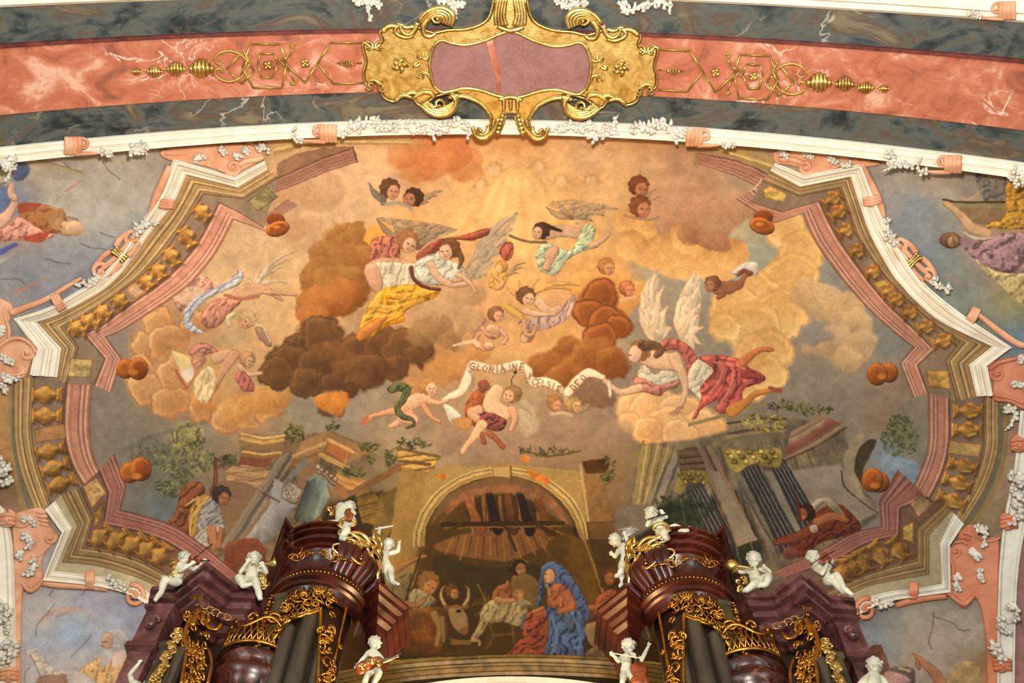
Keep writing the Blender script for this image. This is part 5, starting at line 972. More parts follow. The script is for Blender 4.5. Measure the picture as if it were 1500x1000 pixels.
# C-scroll pairs with gold clasps half-way along the sloping mouldings
def pair(a, b, cl, r, sg, lab, g):
    c = MB(); volute(c, a[0], a[1], r, math.atan2(cl[1]-a[1], cl[0]-a[0]), sg, 1.25, 8, .1); volute(c, b[0], b[1], r, math.atan2(cl[1]-b[1], cl[0]-b[0]), -sg, 1.25, 8, .1)
    for k in (-1, 1):
        s, q = (a, b) if k < 0 else (b, a); dx, dy = (s[0]-cl[0]), (s[1]-cl[1]); L_ = math.hypot(dx, dy); nx, ny = -dy/L_, dx/L_
        for w_ in (-1, 0, 1): relief(c, [(cl[0]+dx*.18+nx*r*.95*w_, cl[1]+dy*.18+ny*r*.95*w_), (cl[0]+dx*.5+nx*r*1.1*w_, cl[1]+dy*.5+ny*r*1.1*w_), (s[0]+nx*r*.9*w_, s[1]+ny*r*.9*w_)], [9, 9, 6], .07)
    gd = MB(); d = math.atan2(b[1]-a[1], b[0]-a[0]); 
    for k in (-1, 0, 1): relief(gd, [(cl[0]-math.sin(d)*12+math.cos(d)*k*5, cl[1]+math.cos(d)*12+math.sin(d)*k*5), (cl[0]+math.cos(d)*k*3, cl[1]+math.sin(d)*k*3), (cl[0]+math.sin(d)*12+math.cos(d)*k*5, cl[1]-math.cos(d)*12+math.sin(d)*k*5)], [6, 5, 7], .12)
    l = MB(); da = math.atan2(a[1]-cl[1], a[0]-cl[0]); db = math.atan2(b[1]-cl[1], b[0]-cl[0])
    leafspray(l, a[0], a[1], da, 44, 6, .35, h=.09, seed=31, curl=.2); leafspray(l, b[0], b[1], db, 40, 6, .35, h=.09, seed=32, curl=-.2)
    ornament('stucco_scroll', lab, 'stucco scroll', g, c, l, gold=gd)
pair((195,346), (146,396), (175,371), 12, 1, 'pair of coral scrolls with gold clasp on the sloping left moulding', 'gold-clasped scroll pairs')
pair((1317,357), (1361,403), (1338,380), 11, -1, 'pair of coral scrolls with gold clasp on the sloping right moulding', 'gold-clasped scroll pairs')
# coral edge strips and binders
def strip_(pts, w, lab, m='coral', binders=()):
    c = MB(); relief(c, pts, w, .06, flat=.7)
    for (x, y, a) in binders:
        for k in (-1, 0, 1): relief(c, [(x+math.cos(a)*14+k*4*math.sin(a), y+math.sin(a)*14-k*4*math.cos(a)), (x+k*4*math.sin(a), y-k*4*math.cos(a)), (x-math.cos(a)*12+k*4*math.sin(a), y-math.sin(a)*12-k*4*math.cos(a))], [6, 7, 6], [.08, .16, .08])
    o = c.build('stucco_strip', m); tagit(o, lab, 'stucco strip', 'coral strips along the mouldings')
strip_([(250,242),(240,262),(230,286),(222,310),(214,322)], [12,13,8], 'coral strip with binder on the upper end of the left sloping moulding', 'coral', [(240,296,.15)])
strip_([(14,458),(40,448),(70,436),(96,420),(120,406)], [12,9,6], 'coral strip with binder on the lower end of the left sloping moulding', 'coral', [(85,440,1.05)])
strip_([(1262,238),(1276,268),(1290,300),(1294,318)], [9,12,7], 'coral strip with binder on the upper end of the right sloping moulding', 'coral', [(1277,292,-.15)])
strip_([(1428,456),(1446,470),(1466,486),(1486,500),(1500,506)], [7,10,11], 'coral strip with binder on the lower end of the right sloping moulding', 'coral', [(1424,462,-1.05)])
def lowstrip(pts, w, b, vc, fl, lab, m):
    c = MB(); relief(c, pts, w, .06, flat=.7)
    for k in (-1, 0, 1): relief(c, [(b[0]+k*3, b[1]-12), (b[0]+k*3.5, b[1]), (b[0]+k*3, b[1]+13)], [7, 7, 6], [.1, .18, .08])
    volute(c, vc[0], vc[1], 17, -math.pi/2-.4*fl, fl, 1.5, 8, .1); l = MB(); leafspray(l, vc[0]-fl*8, vc[1]-14, math.pi if fl > 0 else 0, 34, 5, .4, h=.1, seed=41)
    ornament('stucco_scroll', lab, 'stucco scroll', None, c, l, m)
lowstrip([(60,852),(90,856),(130,858),(158,862)], [10,12,9], (133,848), (197,872), 1, 'coral strip ending in a large curled scroll over the white-bearded man fresco', 'coral')
lowstrip([(1386,872),(1360,874),(1330,880),(1312,886)], [10,12,9], (1337,864), (1268,892), -1, 'coral strip ending in a large curled scroll over the cracked grey fresco', 'coral_deep')
# clasps on the arch moulding
def clasp(x, y, d, lab):
    c = MB(); fn = PA
    for k in range(4): relief(c, [(x-10*d+k*6*d, y-12), (x-9*d+k*6*d, y), (x-11*d+k*6*d, y+13)], [8, 9, 7], [.07, .13, .07], fn)
    volute(c, x+14*d, y-2, 10, math.pi if d > 0 else 0, d, 1.2, 6, .1, fn); relief(c, [(x+4*d, y+12), (x+22*d, y+12), (x+38*d, y+11)], [8, 6, 3], .08, fn)
    l = MB(); leafspray(l, x+36*d, y+10, -.15 if d > 0 else math.pi+.15, 24, 4, .5, fn, .07, 4, 51)
    ornament('stucco_clasp', lab, 'stucco clasp', 'coral clasps on the arch moulding', c, l)
clasp(108, 211, 1, 'coral curled clasp on the white arch moulding, furthest left'); clasp(480, 193, -1, 'coral curled clasp on the white arch moulding, second from left')
clasp(1018, 199, 1, 'coral curled clasp on the white arch moulding, second from right'); clasp(1395, 238, -1, 'coral curled clasp on the white arch moulding, furthest right')
clasp(1474, 14, -1, 'coral curled clasp on the upper white moulding in the top right corner')
def sprays(lst, name, lab, fn=PA, g='white leaf sprays on the arch'):
    l = MB()
    for i, (x, y, a, L_, n, c_) in enumerate(lst): leafspray(l, x, y, a, L_, n, .6, fn, .05, 5, 60+i, c_)
    o = l.build(name, 'leaf_white'); tagit(o, lab, 'stucco foliage', g)
sprays([(588,184,3.1,44,7,.2),(560,180,3.3,50,7,-.2),(530,186,2.9,36,5,.2)], 'stucco_foliage', 'grey-white leaf spray on the arch moulding left of the gilded cartouche, outer one')
sprays([(600,194,-.6,40,6,.5),(630,180,.1,44,7,.1),(664,178,.1,34,5,.5),(640,188,3.0,50,7,.3)], 'stucco_foliage', 'grey-white leaf spray on the arch moulding just left of the lower gilded volutes')
sprays([(905,196,-2.6,40,6,-.5),(872,182,3.1,44,7,-.1),(838,180,3.0,34,5,-.4),(860,188,.2,50,7,-.3)], 'stucco_foliage', 'grey-white leaf spray on the arch moulding just right of the lower gilded volutes')
sprays([(920,186,.05,44,7,-.2),(950,184,0,50,7,.2),(985,190,.2,30,5,-.2)], 'stucco_foliage', 'grey-white leaf spray on the arch moulding right of the gilded cartouche, outer one')
sprays([(192,214,-.4,26,5,1.2),(204,206,.3,18,4,1.2),(190,222,.1,20,4,-.5)], 'stucco_foliage', 'small green-shadowed leaf curl on the arch moulding above the red-robed man fresco')
sprays([(0,236,.2,30,5,.8),(14,226,.6,20,4,1.4),(4,246,.0,22,4,-.6)], 'stucco_foliage', 'white leaf curl on the arch moulding at the left edge')
sprays([(1296,224,.4,26,5,.8),(1300,232,.9,22,4,-.7),(1316,238,.3,24,4,-.3)], 'stucco_foliage', 'small leaf curl on the arch moulding above the mauve figure fresco')
sprays([(1484,246,.3,30,5,.8),(1478,254,1.2,22,4,-.8),(1494,262,.2,20,4,.3)], 'stucco_foliage', 'white leaf curl on the arch moulding at the right edge')
sprays([(516,0,.3,40,6,.2),(560,6,3.2,30,5,.4)], 'stucco_foliage', 'white leaf spray at the top edge, left one of the pair by the gilded cartouche', g='leaf sprays at the top edge')
sprays([(640,0,.3,40,6,.2),(682,4,3.0,30,5,.4)], 'stucco_foliage', 'white leaf spray at the top edge between gilded scroll and finial, left', g='leaf sprays at the top edge')
sprays([(812,0,.3,40,6,.2),(862,4,3.0,30,5,.4)], 'stucco_foliage', 'white leaf spray at the top edge between gilded finial and scroll, right', g='leaf sprays at the top edge')
sprays([(905,2,.3,44,6,.2),(985,8,3.2,46,6,.2)], 'stucco_foliage', 'white leaf spray at the top edge, right one beyond the gilded cartouche', g='leaf sprays at the top edge')
def col(lst, lab, fn=P):
    l = MB()
    for i, (x, y, a, L_, n, c_) in enumerate(lst): leafspray(l, x, y, a, L_, n, .5, fn, .14, 6, 80+i, c_)
    o = l.build('stucco_foliage', 'leaf_white'); tagit(o, lab, 'stucco foliage', 'white leaves on the edge pilasters')
col([(0,668,.9,26,5,.6),(-4,690,.2,24,4,-.8),(4,706,-.6,18,4,.6)], 'white leaf tuft at the left edge beside the balusters')
col([(0,880,.4,30,5,.8),(4,900,1.2,28,5,-.5),(18,930,2.2,30,5,.4),(24,936,1.7,40,5,.3)], 'white leaf garland down the left edge pilaster')
col([(1476,694,.1,30,5,.5),(1480,712,.9,34,5,-.4),(1484,730,1.3,40,6,.2),(1492,690,1.4,30,4,-.3)], 'tangled white leaf cluster on the right edge beside the balusters')
col([(1474,890,-.6,22,5,1.8),(1462,900,1.5,30,5,-.3),(1450,936,1.2,40,5,-.2)], 'white leaf garland down the right edge pilaster')
for (x, y, d, lab) in ((1492,650,-1,'coral ring clasp on the right pilaster beside the painted balusters'), (1476,764,-1,'coral horn scroll on the right pilaster under the white leaves'), (1466,972,-1,'coral curl at the foot of the right pilaster'), (12,760,1,'coral curl on the head of the left pilaster'), (16,986,1,'coral curl at the foot of the left pilaster')):
    c = MB(); volute(c, x, y, 13, -1.5, d, 1.1, 8, .16)
    for k in range(3): relief(c, [(x-12, y-6+k*6), (x, y-9+k*6), (x+12, y-6+k*6)], 7, [.16, .22, .16])
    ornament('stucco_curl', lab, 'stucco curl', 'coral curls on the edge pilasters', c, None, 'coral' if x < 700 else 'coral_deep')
for (x, y, s_, lab) in ((232,905,1,'small gilded shell spray beside the left organ cornice, under the coral scroll'), (1248,908,-1,'small gilded shell spray beside the right organ cornice, under the coral scroll')):
    g = MB()
    for k in range(6): leafspray(g, x-s_*8+k*3*s_, y-16+k*7, (.5+k*.3) if s_ > 0 else math.pi-.5-k*.3, 18, 3, .6, P, .1, 5, 90+k)
    o = g.build('gilded_spray', 'gold'); tagit(o, lab, 'gilded ornament', None)
# ---------------------------------------------------------------- gilded cartouche on the arch
MX = lambda p: (1495-p[0], p[1]+.031*(747.5-p[0]))
def sym(pts): return pts+[MX(p) for p in pts[::-1]]
half = [(724,-12),(722,4),(716,24),(702,35),(680,41),(656,42),(634,46),(612,38),(596,38),(584,33),(566,38),(556,46),(560,58),(548,66),(534,60),(531,68),(536,88),(532,104),(536,121),(548,116),(558,128),(562,140),(578,146),(590,138),(604,140),(616,152),(640,138),(662,134),(684,141),(702,149),(714,162),(719,176),(716,188),(730,192),(737,180),(741,166)]
FA = PA
body = MB().slab([tuple(p) for p in catmull(sym(half), True, 3)], FA, .13, .5, 3.5)
cart = empty('gilded_cartouche', FA(748, 95, .1), 'large gilded cartouche holding a mauve marble panel in the middle of the pink arch band', 'cartouche')
body.build('plate', 'gold', cart)
ph = [(748,44),(735,46),(712,56),(683,63),(660,60),(647,56),(637,63),(631,78),(629,92),(632,110),(637,124),(648,132),(662,130),(680,126),(704,129),(728,137),(750,140)]
pan = [tuple(p) for p in catmull(ph[:-1]+[MX(p) for p in ph[::-1]][:-1]+[], True, 4)]
pan = [tuple(p) for p in catmull(ph+[MX(p) for p in ph[::-1][1:-1]], True, 4)]
MB().slab(pan, FA, .15, .15, 1.).build('marble_panel', 'marble_mauve', cart)
rm = MB(); relief(rm, pan+[pan[0], pan[1]], 5.5, .165, FA, sm=False); relief(rm, [(x*1.0, y) for x, y in [(656,140),(680,138),(706,150),(722,172)]], [7,6,5], .16, FA); relief(rm, [MX(p) for p in [(656,140),(680,138),(706,150),(722,172)]], [7,6,5], .16, FA)
rm.build('rim', 'gold', cart)
rim2 = MB(); h2 = [tuple(p) for p in catmull(half, False, 3)]
relief(rim2, h2, 3.6, .13, FA, sm=False); relief(rim2, [MX(p) for p in h2], 3.6, .13, FA, sm=False)
rim2.build('border', 'gold', cart)
mid = MB(); mid.slab([(712,58),(722,56),(727,75),(733,100),(735,132),(728,135),(726,112),(720,90)], FA, .156, .2, .6).build('patch', 'marble_salmon', cart)
def both(f):
    for s_ in (0, 1):
        mb = MB(); f(mb, (lambda p: p) if s_ == 0 else MX, 1 if s_ == 0 else -1); yield mb
def bigscroll_top(mb, T, s):
    def R(pts, w, h): relief(mb, [T(p) for p in pts], w, h, FA)
    for k in range(4): R([(660-k*4,36-k*1.5),(664-k*4.5,22+k*.5),(654-k*4,11+k*3),(640-k*2,9+k*4),(624,16+k*4),(614+k*2,28+k*3)], [7,10,9,7,5], .19-k*.01)
    x, y = T((641,24)); volute(mb, x, y, 10, -1.2*s if s > 0 else math.pi+1.2, -s, 1.2, 5, .2, FA)
    R([(628,24),(620,36),(622,48),(632,50),(638,46)], [9,8,6], .19); R([(612,30),(606,44),(596,48),(588,42),(586,34)], [9,8,6,5], .18); R([(606,36),(596,38),(590,36)], 6, .16)
    R([(584,34),(578,44),(592,52),(606,50)], [6,7,6], .17); R([(560,44),(570,36),(584,36)], [8,9,6], .16)
def bigscroll_bot(mb, T, s):
    def R(pts, w, h): relief(mb, [T(p) for p in pts], w, h, FA)
    for k in range(4): R([(660+k*3,134),(668+k*.5,146-k),(660-k*2,160-k*2),(644,165-k*3),(628+k*1.5,160-k*3),(616+k*3,150-k*2)], [5,9,10,8,5], .2-k*.01)
    x, y = T((643,148)); volute(mb, x, y, 9, 1.4 if s > 0 else math.pi-1.4, -s, 1.2, 5, .21, FA)
    R([(606,140),(618,132),(630,132),(636,140)], [5,9,7], .18); R([(594,136),(604,132),(614,136)], 6, .17); R([(578,145),(590,136),(604,140)], [5,7,5], .17); R([(626,146),(632,152),(640,152)], 5, .2)
def corners(mb, T, s):
    for (x, y, a, f, r_) in ((556,66,-.5,-1,9),(540,66,-2.6,1,9),(560,124,.5,1,9),(542,122,2.4,-1,8),(614,78,-1.6,1,8),(614,108,1.6,-1,8)):
        mb.mark(); p = T((x, y)); volute(mb, p[0], p[1], r_, a if s > 0 else math.pi-a, f*s, 1., 4, .16, FA)
    for q in ([(612,78),(624,84),(632,72),(634,62)], [(612,108),(624,104),(630,112),(636,126)], [(536,62),(548,68),(558,62)], [(538,120),(548,114),(562,124)], [(616,92),(606,94),(612,88)]): mb.mark(); relief(mb, [T(p) for p in q], [4,6,4], .15, FA)
def rosette(mb, T, s, c=(586,92), r_=11):
    p = T(c); m_ = px2m(p[0], p[1], FA)
    for k in range(5):
        a = k*2*math.pi/5-1.4; relief(mb, [p, (p[0]+math.cos(a)*r_*.6, p[1]+math.sin(a)*r_*.6), (p[0]+math.cos(a+.4)*r_*1.15, p[1]+math.sin(a+.4)*r_*1.15)], [6,8,3], [.15,.2,.15], FA)
    mb.ball(FA(p[0], p[1], .2), r_*.32*m_)
def foot(mb, T, s):
    for k in range(5): relief(mb, [T((738-k*1.5,164+k*6)), T((734-k*2,168+k*6))], [8,6], .18, FA)
    x, y = T((704,186)); volute(mb, x, y, 12, -.4 if s > 0 else math.pi+.4, s, .8, 7, .16, FA); relief(mb, [T(p) for p in ((692,182),(698,196),(712,198),(724,186),(730,170))], [6,8,8,6], .16, FA)
def head_(mb, T, s):
    for k in range(4): relief(mb, [T((742-k*5,34)), T((738-k*4,20)), T((742-k*4,-6))], [7,7,5], .2-.02*k, FA)
for f, nm in ((bigscroll_top, 'upper_scroll'), (bigscroll_bot, 'lower_scroll'), (corners, 'corner_curl'), (rosette, 'rosette'), (foot, 'foot_volute'), (head_, 'finial_leaf')):
    for mb in both(f): (mb.build_split if mb.marks else mb.build)(nm, 'gold', cart)
k_ = MB()
k_.mark()
for i in range(3): relief(k_, [(738+i*10,142),(738+i*10,150),(738+i*10,158)], [8,7,5], .19, FA)
relief(k_, [(730,142),(748,138),(766,143)], 5, .2, FA); k_.mark(); relief(k_, [(728,36),(748,42),(768,37)], [6,9,6], .18, FA); k_.build_split('keystone_leaf', 'gold', cart)
# strapwork and husks on the pink band
def strap(T, s, lab1, lab2):
    root = empty('strapwork_ornament', FA(*T((400,94)), .02), lab1, 'gilded strapwork')
    mb = MB()
    L_ = ([(532,62),(484,62),(466,92),(488,122),(532,121)], [(484,62),(464,94),(447,121),(418,92),(411,64)], [(367,64),(411,64),(420,92),(413,128),(371,128),(355,98),(367,64)], [(381,78),(402,78),(407,94),(399,113),(383,113),(378,94),(381,78)],
          [(354,68),(372,104),(354,122),(332,101),(352,78)], [(366,80),(352,112),(340,120)], [(430,70),(424,82),(412,88)], [(408,86),(424,104),(430,118)])
    for q in L_:
        for i in range(len(q)-1): relief(mb, [T(q[i]), T(q[i+1])], 3.2, .03, FA, sm=False, seg=6)
    for q in ([(366,92),(350,78),(332,74),(318,80),(314,88),(322,94),(327,88)], [(366,92),(354,112),(336,119),(320,114),(314,104),(322,100),(326,106)], [(430,70),(426,66),(432,64)], [(430,118),(426,122),(432,122)]): relief(mb, [T(p) for p in q], 3.4, .03, FA, seg=6)
    mb.build('band', 'gold_line', root)
    for c in ((392,95), (447,92)):
        r_ = MB(); p = T(c); m_ = px2m(p[0], p[1], FA)
        for k in range(4): a = k*math.pi/2+.6; r_.ball(FA(p[0]+math.cos(a)*4, p[1]+math.sin(a)*4, .04), 3.6*m_)
        r_.ball(FA(p[0], p[1], .06), 2.6*m_); r_.build('rosette', 'gold', root)
    hk = MB(); 
    for i in range(5): p0 = T((500+i*4, 92)); relief(hk, [(p0[0], p0[1]-5+abs(i-2)*1.5), (p0[0]-1, p0[1]), (p0[0], p0[1]+5-abs(i-2)*1.5)], 4, .05, FA, seg=6)
    relief(hk, [T((494,92)), T((530,92))], 2, .03, FA); hk.build('husk', 'gold', root)
    root = empty('husk_chain', FA(*T((250,102)), .02), lab2, 'gilded husk chain'); w = MB(); relief(w, [T((196,104)), T((258,100)), T((316,99))], 2, .03, FA); w.build('link', 'gold_line', root)
    for (x, y, r_) in ((200,104,6),(227,104,9),(258,100,10.5),(295,99,14)):
        b = MB(); p = T((x, y))
        for i in range(6):
            q = (i-2.5)/2.5; hh = math.sqrt(max(0, 1-(q*.88)**2))*r_
            relief(b, [(p[0]+q*r_*.9, p[1]-hh), (p[0]+q*r_*1.1, p[1]), (p[0]+q*r_*.9, p[1]+hh)], [r_*.3, r_*.5, r_*.3], [.03, .05+.004*r_, .03], FA, seg=6)
        b.build('husk', 'gold', root)
strap(lambda p: p, 1, 'gilded knot strapwork on the pink marble band left of the cartouche', 'chain of four gilded husks on the far left of the pink band')
strap(lambda p: (1495-p[0], p[1]+.0455*(747.5-p[0])-0), -1, 'gilded knot strapwork on the pink marble band right of the cartouche', 'chain of four gilded husks on the far right of the pink band')
# ---------------------------------------------------------------- organ cases (left one traced, right one its mirror twin)
X0 = -.075
def profs(base, *st):
    """stack of mouldings from (outset, drop) pairs"""
    return [(o, base-d) for o, d in st]
def plan(pts, z): return [tuple(QZ(x, y, z))[:2] for x, y in pts]
def lathe(mb, c, prof, a0, a1, n=36):
    rows = [[Vector((c[0]+r*math.sin(a), c[1]-r*math.cos(a), z)) for a in np.linspace(a0, a1, n)] for r, z in prof]
    return mb.strip(rows)
def cscroll(mb, T, u, v, r, a0, turns, flip, w, sx=1.):
    """free scroll strand in a tower surface; T(u metres along, v height, proud)"""
    pts = []
    for i in range(16):
        t = i/15; q = r*(1-.82*t); a = a0+flip*turns*2*math.pi*t
        pts.append(T(u+q*math.cos(a)*sx, v+q*math.sin(a), .02+.05*math.sin(t*3)))
    mb.tube(pts, [w*1.2, w, w*.7], 6)
    mb.ball(pts[-1], w*1.7, 7, 5)
def organ(side):
    MIRX[0] = None if side < 0 else X0
    wd = 'left' if side < 0 else 'right'
    zs, zt, zr = 10.4, 11.55, 10.45
    base = QZ(440, 930, 9.4)
    org = empty('organ_case', (base.x, 10.2, 7.6), 'dark red marbled organ case with gilded tracery, '+wd+' of the painted nativity', 'organ case', 'organ cases')
    def part(mb, n, m, **k): return mb.build(n, m, org, **k)
    # prow-shaped small tower
    pl = plan([(218,905),(222,860),(257,858),(302,823),(345,858),(384,859),(396,900)], zs)
    c = MB(); c.prism(pl, profs(zs, (-.5,-.02),(0,-.02),(0,.05),(-.06,.06),(-.06,.12),(-.02,.13),(-.03,.19),(-.11,.21),(-.11,.27),(-.08,.28),(-.09,.33),(-.19,.35),(-.19,.42),(-.15,.43),(-.16,.48),(-.26,.5),(-.26,.57),(-.22,.58),(-.23,.64),(-.33,.66),(-.33,.72),(-.38,.74)))
    part(c, 'small_cornice', 'organ_mauve', smooth=False)
    c = MB(); c.prism(pl, profs(zs, (-.36,.7),(-.36,.95),(-.3,.97),(-.3,1.02),(-.36,1.06),(-.4,1.2),(-.42,3.6))); part(c, 'small_tower_body', 'organ_dark', smooth=False)
    # block with a carved head under the outer corner
    q = QZ(236, 898, zs-.55); b = MB(); b.prism([(q.x-.16, q.y+.3),(q.x-.16, q.y-.1),(q.x+.16, q.y-.1),(q.x+.2, q.y+.3)], [(0,zs-.5),(.04,zs-.5),(.04,zs-.56),(0,zs-.6),(0,zs-1.1),(.04,zs-1.14),(.05,zs-1.22),(-.02,zs-1.26),(-.05,zs-3)]); blk = part(b, 'corner_block', 'organ_mauve', smooth=False)
    b = MB(); b.ball((q.x, q.y-.14, zs-.84), (.08,.07,.1)); b.ball((q.x, q.y-.2, zs-.85), (.02,.03,.03), 6, 5); b.ball((q.x-.03, q.y-.19, zs-.8), .018, 6, 5); b.ball((q.x+.03, q.y-.19, zs-.8), .018, 6, 5)
    for k in range(7): b.ball((q.x+.08*math.cos(k*.52), q.y-.13, zs-.8+.09*math.sin(k*.52)), .03, 6, 5)
    b.build('carved_head', 'organ_mauve', blk)
    # stepped wing that joins to the large tower, zigzag on plan
    pw = plan([(380,868),(418,757),(432,778),(446,764),(462,796),(500,800)], zt)
    c = MB(); c.prism(pw, profs(zt, (-.4,-.02),(0,-.02),(0,.05),(-.07,.06),(-.07,.13),(-.03,.14),(-.04,.2),(-.13,.22),(-.13,.3),(-.09,.31),(-.1,.38),(-.2,.4),(-.2,.5),(-.16,.51),(-.17,.6),(-.28,.62),(-.28,.7),(-.24,.71),(-.25,.78),(-.34,.84))); part(c, 'wing_cornice', 'organ_red', smooth=False)
    c = MB(); c.prism(pw, profs(zt, (-.3,.8),(-.34,1.0),(-.36,2.2),(-.36,5))); part(c, 'wing_wall', 'organ_dark', smooth=False)
    # large round tower
    tc = QZ(466, 893, zr); C = (tc.x, tc.y); R = .64
    ztc = 11.4; z = lambda d: ztc-d*.92
    c = MB(); lathe(c, C, [(.5,z(-.02)),(.86,z(-.02)),(.86,z(.03)),(.79,z(.04)),(.79,z(.08)),(.83,z(.09)),(.83,z(.14)),(.74,z(.15)),(.74,z(.2)),(.78,z(.21)),(.77,z(.27)),(.68,z(.28)),(.68,z(.33)),(.71,z(.34)),(.71,z(.37)),(.64,z(.39))], -2.2, 2.2, 90); part(c, 'crown_cornice', 'organ_red', smooth=False)
    c = MB(); lathe(c, C, [(.66,z(.38)),(.62,z(.44)),(.57,z(.5)),(.53,z(.6)),(.52,z(.7)),(.55,z(.8)),(.6,z(.88)),(.62,z(.93))], -2.2, 2.2, 60); part(c, 'crown_bell', 'organ_red')
    for k, a in enumerate((.55, 1.0, 1.5)):     # swelling console lobes on the inner flank
        mb = MB(); r_ = [(0.7,z(.3)),(.8,z(.36)),(.84,z(.5)),(.78,z(.66)),(.66,z(.82)),(.64,z(.95))]
        for da in (-.13, 0, .13): mb.tube([Vector((C[0]+r*math.sin(a+da), C[1]-r*math.cos(a+da), zz)) for r, zz in r_], [.05,.085,.09,.08,.06,.03], 9)
        part(mb, 'console', 'organ_red')
    c = MB(); lathe(c, C, [(.6,zr+.22),(.7,zr+.18),(.7,zr+.13),(.67,zr+.11),(.67,zr+.06),(.73,zr+.03),(.74,zr-.03),(.69,zr-.06),(.68,zr-.11),(.64,zr-.13),(.6,zr-.2),(.58,zr-.3)], -2.3, 2.3, 90); part(c, 'ring_cornice', 'organ_red', smooth=False)
    g = MB(); 
    for a0 in np.linspace(-1.9, 1.9, 46):
        g.ball((C[0]+.69*math.sin(a0), C[1]-.69*math.cos(a0), zr+.085), .022, 6, 4)
    part(g, 'bead_row', 'gold_dark')
    c = MB(); lathe(c, C, [(.5,zr-.1),(.5,zr-4)], -2.3, 2.3, 30); part(c, 'tower_shaft', 'organ_dark')
    # pipes of the round tower
    for a, top, r_ in ((-.92,1.15,.085),(-.4,.78,.115),(.16,.5,.125),(.68,1.05,.085)):
        x, y = C[0]+.47*math.sin(a), C[1]-.47*math.cos(a)-.04
        p = MB(); zz = [zr-top, zr-top-.02, zr-top-4]; rows = [[Vector((x+r_*k*math.cos(t), y+r_*k*math.sin(t), q)) for t in np.linspace(0, 2*math.pi, 22, endpoint=False)] for k, q in ((.86, zr-top), (.98, zr-top-.005), (1, zr-top-.03), (1, zr-top-4))]
        p.strip(rows, True); pipe = part(p, 'pipe', 'pipe')
        p = MB(); p.add([Vector((x+r_*.86*math.cos(t), y+r_*.86*math.sin(t), zr-top-.01)) for t in np.linspace(0, 2*math.pi, 22, endpoint=False)], [tuple(range(22))]); p.build('pipe_mouth', 'pipe_mouth', pipe)
    # gilded pierced tracery over the pipes
    RT = .62
    def T(u, v, o=0.): a = u/RT; return Vector((C[0]+(RT+o)*math.sin(a), C[1]-(RT+o)*math.cos(a), zr-.16-v))
    low = lambda u: .42+.62*max(0, -(u-.02)/.75)**.8+.06*math.sin(u*14+1) if u < .22 else .42+(u-.22)*5.6
    t = MB(); rr = random.Random(5)
    edge = [T(u, min(low(u), 2.6)) for u in np.linspace(-.72, .62, 70)]; t.tube(edge, .028, 7); t.tube([p+Vector((0,-.02,.035)) for p in edge], .014, 6)
    for k in range(30):
        u0 = -1.3+k*.085
        for s_ in (-1, 1):
            seg = []
            for v in np.linspace(0, 1.2, 18):
                u = u0+s_*v*.62
                if -.72 < u < .24 and v < low(u): seg.append(T(u, v, .01*s_))
                else:
                    if len(seg) > 1: t.tube(seg, .012, 5)
                    seg = []
            if len(seg) > 1: t.tube(seg, .012, 5)
    for k in range(46):
        u = rr.uniform(-.68, .62); v = rr.uniform(.05, min(low(u), 2.4)); cscroll(t, T, u, v, rr.uniform(.05, .11), rr.uniform(0, 6), rr.uniform(.7, 1.1), rr.choice((-1, 1)), .014)
    for u0 in (-.6, .12):
        for k in range(5): t.tube([T(u0, .16), T(u0+(k-2)*.035, .06, .04), T(u0+(k-2)*.06, -.04, .05)], [.018,.024,.008], 6)
    for k in range(46):
        v = .7+k*.045; u = .3+.14*min(1, (k/10))+rr.uniform(-.05, .13); cscroll(t, T, u, v, rr.uniform(.03, .06), rr.uniform(0, 6), .9, rr.choice((-1, 1)), .013)
    t.tube([T(.56, v, .02) for v in np.linspace(.1, 2.6, 30)], .022, 6)
    part(t, 'tracery', 'gold_dark')
    # airy gilded cartouche on the crown
    def T2(u, v, o=0.): a = u/.74+.3; return Vector((C[0]+(.8+o)*math.sin(a), C[1]-(.8+o)*math.cos(a), ztc+.06-v*.85))
    g = MB()
    for (u, v, r, a, tn, f, w) in ((.1,.02,.16,1.6,1.0,1,.03),(.55,.0,.17,1.2,1.1,-1,.03),(.32,.3,.2,3.6,.8,1,.032),(.62,.42,.2,.2,1.1,-1,.03),(.2,.5,.16,2.6,1.1,1,.022),(.34,.72,.14,4.,1.,-1,.02),(.82,.5,.2,-.6,1.2,1,.026),(.5,.16,.12,2,1,1,.026),(.1,.3,.13,4,1,-1,.022),(.05,.66,.12,1,1.1,1,.018),(.9,.82,.14,-1,1.1,-1,.022)): cscroll(g, T2, u, v, r, a, tn, f, w)
    for q in ([(-.06,.12),(.14,.24),(.36,.26),(.6,.12)], [(.6,.12),(.72,.3),(.7,.55),(.82,.8),(.92,1.0)], [(.36,.26),(.3,.5),(.1,.62)], [(.36,.28),(.5,.5),(.44,.72)], [(.2,.74),(.3,.6),(.46,.66)], [(.56,-.1),(.6,.1),(.5,.26)], [(.7,-.06),(.66,.12),(.8,.2)], [(.3,.3),(.22,.44),(.06,.48)]):
        g.tube([T2(p[0], p[1], .05) for p in catmull(q, False, 4)], [.02,.04,.016], 7)
    part(g, 'crown_openwork', 'gold')
    g = MB()
    for k in range(12): cscroll(g, T2, -.55+k*.07, .86+.04*math.sin(k), .08, k, .8, 1 if k % 2 else -1, .009)
    for k in range(3): g.tube([T2(-.5+k*.02, .6, 0), T2(-.44, .7, .02), T2(-.5, .82, 0)], .01, 5)
    part(g, 'frieze_filigree', 'gold_dark')
    # side block behind the tower, seen past its inner flank
    pb = plan([(520,884),(556,851),(598,886),(602,935)], 10.55)
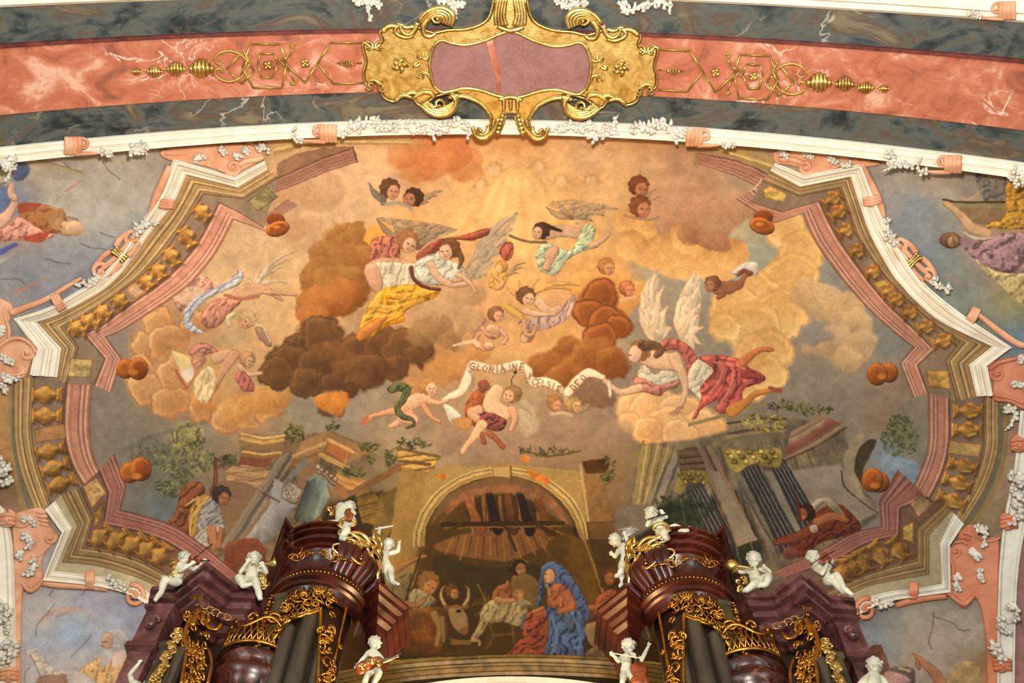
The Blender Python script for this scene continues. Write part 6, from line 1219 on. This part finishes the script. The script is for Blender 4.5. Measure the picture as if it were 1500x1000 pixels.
    c = MB(); c.prism(pb, profs(10.55, (-.5,0),(0,0),(0,.05),(-.05,.08),(-.06,.15),(-.13,.18),(-.14,.26),(-.2,.3),(-.2,.36),(-.27,.4),(-.27,.5),(-.34,.6),(-.5,.66))); part(c, 'rear_cornice', 'organ_red', smooth=False)
    c = MB(); c.prism(pb, profs(10.55, (-.36,.5),(-.45,.6),(-.5,4))); part(c, 'rear_wall', 'organ_dark', smooth=False)
    # pilaster between the towers
    a, b_ = QZ(401, 880, 10.1), QZ(424, 868, 10.1); c = MB(); c.prism([(a.x, a.y+.25),(a.x, a.y),(b_.x-.08, a.y-.04),(b_.x-.06, a.y+.25)], [(0,10.2),(.03,10.2),(.03,10.12),(0,10.1),(0,7),(.0,6.5)]); part(c, 'pilaster', 'organ_green', smooth=False)
    a, b_ = QZ(300, 880, 9.9), QZ(318, 890, 9.9)
    # tracery and pipe of the prow tower
    def T3(px, py, o=0.):
        zz = 9.75-(py-905)*.0145; p = QZ(px, py, zz); return Vector((p.x, p.y-o, zz))
    t = MB()
    for k in range(60):
        py = rr.uniform(905, 1010); w_ = 18 if py < 950 else 13; px = 292+(py-905)*-.05+rr.uniform(-w_, w_)
        pts = []; r0 = rr.uniform(4, 8); a0 = rr.uniform(0, 6); f = rr.choice((-1, 1))
        for i in range(12): q = r0*(1-.8*i/11); pts.append(T3(px+q*math.cos(a0+f*i*.55), py+q*math.sin(a0+f*i*.55), .08+.03*math.sin(i)))
        t.tube(pts, [.018,.014,.01], 5)
    for q, w_ in (([(284,908),(276,925),(273,945),(279,958),(290,962)], .03), ([(298,905),(306,925),(318,930),(326,922)], .026), ([(293,900),(288,912),(284,925)], .045), ([(308,960),(312,980),(306,1010)], .02), ([(276,962),(272,985),(268,1010)], .025)): t.tube([T3(p[0], p[1], .1) for p in catmull(q, False, 4)], w_, 7)
    for k in range(5): t.tube([T3(290, 896, .1), T3(287+k*3, 885, .14), T3(284+k*5, 874, .12)], [.015,.022,.008], 6)
    part(t, 'tracery', 'gold_dark')
    t = MB(); f_ = [(302,902),(310,908),(318,912),(326,918),(334,920)]
    for k, p in enumerate(f_): pts = [T3(p[0]+6*math.cos(i*.5+k), p[1]-8+6*math.sin(i*.5+k)*(1-i*.05), .1) for i in range(10)]; t.tube(pts, .009, 5)
    part(t, 'frieze_filigree', 'gold_line')
    t = MB()
    for k in range(46):
        f = k/45; px = 266-38*f+rr.uniform(-5, 5); py = 930+80*f; pts = []; a0 = rr.uniform(0, 6)
        for i in range(10): q = 5*(1-.7*i/9); pts.append(T3(px+q*math.cos(a0+i*.6), py+q*math.sin(a0+i*.6), .1))
        t.tube(pts, [.018,.014,.01], 5)
    part(t, 'border_foliage', 'gold')
    for (x0, y0, r_) in ((268,952,.085),(286,975,.06)):
        p0 = QZ(x0, y0, 9.0); p = MB(); rows = [[Vector((p0.x+r_*k*math.cos(t_), p0.y+r_*k*math.sin(t_), q)) for t_ in np.linspace(0, 2*math.pi, 18, endpoint=False)] for k, q in ((.3, 9.0), (.98, 8.995), (1, 8.97), (1, 5.5))]; p.strip(rows, True); part(p, 'pipe', 'pipe')
    # outer green pilaster
    a = QZ(247, 946, 9.2); c = MB(); c.prism([(a.x-.12, a.y+.4),(a.x-.1, a.y),(a.x+.09, a.y-.05),(a.x+.12, a.y+.4)], [(0,9.25),(.03,9.25),(.03,9.17),(0,9.14),(0,5)]); part(c, 'pilaster', 'organ_green', smooth=False)
    # low bowed front between the towers
    q = QZ(362, 985, 9.0); c = MB(); lathe(c, (q.x, q.y+.25), [(.3,9.25),(.5,9.22),(.52,9.16),(.46,9.1),(.45,9.02),(.53,8.98),(.55,8.9),(.48,8.84),(.44,8.7),(.4,8.5),(.4,6)], -2, 2, 44); part(c, 'bowed_front', 'organ_red')
    def T4(u, v, o=0.): return Vector((q.x+(.5+o)*math.sin(u), q.y+.25-(.5+o)*math.cos(u), 9.28+v))
    t = MB()
    for k in range(14):
        for s_ in (-1, 1): t.tube([T4(-1.1+k*.16, .02), T4(-1.1+k*.16+s_*.22, .34+.1*math.sin(k))], .012, 5)
    t.tube([T4(u, .02) for u in np.linspace(-1.3, 1.3, 20)], .03, 6); t.tube([T4(u, .36+.08*math.sin(u*5)) for u in np.linspace(-1.2, 1.2, 24)], .025, 6)
    for u, r in ((-.9,.1),(-.2,.08),(.4,.12),(.95,.1)): 
        pts = [T4(u+r*2*(1-.8*i/13)*math.cos(i*.5), .42+r*(1-.8*i/13)*math.sin(i*.5)) for i in range(14)]; t.tube(pts, [.026,.02,.012], 6)
    part(t, 'tracery', 'gold_dark')
    t = MB()
    for k in range(34):
        f = k/33; p = (404-22*f, 880+75*f); pts = []; zz0 = 10.1-f*.9; a0 = rr.uniform(0, 6)
        for i in range(9): qd = 4.5*(1-.7*i/8); w_ = QZ(p[0]+qd*math.cos(a0+i*.6)-6, p[1]+qd*math.sin(a0+i*.6), zz0); pts.append(Vector((w_.x, w_.y-.05, zz0)))
        t.tube(pts, [.016,.012,.009], 5)
    part(t, 'border_foliage', 'gold_dark')
    c = MB(); c.prism(plan([(250,960),(300,930),(400,930),(520,975)], 8.9), [(-.9,10.1),(-.9,0)]); part(c, 'case_back', 'organ_dark', smooth=False)
    MIRX[0] = None
    return org
organ(-1); organ(1)
# ---------------------------------------------------------------- stucco putti
def putto(Y, lab, head_, torso, arms, legs, face=(0, .3), hair=True, group=None, z0=None):
    """figure built as one remeshed skin; all joints (px, py, depth offset m); widths in px"""
    s = px = (Q(head_[0]+10, head_[1], Y)-Q(head_[0], head_[1], Y)).length/10
    q = lambda p: Q(p[0], p[1], Y+(p[2] if len(p) > 2 else 0))
    mb = MB(); r = head_[3]*s; hc = q(head_[:3])
    camd = (Vector((0, 0, EYE))-hc).normalized(); rt = Vector((1, 0, 0)); rt = (rt-camd*rt.dot(camd)).normalized(); up = camd.cross(rt)*1
    fd = (camd*math.cos(math.hypot(*face))+rt*face[0]-up*face[1]); fd.normalize()
    fu = (up-fd*up.dot(fd)).normalized(); fr = fu.cross(fd)
    mb.ball(hc, (r*.86, r*.9, r*1.02), 16, 12, (fr, fd, fu)); mb.ball(hc+fd*r*.25-fu*r*.35, (r*.62, r*.6, r*.55), 14, 10, (fr, fd, fu))
    mb.ball(hc+fd*r*.95-fu*r*.12, (r*.13, r*.2, r*.17), 8, 6, (fr, fd, fu))
    for sd in (-1, 1):
        mb.ball(hc+fd*r*.62-fu*r*.38+fr*sd*r*.36, r*.32, 9, 7); mb.ball(hc+fr*sd*r*.86-fu*r*.05, (r*.1, r*.16, r*.22), 8, 6, (fr, fd, fu)); mb.ball(hc+fd*r*.78+fu*r*.2+fr*sd*r*.32, (r*.22, r*.14, r*.09), 8, 6, (fr, fd, fu))
    mb.ball(hc+fd*r*.84-fu*r*.42, (r*.2, r*.12, r*.06), 8, 6, (fr, fd, fu)); mb.ball(hc+fd*r*.82-fu*r*.55, (r*.17, r*.12, r*.06), 8, 6, (fr, fd, fu)); mb.ball(hc+fd*r*.66-fu*r*.8, r*.2, 8, 6)
    tp = [q(p[:3]) for p in torso]; tr = [p[3]*s/2 for p in torso]
    mb.tube([hc-fu*r*.5, tp[0]], [r*.42, r*.45], 10)
    for i in range(len(tp)-1):
        m = [tp[i].lerp(tp[i+1], t) for t in (0, .33, .66, 1)]; mb.tube(m, [tr[i], tr[i+1]], 14)
    for p, w in zip(tp, tr): mb.ball(p, w*1.02, 12, 9)
    for L in arms+legs:
        pp = [q(p[:3]) for p in L]; rr_ = [p[3]*s/2 for p in L]
        for i in range(len(pp)-1):
            a, b = pp[i], pp[i+1]; m = a.lerp(b, .35); mb.tube([a, m, b], [rr_[i], (rr_[i]*.75+rr_[i+1]*.4)*1.05, rr_[i+1]], 10)
        for p, w in zip(pp, rr_): mb.ball(p, w, 10, 8)
    for L in arms:
        a, b = q(L[-2][:3]), q(L[-1][:3]); w = L[-1][3]*s/2; d = (b-a).normalized(); c = d.cross(camd).normalized()
        mb.ball(b+d*w*.7, (w*1.0, w*1.2, w*.6), 9, 7, (c, d, c.cross(d)))
        for k in range(4):
            o = c*(k-1.5)*w*.52; l_ = (1.5, 1.8, 1.7, 1.35)[k]*w*1.15; mb.tube([b+d*w*1.3+o, b+d*(w*1.3+l_*.55)+o*1.35+camd*w*.15, b+d*(w*1.3+l_)+o*1.5-camd*w*.25], [w*.27, w*.25, w*.19], 6)
        mb.tube([b+d*w*.3-c*w*.8, b+d*w*1.0-c*w*1.5, b+d*w*1.7-c*w*1.7], [w*.3, w*.27, w*.2], 6)
    for L in legs:
        b = q(L[-1][:3]); a = q(L[-2][:3]); d = (b-a).normalized(); w = L[-1][3]*s/2; c = d.cross(camd).normalized()
        for k in range(5): mb.ball(b+d*w*.75+c*(k-2)*w*.36, w*(.36-.03*k), 7, 5)
    o = mb.build('putto', 'putto'); tagit(o, lab, 'putto statue', group)
    m = o.modifiers.new('skin', 'REMESH'); m.mode = 'VOXEL'; m.voxel_size = .0095; m.use_smooth_shade = True
    sm = o.modifiers.new('soft', 'SMOOTH'); sm.factor = .5; sm.iterations = 4
    if hair:
        h = MB(); rr_ = random.Random(int(head_[0])); 
        for k in range(34):
            th = rr_.uniform(0, 6.283); ph = math.acos(rr_.uniform(-.25, 1)); v = fr*math.sin(ph)*math.cos(th)+fd*(math.sin(ph)*math.sin(th)*.9-.3)+fu*math.cos(ph)
            if v.dot(fd) > .55 and v.dot(fu) < .6: continue
            v.normalize(); pts = [hc+v*r*.9+(fr*math.cos(i*1.3+k)+fu*math.sin(i*1.3+k))*r*.16*(1-i*.14) for i in range(6)]; h.tube(pts, [r*.1, r*.13, r*.07], 6)
        h.build('hair', 'putto_hair', o)
    return o
pg = None
putto(9.0, 'pale putto playing a violin astride the outer cornice of the left organ', (270,817,0,10), [(264,830,0,15),(260,842,0,17),(255,852,.02,16)], [[(272,828,0,7),(284,834,-.05,6),(296,824,-.1,5)], [(256,830,0,7),(264,836,-.12,6),(280,826,-.16,5)]], [[(262,852,0,11),(240,851,-.1,10),(237,866,-.12,8),(228,878,-.12,6)], [(258,854,0,11),(246,850,-.12,9),(239,845,-.1,6)]], (.5, .2))
putto(9.25, 'pale putto blowing a gold trumpet on the left organ cornice', (372,818,0,11), [(370,833,0,18),(368,846,0,19),(364,852,0,17)], [[(360,830,0,7),(352,838,-.08,6),(362,824,-.14,5)], [(380,832,0,7),(390,838,-.06,7),(386,830,-.14,6)]], [[(360,852,0,12),(350,846,-.12,12),(356,858,-.14,8),(366,856,-.14,6)], [(366,852,0,12),(374,850,-.14,11),(378,864,-.14,9),(381,876,-.14,7)]], (-.1, .5))
putto(9.0, 'pale putto bowed over a small lute, kicking one leg out atop the left organ tower', (511,743,0,10), [(500,743,0,16),(500,757,0,18),(502,767,0,17)], [[(508,742,0,8),(519,752,-.02,7),(514,748,-.14,5)], [(516,758,0,7),(520,766,0,6),(510,768,-.12,5)]], [[(498,768,0,12),(484,767,-.05,11),(468,770,-.05,8),(456,769,-.05,6)], [(506,769,0,13),(508,777,-.12,11),(500,788,-.1,8),(504,789,-.12,7)]], (.5, .5))
putto(9.6, 'standing pale putto with raised open hand and baton beside the left organ crown', (569,797,0,9.5), [(564,811,0,13),(563,822,0,14),(568,832,0,15)], [[(558,808,0,6),(552,792,0,6),(556,776,0,5)], [(570,811,0,7),(583,807,-.02,6),(585,796,-.04,4.5)]], [[(572,832,0,10),(573,844,-.05,9),(575,853,0,6),(583,855,-.04,5)], [(566,834,0,10),(567,842,.02,8),(570,850,.02,6),(574,852,.0,5)]], (-.2, .2))
putto(9.7, 'pale putto drawing a bow over a violin low between the left organ and the nativity', (549,941,0,10), [(546,955,0,13),(549,966,0,13),(548,976,0,14)], [[(552,956,0,7),(562,968,-.06,6),(578,962,-.08,4.5)], [(540,955,0,7),(534,962,-.1,6),(524,974,-.12,5)]], [[(550,978,0,11),(556,985,-.1,9),(548,1000,-.05,7),(546,1010,0,6)], [(544,978,0,11),(538,990,-.05,9),(532,1004,0,7),(530,1012,0,6)]], (.6, .2))
putto(9.1, 'white stucco figure with raised arms cut by the frame beside the left pilaster', (196,1006,0,10), [(200,1014,0,16),(204,1030,0,18)], [[(194,1000,0,8),(190,988,0,7),(203,972,-.03,5)], [(210,1004,0,7),(222,992,0,6),(226,974,0,5)]], [[(204,1034,0,12),(210,1050,0,10),(212,1064,0,7),(214,1072,0,5)]], (0, .3))
# right side
putto(9.0, 'pale putto playing a flute and stretching one leg atop the right organ tower', (954,752,0,10.5), [(964,764,0,15),(967,773,0,16),(968,780,.02,16)], [[(966,758,0,7),(976,757,-.06,6),(972,752,-.1,5)], [(958,764,0,7),(948,769,-.1,6),(954,758,-.14,5)]], [[(972,780,0,12),(989,772,-.08,11),(1003,779,-.1,8),(1010,773,-.1,6)], [(964,781,0,12),(972,778,-.14,11),(974,786,-.14,9),(976,789,-.14,7)]], (-.6, .2))
putto(9.6, 'pale putto with wings perched against the left flank of the right organ crown', (901,790,0,9.5), [(913,801,0,13),(917,811,0,14),(915,822,0,14)], [[(908,804,0,7),(901,815,-.06,6),(898,812,-.1,5)], [(922,798,0,7),(918,790,0,6),(916,784,-.05,5)]], [[(912,824,0,11),(910,836,-.08,9),(908,842,-.04,7),(903,843,-.06,6)], [(918,826,0,10),(911,842,0,8),(912,854,0,6),(908,858,-.02,5)]], (-.4, .3))
putto(9.25, 'pale putto lifting a golden ball and horn on the right organ cornice', (1104,818,0,11), [(1103,836,0,15),(1106,846,0,17),(1108,852,0,17)], [[(1094,836,0,7),(1086,838,-.06,6),(1080,835,-.08,5)], [(1114,834,0,7),(1128,838,-.04,6),(1122,832,-.1,5)]], [[(1112,852,0,12),(1126,844,-.12,11),(1122,856,-.14,8),(1112,858,-.14,6)], [(1104,854,0,12),(1110,852,-.14,11),(1094,864,-.12,8),(1090,865,-.1,6)]], (-.1, .4))
putto(9.0, 'pale putto playing a violin stretched along the outer cornice of the right organ', (1191,816,0,10.5), [(1198,832,0,14),(1207,840,0,16),(1214,848,0,15)], [[(1200,830,0,7),(1212,836,-.08,6),(1218,824,-.1,5)], [(1192,832,0,7),(1204,840,-.14,6),(1212,826,-.15,5)]], [[(1216,850,0,12),(1226,842,-.12,10),(1236,862,-.14,8),(1247,870,-.14,6)], [(1212,852,0,12),(1222,853,-.1,9),(1234,866,-.1,7),(1240,869,-.1,5)]], (.2, .1))
putto(9.7, 'pale putto playing a cello low between the right organ and the nativity', (921,945,0,10.5), [(918,962,0,13),(918,972,0,14),(916,982,0,14)], [[(912,962,0,7),(906,968,-.06,6),(899,960,-.1,5)], [(926,958,0,7),(940,966,0,6),(950,946,-.05,4.5)]], [[(914,984,0,10),(912,998,-.1,8),(910,1012,0,6),(908,1018,0,5)], [(920,984,0,10),(930,996,-.08,8),(930,1012,0,6),(932,1018,0,5)]], (-.3, .3))
putto(9.0, 'white stucco figure seen head and shoulders at the foot of the cracked grey fresco', (1281,974,0,12), [(1280,992,0,20),(1278,1008,0,22),(1278,1024,0,20)], [[(1270,992,0,9),(1258,1004,0,8),(1262,1018,-.05,6)], [(1290,992,0,9),(1300,1004,0,8),(1296,1018,-.05,6)]], [[(1276,1028,0,14),(1272,1046,0,10),(1272,1060,0,7),(1270,1068,0,6)]], (-.5, .2))
# ---------------------------------------------------------------- instruments held by the putti
def inst(nm, lab, cat, Y, f, m, sub=None):
    mb = MB(); q = lambda x, y, d=0.: Q(x, y, Y+d); f(mb, q); o = mb.build(nm, m); tagit(o, lab, cat)
    if sub:
        for n, g, mm in sub: b = MB(); g(b, q); b.build(n, mm, o)
    return o
def fiddle(mb, q, a, b, d, w):
    A, B = q(a[0], a[1], d), q(b[0], b[1], d); D = (B-A); L = D.length; D.normalize(); c = D.cross(Vector((0, -.6, -.8))).normalized(); n = D.cross(c)
    for t, k in ((.13, 1.), (.3, .72), (.45, .9)): mb.ball(A+D*L*t, (L*.16, w*k, w*.3), 12, 8, (D, c, n))
def neck(mb, q, a, b, d, w): A, B = q(a[0], a[1], d), q(b[0], b[1], d); mb.tube([A.lerp(B, .4), B], [w*.18, w*.12], 6); mb.ball(B, w*.22, 7, 5)
for Y, a, b, d, bow, lab in ((9.0, (276,820), (306,821), -.18, [(284,817),(312,796)], 'left outer cornice'), (9.0, (1204,812), (1222,830), -.18, [(1186,827),(1222,806)], 'right outer cornice'), (9.7, (522,982), (586,956), -.12, [(558,970),(592,957)], 'low left beside the nativity')):
    w_ = .075 if Y < 9.5 else .09
    inst('violin', 'brown violin held by the putto on the '+lab if Y < 9.5 else 'brown violin held by the putto '+lab, 'violin', Y, lambda mb, q: fiddle(mb, q, a, b, d, w_), 'violin', [('neck', lambda mb, q: neck(mb, q, a, b, d, w_), 'bow')])
    inst('violin_bow', 'thin dark bow across the violin of the putto '+('on the '+lab if Y < 9.5 else lab), 'bow', Y, lambda mb, q: mb.tube([q(bow[0][0], bow[0][1], d-.06), q(bow[1][0], bow[1][1], d-.03)], .008, 6), 'bow')
def horn(mb, q, p, r, w): 
    pts = [q(x, y, -.16) for x, y in p]; mb.tube(pts, r, 12)
inst('trumpet', 'gold trumpet with flared bell blown by the putto on the left organ cornice', 'trumpet', 9.25, lambda mb, q: horn(mb, q, [(368,826),(380,826),(392,826),(400,825),(404,824)], [.012,.014,.02,.05,.09], 1), 'gold')
inst('golden_horn', 'horn with round golden bell lifted by the putto on the right organ cornice', 'horn', 9.25, lambda mb, q: (horn(mb, q, [(1104,831),(1094,831),(1084,830),(1076,829)], [.014,.018,.03,.05], 1), mb.ball(q(1072,829,-.16), .1, 16, 12)), 'gold')
inst('baton', 'short white baton raised by the putto beside the left organ crown', 'baton', 9.6, lambda mb, q: mb.tube([q(549,775,-.03), q(576,770,-.03)], .018, 8), 'putto')
inst('lute', 'small reddish lute held to the chest of the putto on the left organ tower', 'lute', 9.0, lambda mb, q: fiddle(mb, q, (514,760), (504,736), -.2, .07), 'violin')
inst('flute', 'thin dark flute at the mouth of the putto on the right organ tower', 'flute', 9.0, lambda mb, q: mb.tube([q(950,760,-.2), q(978,752,-.12)], .012, 7), 'bow')
inst('cello', 'dark red cello beside the putto low between the nativity and right organ', 'cello', 9.7, lambda mb, q: (fiddle(mb, q, (940,1004), (932,950), -.2, .14)), 'violin', [('neck', lambda mb, q: neck(mb, q, (940,1004), (932,946), -.2, .14), 'bow')])
inst('cello_bow', 'pale bow drawn across the cello beside the nativity', 'bow', 9.7, lambda mb, q: mb.tube([q(896,956,-.3), q(940,964,-.3)], .008, 6), 'putto')
inst('wings', 'thin ribbed wings spread behind the putto on the right organ crown', 'wings', 9.62, lambda mb, q: [mb.tube([q(912,790,.05), q(918+k*3,776-k%3,.06), q(930-k*4,768+k*1.2,.08)], [.014,.02,.006], 6) for k in range(7)], 'putto_hair')
for Y, pts, lab in ((9.05, [(252,826),(258,834),(256,842)], 'gilded quiver drapery at the back of the violin putto on the left cornice'), (9.3, [(384,846),(388,852),(384,860)], 'gilded drapery knot beside the trumpet putto on the left cornice'), (9.4, [(470,766),(482,748),(492,742)], 'gilded foliage behind the outstretched leg of the putto on the left tower'), (9.3, [(1086,850),(1084,862),(1112,858)], 'gilded drapery under the golden-horn putto on the right cornice'), (9.65, [(534,972),(546,968),(556,970)], 'gilded loincloth of the putto low beside the nativity on the left')):
    rr = random.Random(int(pts[0][0])); mb = MB()
    for k in range(9):
        i = k % 3; x, y = pts[i][0]+rr.uniform(-4, 4), pts[i][1]+rr.uniform(-4, 4); a0 = rr.uniform(0, 6)
        mb.tube([Q(x+5*(1-.09*j)*math.cos(a0+j*.6), y+4*(1-.09*j)*math.sin(a0+j*.6), Y-.06-.01*j) for j in range(9)], [.022,.03,.012], 6)
    o = mb.build('gilded_drapery', 'gold'); tagit(o, lab, 'gilded ornament')
# ---------------------------------------------------------------- camera, daylight of the nave, lamps
cd = bpy.data.cameras.new('camera'); cam = bpy.data.objects.new('camera', cd); COL.objects.link(cam)
cd.sensor_width = 36.0; cd.lens = FL/1500*36; cd.clip_end = 200
R3 = Matrix(((vR[0], vU[0], -vF[0]), (vR[1], vU[1], -vF[1]), (vR[2], vU[2], -vF[2])))
cam.matrix_world = Matrix.Translation((0, 0, EYE)) @ R3.to_4x4(); scene.camera = cam
w = bpy.data.worlds.new('nave_daylight'); scene.world = w; w.use_nodes = True; N = w.node_tree.nodes; L = w.node_tree.links
bg = N['Background']; tc = N.new('ShaderNodeTexCoord'); sp = N.new('ShaderNodeSeparateXYZ'); L.new(tc.outputs['Generated'], sp.inputs[0])
rp = N.new('ShaderNodeValToRGB'); e = rp.color_ramp.elements; e[0].position = .0; e[0].color = (.5, .5, .5, 1); e[1].position = 1.; e[1].color = (.8, .8, .8, 1)
for p, c in ((.35, .45), (.46, 1.5), (.56, 1.9), (.7, .8)): q = e.new(p); q.color = (c, c*.98, c*.94, 1)
mr = N.new('ShaderNodeMapRange'); mr.inputs[1].default_value = -1; mr.inputs[2].default_value = 1; L.new(sp.outputs['Z'], mr.inputs[0]); L.new(mr.outputs[0], rp.inputs[0]); L.new(rp.outputs[0], bg.inputs['Color']); bg.inputs['Strength'].default_value = .5
def area(name, loc, target, size, power, col):
    l = bpy.data.lights.new(name, 'AREA'); l.shape = 'DISK'; l.size = size; l.energy = power; l.color = col
    o = bpy.data.objects.new(name, l); COL.objects.link(o); o.location = loc; o.rotation_euler = (Vector(target)-Vector(loc)).to_track_quat('-Z', 'Y').to_euler(); return o
area('nave_floodlight', (0, -1.0, 5.0), (0, 5.0, 16), 1.2, 1850, (1, .91, .8))
area('window_left', (-9, -3.5, 7), (3, 8, 16), 2.0, 500, (.82, 1, .92))
area('window_right', (9, -3.5, 7), (-3, 8, 16), 2.0, 500, (.86, 1, .93))
area('organ_lamp', (-.08, 9.9, 6.3), (-.1, 9.4, 14), .5, 330, (1, .62, .26))
scene.view_settings.view_transform = 'Standard'; scene.view_settings.look = 'None'; scene.view_settings.gamma = 1; scene.view_settings.exposure = 0; scene.view_settings.use_curve_mapping = False
scene.cycles.use_denoising = True; scene.cycles.max_bounces = 5; scene.cycles.diffuse_bounces = 2
